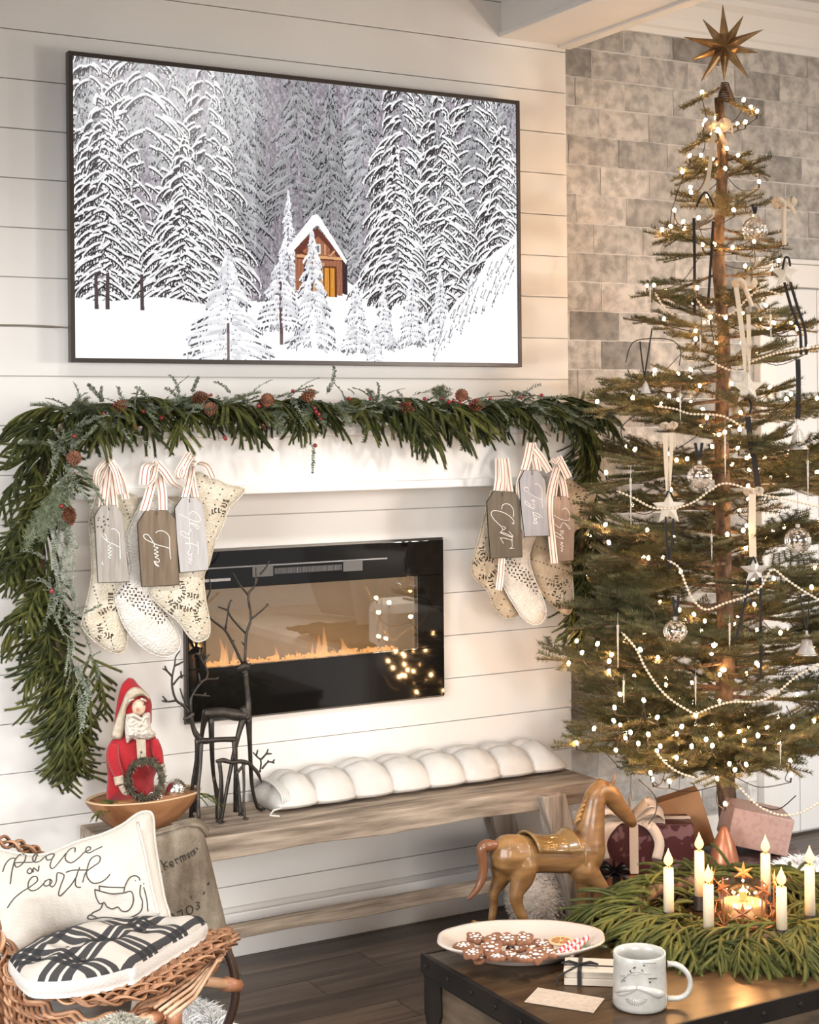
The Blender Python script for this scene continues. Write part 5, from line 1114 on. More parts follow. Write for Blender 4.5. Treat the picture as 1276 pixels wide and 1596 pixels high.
# ---------------------------------------------------------------- plaid seat cushion
def plaid_mat():
    m = bpy.data.materials.new('black_white_plaid'); m.use_nodes = True; nt = m.node_tree; b = nt.nodes['Principled BSDF']; b.inputs['Roughness'].default_value = .95
    u = nt.nodes.new('ShaderNodeUVMap'); u.uv_map = 'uv'; s = nt.nodes.new('ShaderNodeSeparateXYZ'); nt.links.new(u.outputs[0], s.inputs[0]); outs = []
    for ax in (0, 1):
        f = nt.nodes.new('ShaderNodeMath'); f.operation = 'FRACT'; nt.links.new(s.outputs[ax], f.inputs[0]); r = nt.nodes.new('ShaderNodeValToRGB'); r.color_ramp.interpolation = 'CONSTANT'; e = r.color_ramp.elements
        e[0].position = 0; e[0].color = (1,1,1,1); e[1].position = .40; e[1].color = (0,0,0,1)
        for p, c in ((.54,1),(.59,0),(.73,1),(.78,0),(.90,1)): q = e.new(p); q.color = (c,c,c,1)
        nt.links.new(f.outputs[0], r.inputs[0]); outs.append(r.outputs[0])
    a = nt.nodes.new('ShaderNodeMath'); a.operation = 'ADD'; nt.links.new(outs[0], a.inputs[0]); nt.links.new(outs[1], a.inputs[1])
    r = nt.nodes.new('ShaderNodeValToRGB'); e = r.color_ramp.elements; e[0].position = 0; e[0].color = (.010,.010,.012,1); e[1].position = 1; e[1].color = (.43,.39,.34,1); q = e.new(.5); q.color = (.030,.028,.028,1)
    d = nt.nodes.new('ShaderNodeMath'); d.operation = 'DIVIDE'; d.inputs[1].default_value = 2; nt.links.new(a.outputs[0], d.inputs[0]); nt.links.new(d.outputs[0], r.inputs[0]); nt.links.new(r.outputs[0], b.inputs['Base Color'])
    nz = nt.nodes.new('ShaderNodeTexNoise'); nz.inputs['Scale'].default_value = 260; bp = nt.nodes.new('ShaderNodeBump'); bp.inputs['Strength'].default_value = .4; bp.inputs['Distance'].default_value = .003; nt.links.new(nz.outputs[0], bp.inputs['Height']); nt.links.new(bp.outputs[0], b.inputs['Normal']); return m
pc = thing('plaid_seat_cushion', 'black and cream plaid tufted seat cushion lying in the wicker chair', 'cushion', tuple(Gz(190,1500,.43)))
zt = .47; q4 = [Gz(x, y, zt) for x, y in [(50,1530),(205,1510),(322,1438),(100,1452)]]; cpx = [(14,1497),(30,1518),(52,1531),(110,1530),(160,1522),(200,1511),(212,1508),(260,1478),(322,1440),(285,1436),(200,1438),(110,1452),(50,1474)]
O_, e1 = q4[0], q4[1]-q4[0]; xa = Vector((.30,.955,0)) # uv axes in the seat plane
ua = (q4[2]-q4[1]).normalized(); va = Vector((-ua.y, ua.x, 0))
mb, hc = inflate([tuple(Gz(x, y, zt).xy) for x, y in spl(cpx+[cpx[0]],3)[:-1]], .0055, .030, lambda u, v, h: Vector((u, v, zt+h)), .5, ref=.09, extra=lambda x, y: 1-.75*max([math.exp(-((x-t.x)**2+(y-t.y)**2)/.0011) for t in TUF])+.10*mnoise.noise(Vector((x*18,y*18,0))) if True else 1, back=False) if False else (None, None)
TUF = [Gz(x, y, zt) for x, y in [(105,1490),(165,1480),(225,1464),(130,1508),(60,1505),(190,1455),(250,1452)]]
mb, hc = inflate([tuple(Gz(x, y, zt).xy) for x, y in spl(cpx+[cpx[0]],3)[:-1]], .0055, .034, lambda u, v, h: Vector((u, v, zt+h)), .5, ref=.07, extra=lambda x, y: 1-.6*max([math.exp(-((x-t.x)**2+(y-t.y)**2)/.0012) for t in TUF])+.12*mnoise.noise(Vector((x*18,y*18,0))), back=False)
vs = [Vector(v) for v in mb.v]; top = mb.build('plaid_top', plaid_mat(), pc, smooth=True); ul = top.data.uv_layers.new(name='uv')
for lp in top.data.loops: w_ = vs[lp.vertex_index]-O_; ul.data[lp.index].uv = (w_.dot(ua)*8.5, w_.dot(va)*8.5)
mb = MB(); ring = [Gz(x, y, zt) for x, y in spl(cpx+[cpx[0]],3)[:-1]]; n = len(ring); cc = sum(ring, Vector())/n; lv = []
for k, (s_, z_) in enumerate([(1,zt),(1.012,zt-.010),(1.010,zt-.022),(.98,zt-.034)]): lv += [Vector((cc.x+(p.x-cc.x)*s_, cc.y+(p.y-cc.y)*s_, z_+.002)) for p in ring]
fs = [(k*n+i, (k+1)*n+i, (k+1)*n+(i+1)%n, k*n+(i+1)%n) for k in range(3) for i in range(n)]+[tuple(3*n+i for i in range(n))]; mb.add(lv, fs); mb.build('linen_side', M_lin, pc, smooth=True)
mb = MB()
for t in TUF[:6]: mb.ball((t.x, t.y, zt+.016), .006, 8, (1,1,.5))
tag(mb.build('tuft_buttons', M_thr, pc, smooth=True), kind='stuff')
# ---------------------------------------------------------------- rugs and fluffy things at the bottom edge
def fluff(name, label, cat, pts, rad, col, n=2600, ln=.03, top=None):
    m_ = mat(name+'_fibre', col, .9, col2=tuple(min(1,c*1.12) for c in col), nscale=20, sheen=.4); mb = MB(); rr = random.Random(len(name))
    for p in pts: mb.ball(p, rad, 16, (1,1,.55))
    for i in range(n):
        c = Vector(pts[rr.randrange(len(pts))]); a = rr.uniform(0,2*PI); ph = rr.uniform(-.1,1.55); d = Vector((math.cos(a)*math.cos(ph), math.sin(a)*math.cos(ph), math.sin(ph)*.55)); p = c+d*rad*.97; d = (d+Vector((rr.uniform(-.6,.6),rr.uniform(-.6,.6),rr.uniform(-.2,.6)))).normalized(); s = d.orthogonal().normalized()*.0022
        q = p+d*ln*rr.uniform(.5,1.1); mid = (p+q)/2+d.orthogonal()*ln*.15; mb.v += [tuple(p-s),tuple(p+s),tuple(mid+s*.8),tuple(q),tuple(mid-s*.8)]; b = len(mb.v); mb.f.append((b-5,b-4,b-3,b-2,b-1)); mb.m.append(0)
    o = mb.build(name, m_, None, top=True); return tag(o, label, cat)
fl_ = [Gz(x, y, .03) for x, y in [(262,1588),(290,1586),(315,1592),(285,1610),(240,1605),(330,1608)]]
fluff('sheepskin_rug', 'white sheepskin rug on the floor under the wicker chair', 'rug', fl_, .035, (.62,.62,.61), 2600, .04)
nb = Pd(187,1604,2.72); fluff('fluffy_throw', 'cream fluffy throw poking up at the bottom left in front of the chair', 'throw', [nb, Pd(172,1612,2.72), Pd(140,1618,2.7), Pd(212,1612,2.72)], .034, (.34,.32,.26), 1500, .012)
c0 = Gz(655,1620,.28); kb = thing('knitted_pouf', 'white chunky knitted pouf just entering at the bottom edge beside the trunk', 'pouf', (c0.x, c0.y, 0)); mb = MB(); kc = Vector((c0.x, c0.y, .14)); mb.ball(kc, .125, 24, (1,1,1)); mb.build('filling', M_lin, kb, smooth=True); mb = MB()
tag(mb.add([(0,0,0),(0,0,.001),(0,.001,0)],[(0,1,2)]).build('x', M_lin, None), 'x') if False else None
mb = MB()
for k in range(9):
    th_ = (k+1)*PI/12
    for j in range(max(6, int(26*math.sin(th_)))):
        a = 2*PI*j/max(6, int(26*math.sin(th_))); d = Vector((math.sin(th_)*math.cos(a), math.sin(th_)*math.sin(a), math.cos(th_))); tn = d.cross(Vector((0,0,1))).normalized(); mb.ball(kc+d*.127, .016, 8, (1,.55,.7), (Matrix.Rotation(.6*(-1)**k,3,d) @ Matrix((tn, d.cross(tn), d)).transposed()))
tag(mb.build('knit_stitches', mat('chunky_white_yarn',(.74,.71,.67),.9), kb, smooth=True), kind='stuff')
# ================================================================ TRUNK TABLE
ZT = .47; tx0, tx1, ty0, ty1 = 1.574, 2.80, -2.022, -1.468
tb = thing('trunk_table', 'dark wooden trunk with black metal edging and studs used as a coffee table', 'table', (2.1,-1.75,0))
M_tt = mat('trunk_top_wood', (.020,.011,.005), .34, spec=.3, col2=(.070,.038,.017), nscale=4, nstretch=(1.4,9,2), nlo=.3, nhi=.75, bump=.15)
M_ts = mat('trunk_side_wood', (.045,.030,.018), .5, col2=(.095,.066,.040), nscale=5, nstretch=(2,2,9), bump=.15)
M_met = mat('black_trunk_metal', (.005,.004,.0035), .5, spec=.2, col2=(.012,.009,.007), nscale=14)
MB().box((tx0+.004,ty0+.004,ZT-.034),(tx1,ty1-.004,ZT)).build('lid', M_tt, tb, bevel=.003)
MB().box((tx0+.012,ty0+.012,.02),(tx1-.01,ty1-.012,ZT-.034)).build('box', M_ts, tb, bevel=.003)
MB().box((tx0-.001,ty0-.001,ZT-.036),(tx0+.010,ty1+.001,ZT+.0015)).build('edge_band', M_met, tb, bevel=.001)
MB().box((tx0+.010,ty0-.001,ZT-.036),(tx1,ty0+.006,ZT+.0015)).build('edge_band', M_met, tb, bevel=.001)
MB().box((tx0+.010,ty1-.006,ZT-.036),(tx1,ty1+.001,ZT+.0015)).build('edge_band', M_met, tb, bevel=.001)
MB().box((tx0+.006,ty0+.0,ZT-.047),(tx0+.012,ty1,ZT-.040)).build('lower_lip', M_met, tb)
o = MB().ball((0,0,0), .0052, 8, (1,1,1)).build('s', M_met, recenter=False, smooth=True); ST = o.data; bpy.data.objects.remove(o)
for y in [ty1-.02-.085*k for k in range(7)]: place(ST, 'stud', tb, (tx0-.002-2.1, y+1.75, ZT-.018), scale=(.5,1,1))
for x in [tx0+.04+.09*k for k in range(13)]: place(ST, 'stud', tb, (x-2.1, ty0-.002+1.75, ZT-.018), scale=(1,.5,1))
cp = [(0,0),(.062,0),(.064,-.07),(.045,-.115),(.030,-.130),(.014,-.115),(0,-.08)]
MB().prism([(ty1-u, ZT-.036+v) for u, v in cp], lambda u, v, h: Vector((tx0+.010-h, u, v)), .004).build('corner_plate', M_met, tb, bevel=.001)
MB().prism([(tx0+u+.006, ZT-.036+v) for u, v in cp], lambda u, v, h: Vector((u, ty0+.012-h, v)), .004).build('corner_plate', M_met, tb, bevel=.001)
# ---------------------------------------------------------------- platter and sweets
M_cer = mat('cream_ceramic', (.43,.365,.315), .18, coat=.5, col2=(.43,.36,.31), nscale=5)
pc0 = Gz(812,1490,ZT); pc0.z = ZT+.001
ax = Vector((1,-.30,0)).normalized()
pl = thing('serving_platter', 'large cream scalloped oval platter of cookies on the trunk table', 'platter', tuple(pc0)); 
rzp = math.atan2(RT.y, RT.x)
sc_fn = lambda a, z, r: 1+(.035*abs(math.sin(2*a+.3))**.6+.02*abs(math.sin(4*a)))*(r > .10)
def olathe(prof, n=96, sy=.64, fn=sc_fn):
    b = MB().lathe(prof, (0,0,0), n, sy=sy, fn=fn); c, s = math.cos(rzp+.05), math.sin(rzp+.05); b.v = [(pc0.x+x*c-y*s, pc0.y+x*s+y*c, pc0.z+z) for x, y, z in b.v]; return b
b = olathe([(.090,0),(.095,0),(.100,.006),(.132,.016),(.160,.031),(.165,.035),(.163,.038),(.156,.036),(.128,.021),(.096,.0105),(.07,.009)]); b.build('platter_dish', M_cer, pl, smooth=True)
M_gb = mat('gingerbread', (.12,.045,.02), .8, col2=(.20,.085,.042), nscale=40, bump=.3); M_ice = mat('white_icing', (.60,.55,.50), .6)
ck = [(722,1475,.018,'round'),(741,1462,.017,'star'),(765,1478,.020,'star'),(752,1490,.019,'man'),(775,1492,.017,'round'),(790,1464,.019,'star'),(805,1478,.020,'man'),(798,1490,.018,'star'),(815,1463,.018,'star'),(828,1478,.018,'round'),(835,1490,.019,'star'),(815,1494,.017,'round'),(845,1472,.018,'star'),(770,1466,.018,'man'),(736,1486,.017,'star'),(825,1468,.017,'round'),(855,1484,.016,'round')]
desc = ['at the left end of the pile','at the back left of the pile','in the left middle of the pile, iced white','at the front left of the pile','at the front, second from the left','at the back, left of centre','in the very middle of the pile','at the front middle of the pile','at the back, right of centre','right of the middle of the pile','at the front right of the pile','at the front, under the right-hand cookies','at the right, below the dried orange slice','lying behind the left middle cookies','at the near left edge of the pile','at the back beneath the starry one','at the right end of the pile by the candy canes']
kd = {'round':'round gingerbread cookie','star':'star-shaped iced gingerbread cookie','man':'knobbly figure-shaped gingerbread cookie'}
for i, (x, y, r, k) in enumerate(ck):
    r *= 1.18; c = Gz(x, y+3, ZT+.028+.007*(i % 3)); t = thing('gingerbread_cookie', kd[k]+' '+desc[i], 'cookie', tuple(c), 'gingerbread cookies on the platter'); a0 = R.uniform(0,6.28); tx_, ty_ = R.uniform(-.3,.3), R.uniform(-.3,.3)
    fn = {'round': lambda a: 1+.05*math.sin(9*a), 'star': lambda a: .72+.34*abs(math.cos(2.5*a))**1.3, 'man': lambda a: .72+.30*abs(math.cos(2*a+.5))**.8+.12*math.cos(a)}[k]
    def disc(rs, z0, z1, rnd): 
        mb = MB(); n = 40; rr_ = lambda s: [(c.x+rs*s*fn(2*PI*j/n)*math.cos(2*PI*j/n+a0), c.y+rs*s*fn(2*PI*j/n)*math.sin(2*PI*j/n+a0)) for j in range(n)]
        L4 = [(.96,z0),(1,z0+(z1-z0)*.3),(1,z0+(z1-z0)*.7),(.93,z1)]; vs = [(px_, py_, c.z+z_+(px_-c.x)*tx_+(py_-c.y)*ty_) for s, z_ in L4 for px_, py_ in rr_(s)]
        return mb.add(vs, [(q*n+j, q*n+(j+1)%n, (q+1)*n+(j+1)%n, (q+1)*n+j) for q in range(3) for j in range(n)]+[tuple(3*n+j for j in range(n)), tuple(reversed(range(n)))])
    disc(r, 0, .007, 0).build('cookie_base', M_gb, t, smooth=False)
    mb = MB(); 
    for j in range(7): a = 2*PI*j/7+a0; p = Vector((c.x+r*.52*math.cos(a), c.y+r*.52*math.sin(a), 0)); p.z = c.z+.0072+(p.x-c.x)*tx_+(p.y-c.y)*ty_; mb.ball(p, r*.17, 6, (1,1,.3))
    mb.ball((c.x, c.y, c.z+.0075), r*.33, 8, (1,1,.2)); tag(mb.build('icing', M_ice, t, smooth=True), kind='stuff')
c = Gz(874,1467,ZT+.036); t = thing('dried_orange_slice', 'dried orange slice resting on the cookies at the platter\'s right', 'orange slice', tuple(c))
MB().lathe([(.0235,-.003),(.025,0),(.0235,.003),(.021,.0015)], c, 32).build('rind', mat('orange_rind',(.55,.33,.18),.6), t, smooth=True)
M_or = mat('orange_flesh', (.24,.10,.025), .4)
for j in range(9):
    a = 2*PI*j/9; d = Vector((math.cos(a),math.sin(a),0)); q = Vector((-d.y,d.x,0)); p = Vector(c)+Vector((0,0,.0018)); MB().add([p+d*.003, p+d*.018-q*.0055, p+d*.0195, p+d*.018+q*.0055]+[p+d*.004-Vector((0,0,.003)), p+d*.018-q*.0055-Vector((0,0,.003)), p+d*.0195-Vector((0,0,.003)), p+d*.018+q*.0055-Vector((0,0,.003))], [(0,1,2,3),(4,7,6,5),(0,4,5,1),(1,5,6,2),(2,6,7,3),(3,7,4,0)]).build('segment', M_or, t)
M_cw = mat('candy_white', (.62,.54,.50), .2, coat=.5); M_cr = mat('candy_red', (.55,.02,.04), .2, coat=.5)
for i, (a_, b_) in enumerate([((866,1490),(888,1470)),((878,1490),(900,1466)),((888,1490),(914,1462))]):
    A0 = Gz(*a_, ZT+.026); B0 = Gz(*b_, ZT+.036); t = thing('candy_cane', ['leftmost red and white candy cane on the platter','middle red and white candy cane on the platter','rightmost red and white candy cane on the platter'][i], 'candy cane', tuple((A0+B0)/2), 'candy canes on the platter')
    mb = MB(); path = [A0+(B0-A0)*k/30 for k in range(31)]; d = (B0-A0).normalized(); s = d.cross(Vector((0,0,1))).normalized(); n_ = s.cross(d); nn = 16
    vs = []; 
    for k, p in enumerate(path): vs += [p+(s*math.cos(2*PI*j/nn+k*.42)+n_*math.sin(2*PI*j/nn+k*.42))*.0062 for j in range(nn)]
    b0 = 0; mb.add(vs, []); 
    for k in range(30):
        for j in range(nn): mb.f.append((k*nn+j, k*nn+(j+1)%nn, (k+1)*nn+(j+1)%nn, (k+1)*nn+j)); mb.m.append(1 if j % 8 < 4 else 0)
    mb.f += [tuple(reversed(range(nn))), tuple(30*nn+j for j in range(nn))]; mb.m += [0,0]; mb.build('striped_stick', [M_cw, M_cr], t, smooth=True)
o = place(FROST[0], 'rosemary_sprig', None, Gz(898,1480,ZT+.03), q_dir(Gz(945,1466,ZT+.035)-Gz(898,1480,ZT+.03)), .5); tag(o, 'green-grey herb sprig at the right tip of the platter', 'sprig')
# ---------------------------------------------------------------- tied book bundle, card, mug
ba = Gz(879,1536,ZT); bb = Gz(975,1540,ZT); d = (bb-ba); d.z = 0; L = d.length; rz = math.atan2(d.y, d.x); bk = thing('book_bundle', 'small stack of pale books tied with black cord beside the mug', 'books', (ba.x,ba.y,ZT), None, rz)
M_pap = mat('aged_paper', (.42,.36,.29), .9); M_cord = mat('black_cord', (.012,.010,.010), .8)
MB().box((0,0,.001),(L,.075,.014)).build('book', M_pap, bk, recenter=False, bevel=.001); MB().box((.003,.002,.0145),(L-.004,.074,.026)).build('book', M_pap, bk, recenter=False, bevel=.001)
MB().box((-.001,-.001,.0262),(L,.076,.0278)).build('cover', M_pap, bk, recenter=False)
mb = MB(); 
for x in (.025,): mb.box((x,-.0025,-.0),(x+.008,-.0012,.029)); mb.box((x,-.0025,.0279),(x+.008,.0775,.0292))
mb.build('cord_band', M_cord, bk, recenter=False); MB().box((-.002,.03,.0279),(L+.001,.034,.0294)).build('cord_band', M_cord, bk, recenter=False)
mb = MB()
for s in (-1,1): mb.tube([Vector((.029,.032,.031)), Vector((.029+s*.02,.015,.042)), Vector((.029+s*.034,.02,.036)), Vector((.029+s*.02,.036,.031)), Vector((.029,.032,.031))], .0018, 5)
mb.tube([Vector((.029,.032,.031)), Vector((.012,.0,.031)), Vector((-.012,-.006,.018)), Vector((-.014,-.008,.003))], .0018, 5); mb.build('cord_bow', M_cord, bk, recenter=False)
cardp = [Gz(x, y, ZT+.0012) for x, y in [(817,1562),(838,1540),(942,1557),(925,1579)]]; mb = MB(); mb.add(cardp+[p+Vector((0,0,.0012)) for p in cardp], [(3,2,1,0),(4,5,6,7),(0,1,5,4),(1,2,6,5),(2,3,7,6),(3,0,4,7)])
tag(mb.build('paper_card', mat('kraft_card', (.34,.26,.195), .9, col2=(.40,.32,.25), nscale=90), None, top=True), 'blank beige paper card lying flat on the trunk table', 'card')
mc = Gz(997,1568,ZT); mc.z = ZT; mg = thing('mug', 'grey-white ceramic mug with a winking moustached face in relief', 'mug', tuple(mc)); M_mug = mat('speckled_glaze', (.36,.345,.31), .25, coat=.4, col2=(.40,.385,.35), nscale=90)
rm = .0485; hm = .100; mb = MB()
mb.lathe([(.040,0),(.0475,.003),(rm+.0015,.010),(rm,.05),(rm-.0012,.085),(rm-.0005,hm-.002),(rm-.002,hm),(rm-.0045,hm-.001),(rm-.0055,.085),(rm-.006,.03),(.03,.010)], mc, 48); mb.build('cup', M_mug, mg, smooth=True)
toC = Vector((CAM.x-mc.x, CAM.y-mc.y, 0)).normalized(); sd = RT.copy()
def mp(px, py, off=0):   # point on the mug's wall seen at that pixel
    r = ray(px, py); best = None
    o_ = CAM-Vector(mc); a = r.x**2+r.y**2; b = 2*(o_.x*r.x+o_.y*r.y); c_ = o_.x**2+o_.y**2-(rm+.0005)**2; di = b*b-4*a*c_
    t = (-b-math.sqrt(max(di,0)))/(2*a); p = CAM+r*t; n = Vector((p.x-mc.x,p.y-mc.y,0)).normalized(); return p+n*off
MC = lambda x, y: (940+x/8.507, 1455+y/8.507)
mb = MB()
for path, rad in [([(165,770),(240,745),(330,735),(400,730),(440,722)],[.003,.0055,.006,.005,.003]),([(440,722),(500,735),(600,760),(720,800),(800,800)],[.003,.005,.0065,.0085,.005]),([(165,800),(240,805),(340,775),(430,750)],[.002,.004,.004,.002]),([(560,770),(640,800),(740,840)],[.002,.004,.005])]:
    q = spl([tuple(mp(*MC(x, y), -.0012))+(r,) for (x, y), r in zip(path, rad)], 4); mb.tube([p[:3] for p in q], [p[3] for p in q], 8)
mb.build('moustache_relief', M_mug, mg, smooth=True)
mb = MB(); 
for k in range(13):
    a = math.radians(200+k*11.5); x0_, y0_ = 440+70*math.cos(a), 830-50*math.sin(a)*1; x1_, y1_ = 440+150*math.cos(a), 830-130*math.sin(a)
    mb.tube([mp(*MC(x0_, y0_), .0002), mp(*MC((x0_+x1_)/2+4, (y0_+y1_)/2), .0006), mp(*MC(x1_, y1_), .0002)], .0011, 5)
mb.tube([mp(*MC(x, y), 0) for x, y in [(240,640),(300,560),(380,500),(480,500),(560,540)]], .0012, 5)
for x in range(0, 9): mb.tube([mp(*MC(520+x*22, 380-abs(x-4)*2), .0), mp(*MC(524+x*22, 400), .0)], .0011, 5)
mb.tube([mp(*MC(x, y), 0) for x, y in [(230,560),(400,540),(600,520),(800,510)]], .001, 5)
tag(mb.build('relief_lines', M_mug, mg, smooth=True), kind='stuff')
mb = MB(); M_dkg = mat('dark_glaze', (.05,.045,.04), .4)
for p0, p1, r in [((385,715),(500,722),.0016),((600,600),(710,596),.0009),((620,635),(620,655),.0016),((355,490),(375,520),.0011),((395,465),(425,445),.0011),((510,480),(520,500),.001),((530,430),(550,420),.001),((275,575),(295,590),.0009),((275,625),(290,632),.0008)]: mb.tube([mp(*MC(*p0), .0002), mp(*MC(*p1), .0002)], r, 5)
mb.build('painted_eyes_and_marks', M_dkg, mg)
ha = [(848,400),(960,410),(1060,470),(1130,560),(1150,680),(1110,790),(1020,850),(930,860),(850,860)]; dm = (Vector(mc)-CAM).dot(FW); mb = MB(); mb.tube([Pd(*MC(x, y), dm) for x, y in spl(ha, 4)], [.0085]*1+[.0062]*31+[.0085], 10, flat=.8); mb.build('handle', M_mug, mg, smooth=True)

# ================================================================ TABLE WREATH WITH CANDLES
wc = Gz(1152,1415,.50); wc.z = ZT; rw = random.Random(31)
wt = thing('table_wreath', 'large green pine wreath around the candles on the trunk table', 'wreath', tuple(wc))
mb = MB(); mb.tube([wc+Vector((.23*math.cos(a), .20*math.sin(a), .03)) for a in [2*PI*k/40 for k in range(40)]], .016, 8, closed=True); mb.build('wreath_stem', M_bark, wt, smooth=True)
M_ced2 = mat('fresh_pine_green', (.035,.045,.010), .65, spec=.25, col2=(.092,.092,.024), nscale=22, rand=[(.55,.6,.6),(1.4,1.3,1.05)])
SPR2 = []
for me in SPR: m2 = me.copy(); m2.materials.clear(); m2.materials.append(M_ced2); SPR2.append(m2)
def wput(a, r, z, d, s, roll=0): 
    p = Vector((r*math.cos(a), r*.88*math.sin(a), z)); place(SPR2[rw.randrange(6)], 'sprig', wt, p, q_dir(d, roll), s)
for i in range(150):
    a = 2*PI*(i+rw.random())/150; k = i % 5; rad = Vector((math.cos(a), math.sin(a), 0)); tan = Vector((-math.sin(a), math.cos(a), 0))*(1 if k % 2 else -1)
    if k == 0: wput(a, rw.uniform(.18,.24), rw.uniform(.045,.06), tan+rad*rw.uniform(.1,.8)+Vector((0,0,.12)), rw.uniform(.7,.95), rw.uniform(-.5,.5))
    elif k in (1,2): wput(a, rw.uniform(.20,.26), rw.uniform(.035,.055), rad+tan*rw.uniform(0,.9)+Vector((0,0,.08)), rw.uniform(.6,.85), rw.uniform(-.5,.5))
    elif k == 3: wput(a, rw.uniform(.21,.27), rw.uniform(.03,.05), rad*.5+tan+Vector((0,0,.05)), rw.uniform(.7,.95), rw.uniform(-.8,.8))
    else: wput(a, rw.uniform(.14,.19), rw.uniform(.02,.05), -rad*.15+tan+Vector((0,0,.1)), rw.uniform(.5,.7), rw.uniform(-.5,.5))
M_wax = mat('candle_wax', (.66,.54,.38), .45, sss=.4); M_wick = mat('candle_wick', (.02,.015,.01), .9)
FLM = bpy.data.materials.new('candle_flame'); FLM.use_nodes = True; nt = FLM.node_tree; nt.nodes.clear()
t_ = nt.nodes.new('ShaderNodeTexCoord'); s_ = nt.nodes.new('ShaderNodeSeparateXYZ'); nt.links.new(t_.outputs['Generated'], s_.inputs[0]); r_ = nt.nodes.new('ShaderNodeValToRGB'); r_.color_ramp.elements[0].color = (1,.40,.10,1); r_.color_ramp.elements[1].color = (1,.55,.20,1); nt.links.new(s_.outputs[2], r_.inputs[0])
e_ = nt.nodes.new('ShaderNodeEmission'); e_.inputs[1].default_value = 5; o_ = nt.nodes.new('ShaderNodeOutputMaterial'); nt.links.new(r_.outputs[0], e_.inputs[0]); nt.links.new(e_.outputs[0], o_.inputs[0])
cl = [((1038,1352),(1042,1425),'leftmost lit cream candle in the wreath'),((1087,1326),(1090,1400),'tall lit cream candle at the back left of the wreath'),((1101,1378),(1104,1450),'lit cream candle at the front left, just before the glass votive'),((1191,1330),(1193,1395),'lit cream candle at the back right of the wreath'),((1215,1382),(1218,1452),'lit cream candle at the front right of the glass votive'),((1259,1348),(1262,1430),'rightmost lit cream candle at the edge of the photo')]
def flame(par, p, h):
    MB().tube([p+Vector((0,0,h*k/8)) for k in range(9)], [h*.27*v for v in (.35,.8,1,.95,.78,.55,.34,.16,.02)], 12).build('flame', FLM, par, smooth=True); l_ = bpy.data.lights.new('candle_light', 'POINT'); l_.energy = .7; l_.color = (1,.52,.20); l_.shadow_soft_size = .012; lo = bpy.data.objects.new('candle_light', l_); sc.collection.objects.link(lo); lo.location = p+Vector((0,0,h*1.35))
for (a_, b_, lab) in cl:
    B = Gz(*b_, ZT+.045); dd = (B-CAM).dot(FW); Tp = Pd(*a_, dd); t = thing('taper_candle', lab, 'candle', (B.x,B.y,ZT+.02), 'candles in the table wreath')
    top = Vector((B.x,B.y,Tp.z)); MB().lathe([(.0108,0),(.0108,.05),(.0103,(top.z-B.z)-.001),(.0085,top.z-B.z),(.006,top.z-B.z-.0015)], (B.x,B.y,B.z-.0), 20).build('wax', M_wax, t, smooth=True)
    MB().tube([top, top+Vector((.001,0,.009))], .0009, 5).build('wick', M_wick, t); flame(t, top+Vector((0,0,.004)), .036)
    MB().lathe([(.019,-.024),(.019,-.020),(.013,-.018),(.0125,.006),(.0115,.006)], (B.x,B.y,B.z), 16).build('candle_cup', M_met, t, smooth=True)
# star lantern with glass votive in the middle
vc = Gz(1158,1436,ZT+.045); lt = thing('star_lantern', 'glass votive inside a ring of copper metal stars at the middle of the wreath', 'candle holder', (vc.x,vc.y,ZT+.01)); M_cop = mat('rusty_copper', (.30,.11,.045), .45, metal=.6)
mb = MB(); h = .075; mb.lathe([(.046,0),(.048,.003),(.050,h),(.048,h),(.046,.006)], vc, 32); del mb.f[-1]; del mb.m[-1]; mb.build('glass_cup', glassmat('votive_glass', (.97,.92,.85), .06), lt, smooth=True)
mb = MB().lathe([(.044,.004),(.044,.040),(.040,.041)], vc, 28); mb.build('votive_wax', mat('votive_wax_glow', (.85,.66,.42), .5, sss=.3), lt, smooth=True); flame(lt, vc+Vector((0,0,.043)), .032); l_ = bpy.data.lights.new('votive_light', 'POINT'); l_.energy = 1.2; l_.color = (1,.5,.2); l_.shadow_soft_size = .01; lo = bpy.data.objects.new('votive_light', l_); sc.collection.objects.link(lo); lo.location = vc+Vector((0,0,.095))
def star2(c, r, n=5, depth=.004, ux=None, a0=PI/2, ri=.42):
    ux = ux or RT; uz = Vector((0,0,1)); nn = ux.cross(uz).normalized(); mb = MB(); P = [c+(ux*math.cos(a0+PI*k/n)+uz*math.sin(a0+PI*k/n))*(r if k % 2 == 0 else r*ri) for k in range(2*n)]
    vs = P+[c+nn*depth, c-nn*depth]; mb.add(vs, [(k, (k+1)%(2*n), 2*n) for k in range(2*n)]+[((k+1)%(2*n), k, 2*n+1) for k in range(2*n)]); return mb
for k in range(10):
    a = 2*PI*k/10+.2; p = vc+Vector((.066*math.cos(a), .066*math.sin(a), .036+.045*(k % 2))); tn = Vector((-math.sin(a), math.cos(a), 0)); star2(p, .023, 6, .003, tn, PI/2, .35).build('metal_star', M_cop, lt)
    MB().tube([vc+Vector((.062*math.cos(a), .062*math.sin(a), 0)), p], .0016, 5).build('star_stem', M_cop, lt)
    mb = MB(); base = vc+Vector((.062*math.cos(a), .062*math.sin(a), .004))
    for s in (-1,1): mb.tube([base, base+tn*s*.010+Vector((0,0,.012)), base+tn*s*.016+Vector((0,0,.022)), base+tn*s*.010+Vector((0,0,.026))], .0015, 5)
    tag(mb.build('scroll', M_cop, lt), kind='stuff')
mb = MB(); mb.tube([vc+Vector((.062*math.cos(2*PI*k/32), .062*math.sin(2*PI*k/32), .002)) for k in range(32)], .0022, 6, closed=True); mb.build('base_ring', M_cop, lt)

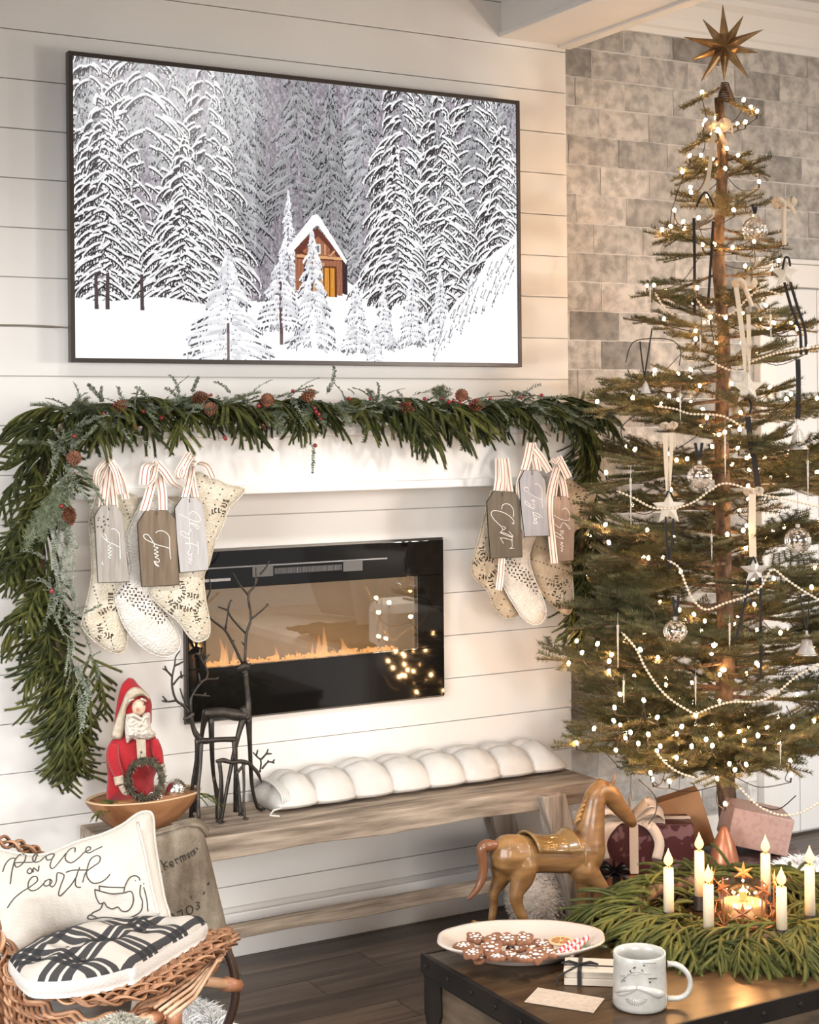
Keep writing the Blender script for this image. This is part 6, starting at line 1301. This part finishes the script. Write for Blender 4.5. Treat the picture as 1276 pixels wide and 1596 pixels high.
# ================================================================ CARVED HORSE
H4 = lambda x, y: (720+x/4.557, 1200+y/4.557); yh = -.60
def hp_(x, y, dy=0): return Wy(*H4(x, y), yh+dy)
hs = thing('carved_horse', 'carved honey-brown wooden toy horse standing in front of the bench', 'horse', tuple(hp_(600,1110)))
M_hor = mat('carved_honey_wood', (.12,.052,.017), .36, col2=(.34,.185,.068), nscale=5, nstretch=(1,4,6), nlo=.3, nhi=.7, coat=.15, bump=.08)
K = 1/4.557/2450*4.38
mb = MB()
def blob(path, flat=1.0):
    q = spl([tuple(hp_(x, y, dy))+(r*K*(1.10 if r > 24 else 1.0),) for x, y, r, dy in path], 5); mb.tube([p[:3] for p in q], [p[3] for p in q], 16, flat=flat)
    for p in (q[0], q[-1]): mb.ball(p[:3], p[3], 12)
blob([(330,600,128,0),(420,605,125,0),(560,610,108,0),(700,610,112,0),(800,590,125,0),(880,600,122,0)])
blob([(880,560,130,0),(905,430,100,0),(925,300,82,0),(945,190,72,0),(985,130,60,0)])
blob([(990,140,66,0),(1060,190,68,0),(1120,270,55,0),(1180,340,45,0),(1205,375,36,0)])
for s in (-1,1): blob([(1065,110,16,s*.018),(1080,60,14,s*.02),(1075,10,5,s*.018)])
blob([(430,680,100,-.022),(425,770,78,-.028),(390,860,50,-.030),(385,930,42,-.03),(410,1010,36,-.03),(450,1080,28,-.03),(480,1120,28,-.03)])
blob([(300,680,95,.022),(270,780,58,.028),(225,870,34,.03),(225,960,28,.03),(210,1060,26,.03),(212,1110,32,.03)])
blob([(850,700,95,-.02),(930,760,62,-.028),(985,820,44,-.03),(1030,880,36,-.03),(1070,945,30,-.03),(1100,1000,28,-.03),(1105,1100,26,-.03)])
blob([(860,700,90,.022),(855,800,52,.028),(852,900,40,.03),(850,1000,32,.03),(850,1100,30,.03)])
mb.build('body', M_hor, hs, remesh=.0042, smit=5)
mb = MB(); blob([(235,535,30,0),(170,540,40,0),(138,570,34,0),(150,680,30,0),(140,770,28,0),(110,840,24,0),(60,900,16,0),(40,915,8,0)]); mb.build('tail', mat('tail_brown',(.14,.055,.025),.35,col2=(.22,.09,.04),nscale=6,coat=.3), hs, smooth=True)
mb = MB()
for k in range(9):
    t = k/8; x = 965-150*t-22*math.sin(t*3); y = 85+270*t; d = Vector((-.011,0,-.006)); p = hp_(x, y); mb.tube([p+Vector((.010,0,.004)), p, p+d+Vector((0,0,-.006))], [.009,.008,.002], 8, flat=.7)
tag(mb.build('carved_mane', M_hor, hs, smooth=True), kind='stuff')
M_sad = mat('saddle_wood', (.17,.09,.028), .25, col2=(.30,.19,.08), nscale=6, coat=.5)
mb = MB(); NU, NV = 25, 17
def sad(i, j):
    u = i/(NU-1); v = -1+2*j/(NV-1); x = 455+300*u; top = 468+20*math.sin(PI*min(1,u*1.05))**1.2-34*max(0,u-.78)/.22-12*max(0,.15-u)/.15; rr_ = 118*K; ang = v*1.25*(1-.25*math.sin(PI*u)*0); c = hp_(x, 612)
    rad_ = (612-top)*K; return (c.x, c.y-math.sin(ang)*rad_*1.06, c.z+math.cos(ang)*rad_*.99+.004)
mb.grid(NU, NV, sad); o = mb.build('saddle', M_sad, hs, smooth=True); so = o.modifiers.new('s','SOLIDIFY'); so.thickness = .006
for xx, r in ((412,126),(800,128)):
    c = hp_(xx, 606); mb = MB(); mb.tube([c+Vector((.012*math.cos(a)*0, math.sin(a)*r*K*1.02, math.cos(a)*r*K*1.02)) for a in [2*PI*k/28 for k in range(28)]], .0042, 8, closed=True, flat=1.6); mb.build('girth_strap', M_sad, hs, smooth=True)
mb = MB(); mb.tube([hp_(x, y, -.036) for x, y in spl([(440,540),(500,575),(580,600),(660,600),(730,560),(750,480)],4)], .003, 6); mb.tube([hp_(x, y, -.040) for x, y in [(770,600),(795,660),(825,740)]], .003, 6); mb.build('carved_edging', M_sad, hs, smooth=True) if False else None
rk = MB(); 
for s in (-1,1): rk = MB(); rk.tube([hp_(x, y, s*.032) for x, y in spl([(75,1095),(120,1110),(200,1150),(400,1190),(650,1205),(900,1190),(1150,1150),(1250,1100)],4)], .011, 10); rk.build('rocker', M_hor, hs, smooth=True)
for k,(x,y,dy) in enumerate([(212,1110,.03),(480,1120,-.03),(1105,1100,-.03),(850,1100,.03)]): MB().tube([hp_(x,y,dy), hp_(x,1185,dy*1.05)], .007, 8).build('hoof_peg', M_hor, hs, smooth=True)
zr = hp_(650,1205).z-.011
for xx in (300,1000): a = hp_(xx,1190); MB().box((a.x-.015, a.y-.05, 0.001),(a.x+.015, a.y+.05, a.z)).build('stand_block', M_tt, hs, bevel=.003)

# ================================================================ PRESENTS AND CUSHIONS BEHIND THE HORSE
def patt(name, c, c2, sc_): return mat(name, c, .45, col2=c2, nscale=sc_, nlo=.52, nhi=.56, ndetail=2)
def gift(label, px0, px1, ztop, zbot, d, m, rm_, dep=.2, rz=0, bow=None, rib=None, tilt=0):
    a = Pd(px0, 1400, d); b = Pd(px1, 1400, d); c = (a+b)/2; Lx = (Vector((b.x,b.y))-Vector((a.x,a.y))).length; t = thing('gift_box', label, 'gift', (c.x, c.y, zbot), 'presents under the fir tree', math.atan2(RT.y, RT.x)+rz); h = ztop-zbot
    t.rotation_euler.y = tilt
    MB().box((-Lx/2,0,0),(Lx/2,dep,h-.0)).build('wrapped_box', m, t, recenter=False, bevel=.003)
    if rib is not None:
        w_, f = rib; x = -Lx/2+Lx*f; q = MB(); q.box((x-w_/2,-.0022,.001),(x+w_/2,-.0002,h+.002)); q.box((x-w_/2,-.0022,h+.0005),(x+w_/2,dep+.002,h+.0022)); q.build('ribbon', rm_, t, recenter=False)
        MB().box((-Lx/2-.002,dep*.45-w_/2,h+.0004),(Lx/2+.002,dep*.45+w_/2,h+.0026)).build('ribbon', rm_, t, recenter=False)
    if bow:
        bx, s = bow; q = MB(); c0 = Vector((-Lx/2+Lx*bx, .02, h+.010))
        for k, (dx, dz) in enumerate([(-1,.35),(1,.35),(-.8,.9),(.8,.8),(0,1)]):
            e = c0+Vector((dx*.045*s,-.012,dz*.030*s)); ribbon(q, spl([tuple(v) for v in (c0, c0.lerp(e,.6)+Vector((0,-.012*s,.012*s)), e, e+Vector((dx*.004,.014,-.012*s)), c0.lerp(e,.4)+Vector((0,.012,-.006)), c0)], 4), .018*s, side=(0,.8,.6), thick=.001)
        for dx in (-1,1): ribbon(q, spl([tuple(c0), tuple(c0+Vector((dx*.026*s,-.028,-.004*s))), tuple(c0+Vector((dx*.040*s,-.030,-.028*s))), tuple(c0+Vector((dx*.036*s,-.030,-.052*s)))], 5), .014*s, side=(1,0,.1), thick=.001)
        q.ball(c0, .010*s, 8); tag(q.build('bow', rm_, t, recenter=False, smooth=True), kind='stuff')
    return t
M_cs = mat('cream_satin', (.62,.50,.40), .45, sheen=.3); M_bs = mat('black_satin', (.010,.008,.009), .35)
M_gr = patt('oxblood_floral_paper', (.055,.010,.010), (.16,.075,.075), 22); M_gk = mat('kraft_paper', (.30,.15,.065), .7, col2=(.35,.19,.09), nscale=8); M_gc = patt('copper_paper', (.22,.085,.035), (.30,.13,.06), 14); M_gp = patt('blush_paper', (.46,.30,.26), (.41,.26,.22), 60); M_gd = patt('dark_plum_paper', (.040,.018,.018), (.11,.065,.06), 26)
gift('copper-brown wrapped gift with a black ribbon, lowest, beside the horse\'s front leg', 925, 1030, .200, 0, 4.60, M_gc, M_bs, .2, bow=(.32,.9), rib=(.022,.34))
gift('dark oxblood wrapped gift with a cream satin bow, behind the horse\'s head', 940, 1082, .348, .203, 4.62, M_gr, M_cs, .16, bow=(.30,2.1), rib=(.026,.34))
gift('dark plum wrapped gift on the floor right of the copper one', 1045, 1140, .232, 0, 4.66, M_gd, M_cs, .2)
gift('tan kraft paper gift standing upright under the lowest fir branches', 1046, 1118, .405, .236, 4.74, M_gk, M_cs, .07, tilt=-.30)
gift('dark plum speckled gift behind the right-hand candles', 1150, 1262, .245, 0, 4.58, M_gd, M_bs, .2)
gift('blush pink wrapped gift tilted on top at the right under the fir tree', 1132, 1228, .372, .262, 4.64, M_gp, M_cs, .16, tilt=.22)
c = Pd(1128,1322,4.58); t = thing('copper_cone_ornament', 'small copper cone standing between the kraft and blush gifts', 'ornament', (c.x, c.y, .235)); MB().lathe([(.046,0),(.044,.02),(.030,.07),(.008,.115),(.002,.12)], (c.x,c.y,.235), 24).build('cone', mat('copper_sheen', (.42,.16,.09), .35, metal=.6, col2=(.52,.22,.13), nscale=8), t, smooth=True)
c = Pd(1258,1335,4.36); fluff('faux_fur_cushion', 'white faux fur cushion behind the rightmost candle', 'cushion', [Vector((c.x,c.y,.25)), Vector((c.x+.05,c.y-.03,.22))], .10, (.80,.80,.80), 2600, .03)
sb_ = MB().box((c.x-.06,c.y-.09,.0),(c.x+.12,c.y+.07,.165)).build('storage_basket', mat('basket_grey',(.30,.27,.24),.8,col2=(.42,.38,.34),nscale=40,bump=.5), None, top=True); tag(sb_, 'grey basket under the white faux fur cushion', 'basket')
c = Gz(838,1452,.10); fc_ = Vector((c.x, -.30, .105)); c2_ = Wy(838,1410,-.28)
fp_ = thing('round_floor_cushion', 'round pale furry cushion on the floor beneath the bench, seen between the horse\'s legs', 'cushion', (c2_.x, -.28, 0)); mb = MB().ball((c2_.x,-.28,.108), .105, 24, (.95,.75,1)); mb.build('cushion_body', mat('pale_taupe_fur', (.34,.28,.23), .95, col2=(.46,.40,.34), nscale=12, bump=.8, bscale=60), fp_, smooth=True)
rr = random.Random(9); mb = MB()
for i in range(1500):
    a = rr.uniform(0,6.28); ph = rr.uniform(-1,1.5); d = Vector((math.cos(a)*math.cos(ph)*.95, math.sin(a)*math.cos(ph)*.75, math.sin(ph))); p = Vector((c2_.x,-.28,.108))+d*.103; dn = (d+Vector((rr.uniform(-.5,.5),rr.uniform(-.5,.5),rr.uniform(-.5,.5)))).normalized(); s = dn.orthogonal()*.0016; mb.v += [tuple(p-s),tuple(p+s),tuple(p+dn*.014)]; b = len(mb.v); mb.f.append((b-3,b-2,b-1)); mb.m.append(0)
tag(mb.build('fur', MATS['pale_taupe_fur'], fp_), kind='stuff')
# ================================================================ TREE TOPPER AND ORNAMENTS
M_gold = mat('antique_gold', (.40,.27,.14), .35, metal=.8, col2=(.25,.155,.075), nscale=30); M_amb = mat('amber_mirror', (.48,.36,.22), .2, metal=.85)
sc0 = Pd(1129,73,4.76); stp = thing('star_topper', 'faceted antique gold ten-pointed star at the very top of the fir tree', 'star', tuple(sc0))
for (tx_, ty_, dd) in [(1126,7,0),(1158,25,.015),(1189,46,-.01),(1181,82,.06),(1166,121,-.02),(1128,127,.0),(1092,127,-.02),(1078,93,.03),(1066,58,-.01),(1095,30,.02)]:
    tip = Pd(tx_, ty_, 4.76+dd); d = (tip-sc0); L = d.length; d.normalize(); s = d.cross(FW).normalized(); n_ = s.cross(d); bs = sc0+d*L*.30; w_ = .0135
    P = [sc0, bs+s*w_, bs+n_*w_*1.1, bs-s*w_, bs-n_*w_*1.1, tip]
    MB().add(P, [(0,2,1),(0,3,2),(0,4,3),(0,1,4),(5,1,2),(5,2,3),(5,3,4),(5,4,1)]).build('spike', M_amb if len(stp.children) % 2 else M_gold, stp)
    mb = MB()
    for q in (1,2,3,4): mb.tube([sc0+(P[q]-sc0)*1.01, P[q]*1.0+d*0, tip], [.0012,.0012,.0008], 4)
    tag(mb.build('gold_rim', M_gold, stp), kind='stuff')
mb = MB(); c0 = Pd(1129,128,4.76); c1 = Pd(1131,158,4.79); mb.tube([c0.lerp(c1, k/160)+Vector((math.cos(k/160*2*PI*9), math.sin(k/160*2*PI*9), 0))*(.010+.017*k/160) for k in range(161)], .0020, 6)
mb.build('spiral_coil', mat('dark_bronze', (.07,.045,.03), .4, metal=.8), stp, smooth=True)
M_vel = mat('black_velvet', (.008,.006,.006), .9, sheen=.2); M_crm = mat('cream_velvet', (.50,.40,.29), .85, sheen=.4)
M_wst = mat('whitewashed_star', (.42,.36,.29), .6, col2=(.52,.46,.38), nscale=30); M_glz = glassmat('ornament_glass', (.97,.96,.94), .10); M_shell = mat('frosted_glass', (.72,.68,.64), .15, trans=.55, coat=.3)
M_gcap = mat('pewter_cap', (.55,.52,.48), .3, metal=.9)
def dfr(py, k=.78): z = Pd(1125, py, 4.5).z; return 4.805-Rz(z)*k
def rib(mb, pts, w_, d, wfn=None): ribbon(mb, [Pd(x, y, d+(q[0] if q else 0)) for x, y, *q in spl([p if len(p) > 2 else (*p, 0) for p in pts], 5)], w_, side=RT, wfn=wfn)
def starorn(label, px, py, r_px, m, d=None, ribs=(), a0=PI/2):
    d = d or dfr(py); c = Pd(px, py, d); r = r_px/F*d; t = thing('star_ornament', label, 'ornament', tuple(c), 'star ornaments on the fir tree')
    star2(c, r, 5, .006, RT, a0, .45).build('star', m, t)
    for name, mm, pts, w_ in ribs: mb = MB(); rib(mb, pts, w_, d-.008); mb.build(name, mm, t)
    return t
starorn('clear glass star with two long black ribbon tails near the top of the fir tree', 1098, 335, 29, M_glz, ribs=[('black_ribbon', M_vel, [(1081,340),(1082,400),(1082,488)], .0085), ('black_ribbon', M_vel, [(1111,345),(1108,400),(1103,474)], .0075), ('black_loop', M_vel, [(1085,322),(1093,305),(1100,300),(1108,312),(1112,322)], .006), ('cream_ribbon', M_crm, [(1112,205),(1107,250),(1101,298)], .012)])
starorn('whitewashed star at the right edge below the upper cream bow, double black ribbon beneath', 1223, 427, 23, M_wst, ribs=[('black_loop', M_vel, [(1219,420),(1223,402),(1229,403),(1231,415)], .006), ('black_ribbon', M_vel, [(1222,440),(1233,480),(1246,515),(1248,553)], .0085), ('black_ribbon', M_vel, [(1231,440),(1243,480),(1254,515),(1256,553)], .0085)])
starorn('whitewashed star hung on a long cream ribbon in the middle of the fir tree', 1165, 605, 27, M_wst, ribs=[('cream_ribbon', M_crm, [(1147,448),(1154,500),(1163,580)], .014), ('cream_ribbon', M_crm, [(1166,490),(1167,540),(1165,580)], .012), ('black_ribbon', M_vel, [(1165,650),(1170,690),(1177,730),(1181,765)], .016), ('black_loop', M_vel, [(1160,625),(1164,620),(1170,630),(1168,645)], .006)])
starorn('whitewashed star on a pale ribbon left of the trunk, above thin dark red tails', 1042, 792, 27, M_wst, ribs=[('cream_ribbon', M_crm, [(1036,675),(1038,720),(1041,765)], .013), ('cream_ribbon', M_crm, [(1047,675),(1045,720),(1042,765)], .010), ('dark_tail', M_vel, [(1037,805),(1039,850),(1042,888)], .005), ('dark_tail', M_vel, [(1049,808),(1046,850),(1042,888)], .005), ('black_loop', M_vel, [(1037,775),(1042,765),(1048,775)], .005)])
starorn('silvery glass star under a wide cream ribbon, lower middle of the fir tree', 1176, 890, 24, mat('silvered_glass', (.62,.56,.50), .15, metal=.6, trans=.0), ribs=[('cream_ribbon', M_crm, [(1172,770),(1172,820),(1173,868)], .020), ('black_ribbon', M_vel, [(1184,900),(1185,960),(1185,1055)], .008), ('black_ribbon', M_vel, [(1166,905),(1158,950),(1145,1000)], .007), ('black_loop', M_vel, [(1167,878),(1173,868),(1178,878)], .006)])
starorn('clear glass star close to the trunk below the black ribbon tails', 1106, 502, 23, M_glz)
def bow(label, px, py, s, tails, m=M_crm):
    d = dfr(py, .85); c = Pd(px, py, d); t = thing('ribbon_bow', label, 'ribbon', tuple(c), 'ribbons on the fir tree'); mb = MB()
    for dx, dy in ((-1,-.5),(1,-.6)): rib(mb, [(px,py,0),(px+dx*9*s,py+dy*9*s-3*s,-.012),(px+dx*15*s,py+dy*6*s,-.004),(px+dx*9*s,py+dy*2*s+4*s,.004),(px,py,0)], .020*s, d)
    mb.ball(c, .007*s, 8)
    for tl in tails: rib(mb, tl, .013*s, d)
    tag(mb.build('looped_ribbon', m, t, smooth=True), kind='stuff'); return t
bow('cream velvet bow right below the star topper on the fir tree', 1118, 198, 1.1, [[(1120,200),(1126,215),(1132,225)]])
bow('cream bow at the right of the fir tree\'s upper part, beside the glass ball', 1222, 318, 1.0, [[(1222,320),(1221,350),(1222,382)],[(1224,318),(1232,322),(1238,334)]])
bow('cream bow in front of the trunk above the central star', 1160, 444, 1.0, [[(1160,446),(1166,462),(1172,478)]])
bow('small cream bow left of the trunk above the pale star ribbon', 1042, 665, .7, [])
bow('cream bow on the bead garland right of the trunk', 1174, 768, .8, [])
def blackrib(label, pts, w_): d = dfr(pts[0][1], .85); t = thing('velvet_ribbon', label, 'ribbon', tuple(Pd(*pts[0], d)), 'ribbons on the fir tree'); mb = MB(); rib(mb, pts, w_, d); mb.build('tape', M_vel, t); return t
blackrib('long black velvet ribbon at the right edge above the glass bell', [(1243,560),(1244,600),(1243,652)], .014)
def ball(label, px, py, r_px, ribp=None):
    d = dfr(py); c = Pd(px, py, d); r = r_px/F*d; t = thing('glass_ball', label, 'ornament', tuple(c), 'clear glass balls on the fir tree')
    MB().ball(c, r, 24).build('glass_shell', M_glz, t, smooth=True)
    mb = MB(); rr = random.Random(px)
    for i in range(70):
        v = Vector((rr.uniform(-1,1),rr.uniform(-1,1),rr.uniform(-1,1))); v = v.normalized()*r*rr.uniform(.80,.93); q = Matrix.Rotation(rr.uniform(0,6),3,v.normalized()) @ v.orthogonal().normalized(); w2 = v.normalized().cross(q)
        mb.add([c+v+q*r*.13, c+v+w2*r*.10, c+v-q*r*.13, c+v-w2*r*.10], [(0,1,2,3)])
    tag(mb.build('flaked_lining', mat('pearl_flakes', (.60,.50,.42), .35, col2=(.75,.66,.58), nscale=60), t), kind='stuff')
    MB().lathe([(.0065,0),(.0065,.008),(.002,.010)], (c.x,c.y,c.z+r*.97), 12).build('cap', M_gcap, t)
    if ribp: mb = MB(); rib(mb, ribp, .008, d); mb.build('black_ribbon', M_vel, t)
ball('clear glass ball filled with pale flakes near the top, right of the trunk', 1176, 358, 20, [(1172,318),(1176,332),(1178,322)])
ball('clear flaked glass ball on a black ribbon left of the trunk, middle of the tree', 1090, 742, 20, [(1083,690),(1089,715),(1094,690)])
ball('clear flaked glass ball low on the left side, below the dark red tails', 1052, 984, 19, [(1048,930),(1053,962),(1057,930)])
ball('clear flaked glass ball at the right edge of the photo', 1243, 842, 21)
def bell(label, px, py, s, ribp=None):
    d = dfr(py); c = Pd(px, py, d); t = thing('glass_bell', label, 'ornament', tuple(c), 'glass bells on the fir tree'); k = s/F*d
    MB().lathe([(k*.95,-k),(k*.80,-k*.75),(k*.55,-k*.1),(k*.45,k*.5),(k*.25,k*.8),(k*.08,k*.9),(k*.14,k*1.05),(k*.05,k*1.2)], c, 24).build('bell_shell', M_shell, t, smooth=True)
    MB().lathe([(k*1.0,-k*1.03),(k*1.0,-k*.93),(k*.9,-k*.90)], c, 24).build('bell_rim', M_gcap, t, smooth=True)
    if ribp:
        mb = MB(); [rib(mb, r, .004, d) for r in ribp]; mb.build('thin_ribbon', M_vel, t)
bell('frosted glass bell at the lower right edge on thin dark ribbons', 1257, 1003, 17, [[(1246,925),(1250,950),(1256,980)],[(1260,925),(1260,950),(1257,980)]])
bell('frosted glass bell under the black velvet ribbon at the right', 1243, 683, 17)
bell('small clear glass drop hanging left on a black V ribbon', 1006, 604, 9, [[(997,532),(1000,560),(1004,588)],[(1016,512),(1010,550),(1004,588)]])
M_ice2 = mat('icicle_glass', (.72,.66,.58), .12, trans=.5, coat=.4)
for i, (px, y0, y1, lab) in enumerate([(1013,438,478,'highest, in front of the bricks at the left'),(1060,600,655,'left of the trunk, above the cream bow'),(1091,515,548,'just below the clear glass star'),(1130,652,745,'longest, hanging right on the trunk'),(983,725,818,'at the left beside the mantel garland'),(1109,825,872,'against the left side of the trunk'),(1137,958,1018,'below the lowest loop of beads in the middle'),(963,955,1040,'at the far left beside the garland\'s tail'),(1084,1042,1100,'above the dip of the long bead swag'),(1201,476,540,'right of the trunk below the whitewashed star'),(1216,1150,1192,'low on the right side'),(972,1050,1095,'low at the left above the clustered lights'),(1141,190,215,'just under the topper'),(1259,700,780,'at the right edge beside the bell'),(1136,277,300,'high on the right of the trunk')]):
    d = dfr(y0, .8); a = Pd(px, y0, d); b = Pd(px, y1, d); L = (a-b).length; t = thing('icicle_ornament', 'thin twisted clear icicle ornament '+lab, 'ornament', tuple(b), 'glass icicles on the fir tree')
    mb = MB(); n = 18; prof = [(.0034*(1-.75*k/n)*(1+.18*math.sin(k*2.2)), L*.15+(L*.85-L*.15)*0-L*.0+ (L*.78)*(1-k/n)) for k in range(n+1)]; prof = [(r, z) for r, z in reversed([(r, z) for r, z in prof])]
    mb.lathe([(r, z-L*.15) for r, z in prof], (b.x,b.y,b.z), 8, fn=lambda a_, z, r: 1+.25*math.cos(3*a_+z*400)); mb.build('twisted_glass', M_ice2, t, smooth=True)
    MB().tube([b+Vector((0,0,L*.78)), a], .0006, 4).build('hook', M_gcap, t)

# ================================================================ SOFA opposite the hearth (outside the frame; mirrored in the fire's glass)
so = thing('sofa', 'light sofa standing outside the picture, mirrored in the fireplace glass', 'sofa', (4.3,-3.6,0))
M_so = mat('pale_sofa_fabric', (.62,.60,.58), .9, col2=(.70,.68,.66), nscale=6)
MB().box((3.55,-4.6,.06),(4.6,-2.5,.42)).build('base', M_so, so, bevel=.05); MB().box((4.35,-4.6,.42),(4.75,-2.5,1.0)).build('backrest', M_so, so, bevel=.08); MB().box((3.6,-2.62,.3),(4.6,-2.40,.68)).build('armrest', M_so, so, bevel=.06)
def spillow(label, c, r, m, rz, tilt=.3):
    t = thing('throw_pillow', label, 'pillow', c, 'pillows on the sofa', rz); mb = MB(); n = 17
    for s in (1,-1): mb.grid(n, n, lambda i, j, s=s: (s*.10*(max(0,math.sin(PI*i/(n-1)))*max(0,math.sin(PI*j/(n-1))))**.4, (i/(n-1)-.5)*2*r, (j/(n-1))*1.7*r))
    mb.build('pillow_body', m, t, recenter=False, smooth=True); t.rotation_euler.y = tilt
spillow('white pillow standing at the sofa\'s near end', (4.0,-2.95,.44), .27, MATS['white_linen'], 2.6); spillow('brown patterned pillow behind the white one on the sofa', (4.2,-3.1,.60), .30, patt('brown_lattice', (.20,.15,.11), (.45,.39,.32), 40), 2.6)
spillow('grey pillow at the middle of the sofa', (4.1,-3.7,.44), .27, mat('grey_linen',(.40,.40,.42),.9), 2.9)
mb = MB().grid(30, 20, lambda i, j: (3.5+.9*j/19, -2.9+.8*i/29-.4, .46+.03*mnoise.noise(Vector((i*.4,j*.4,2))))); bl = mb.build('dark_throw', mat('dark_plum_throw', (.035,.018,.018), .95), None, smooth=True, top=True); tag(bl, 'dark plum throw blanket spread on the sofa seat', 'blanket'); bl.modifiers.new('s','SOLIDIFY').thickness = .012
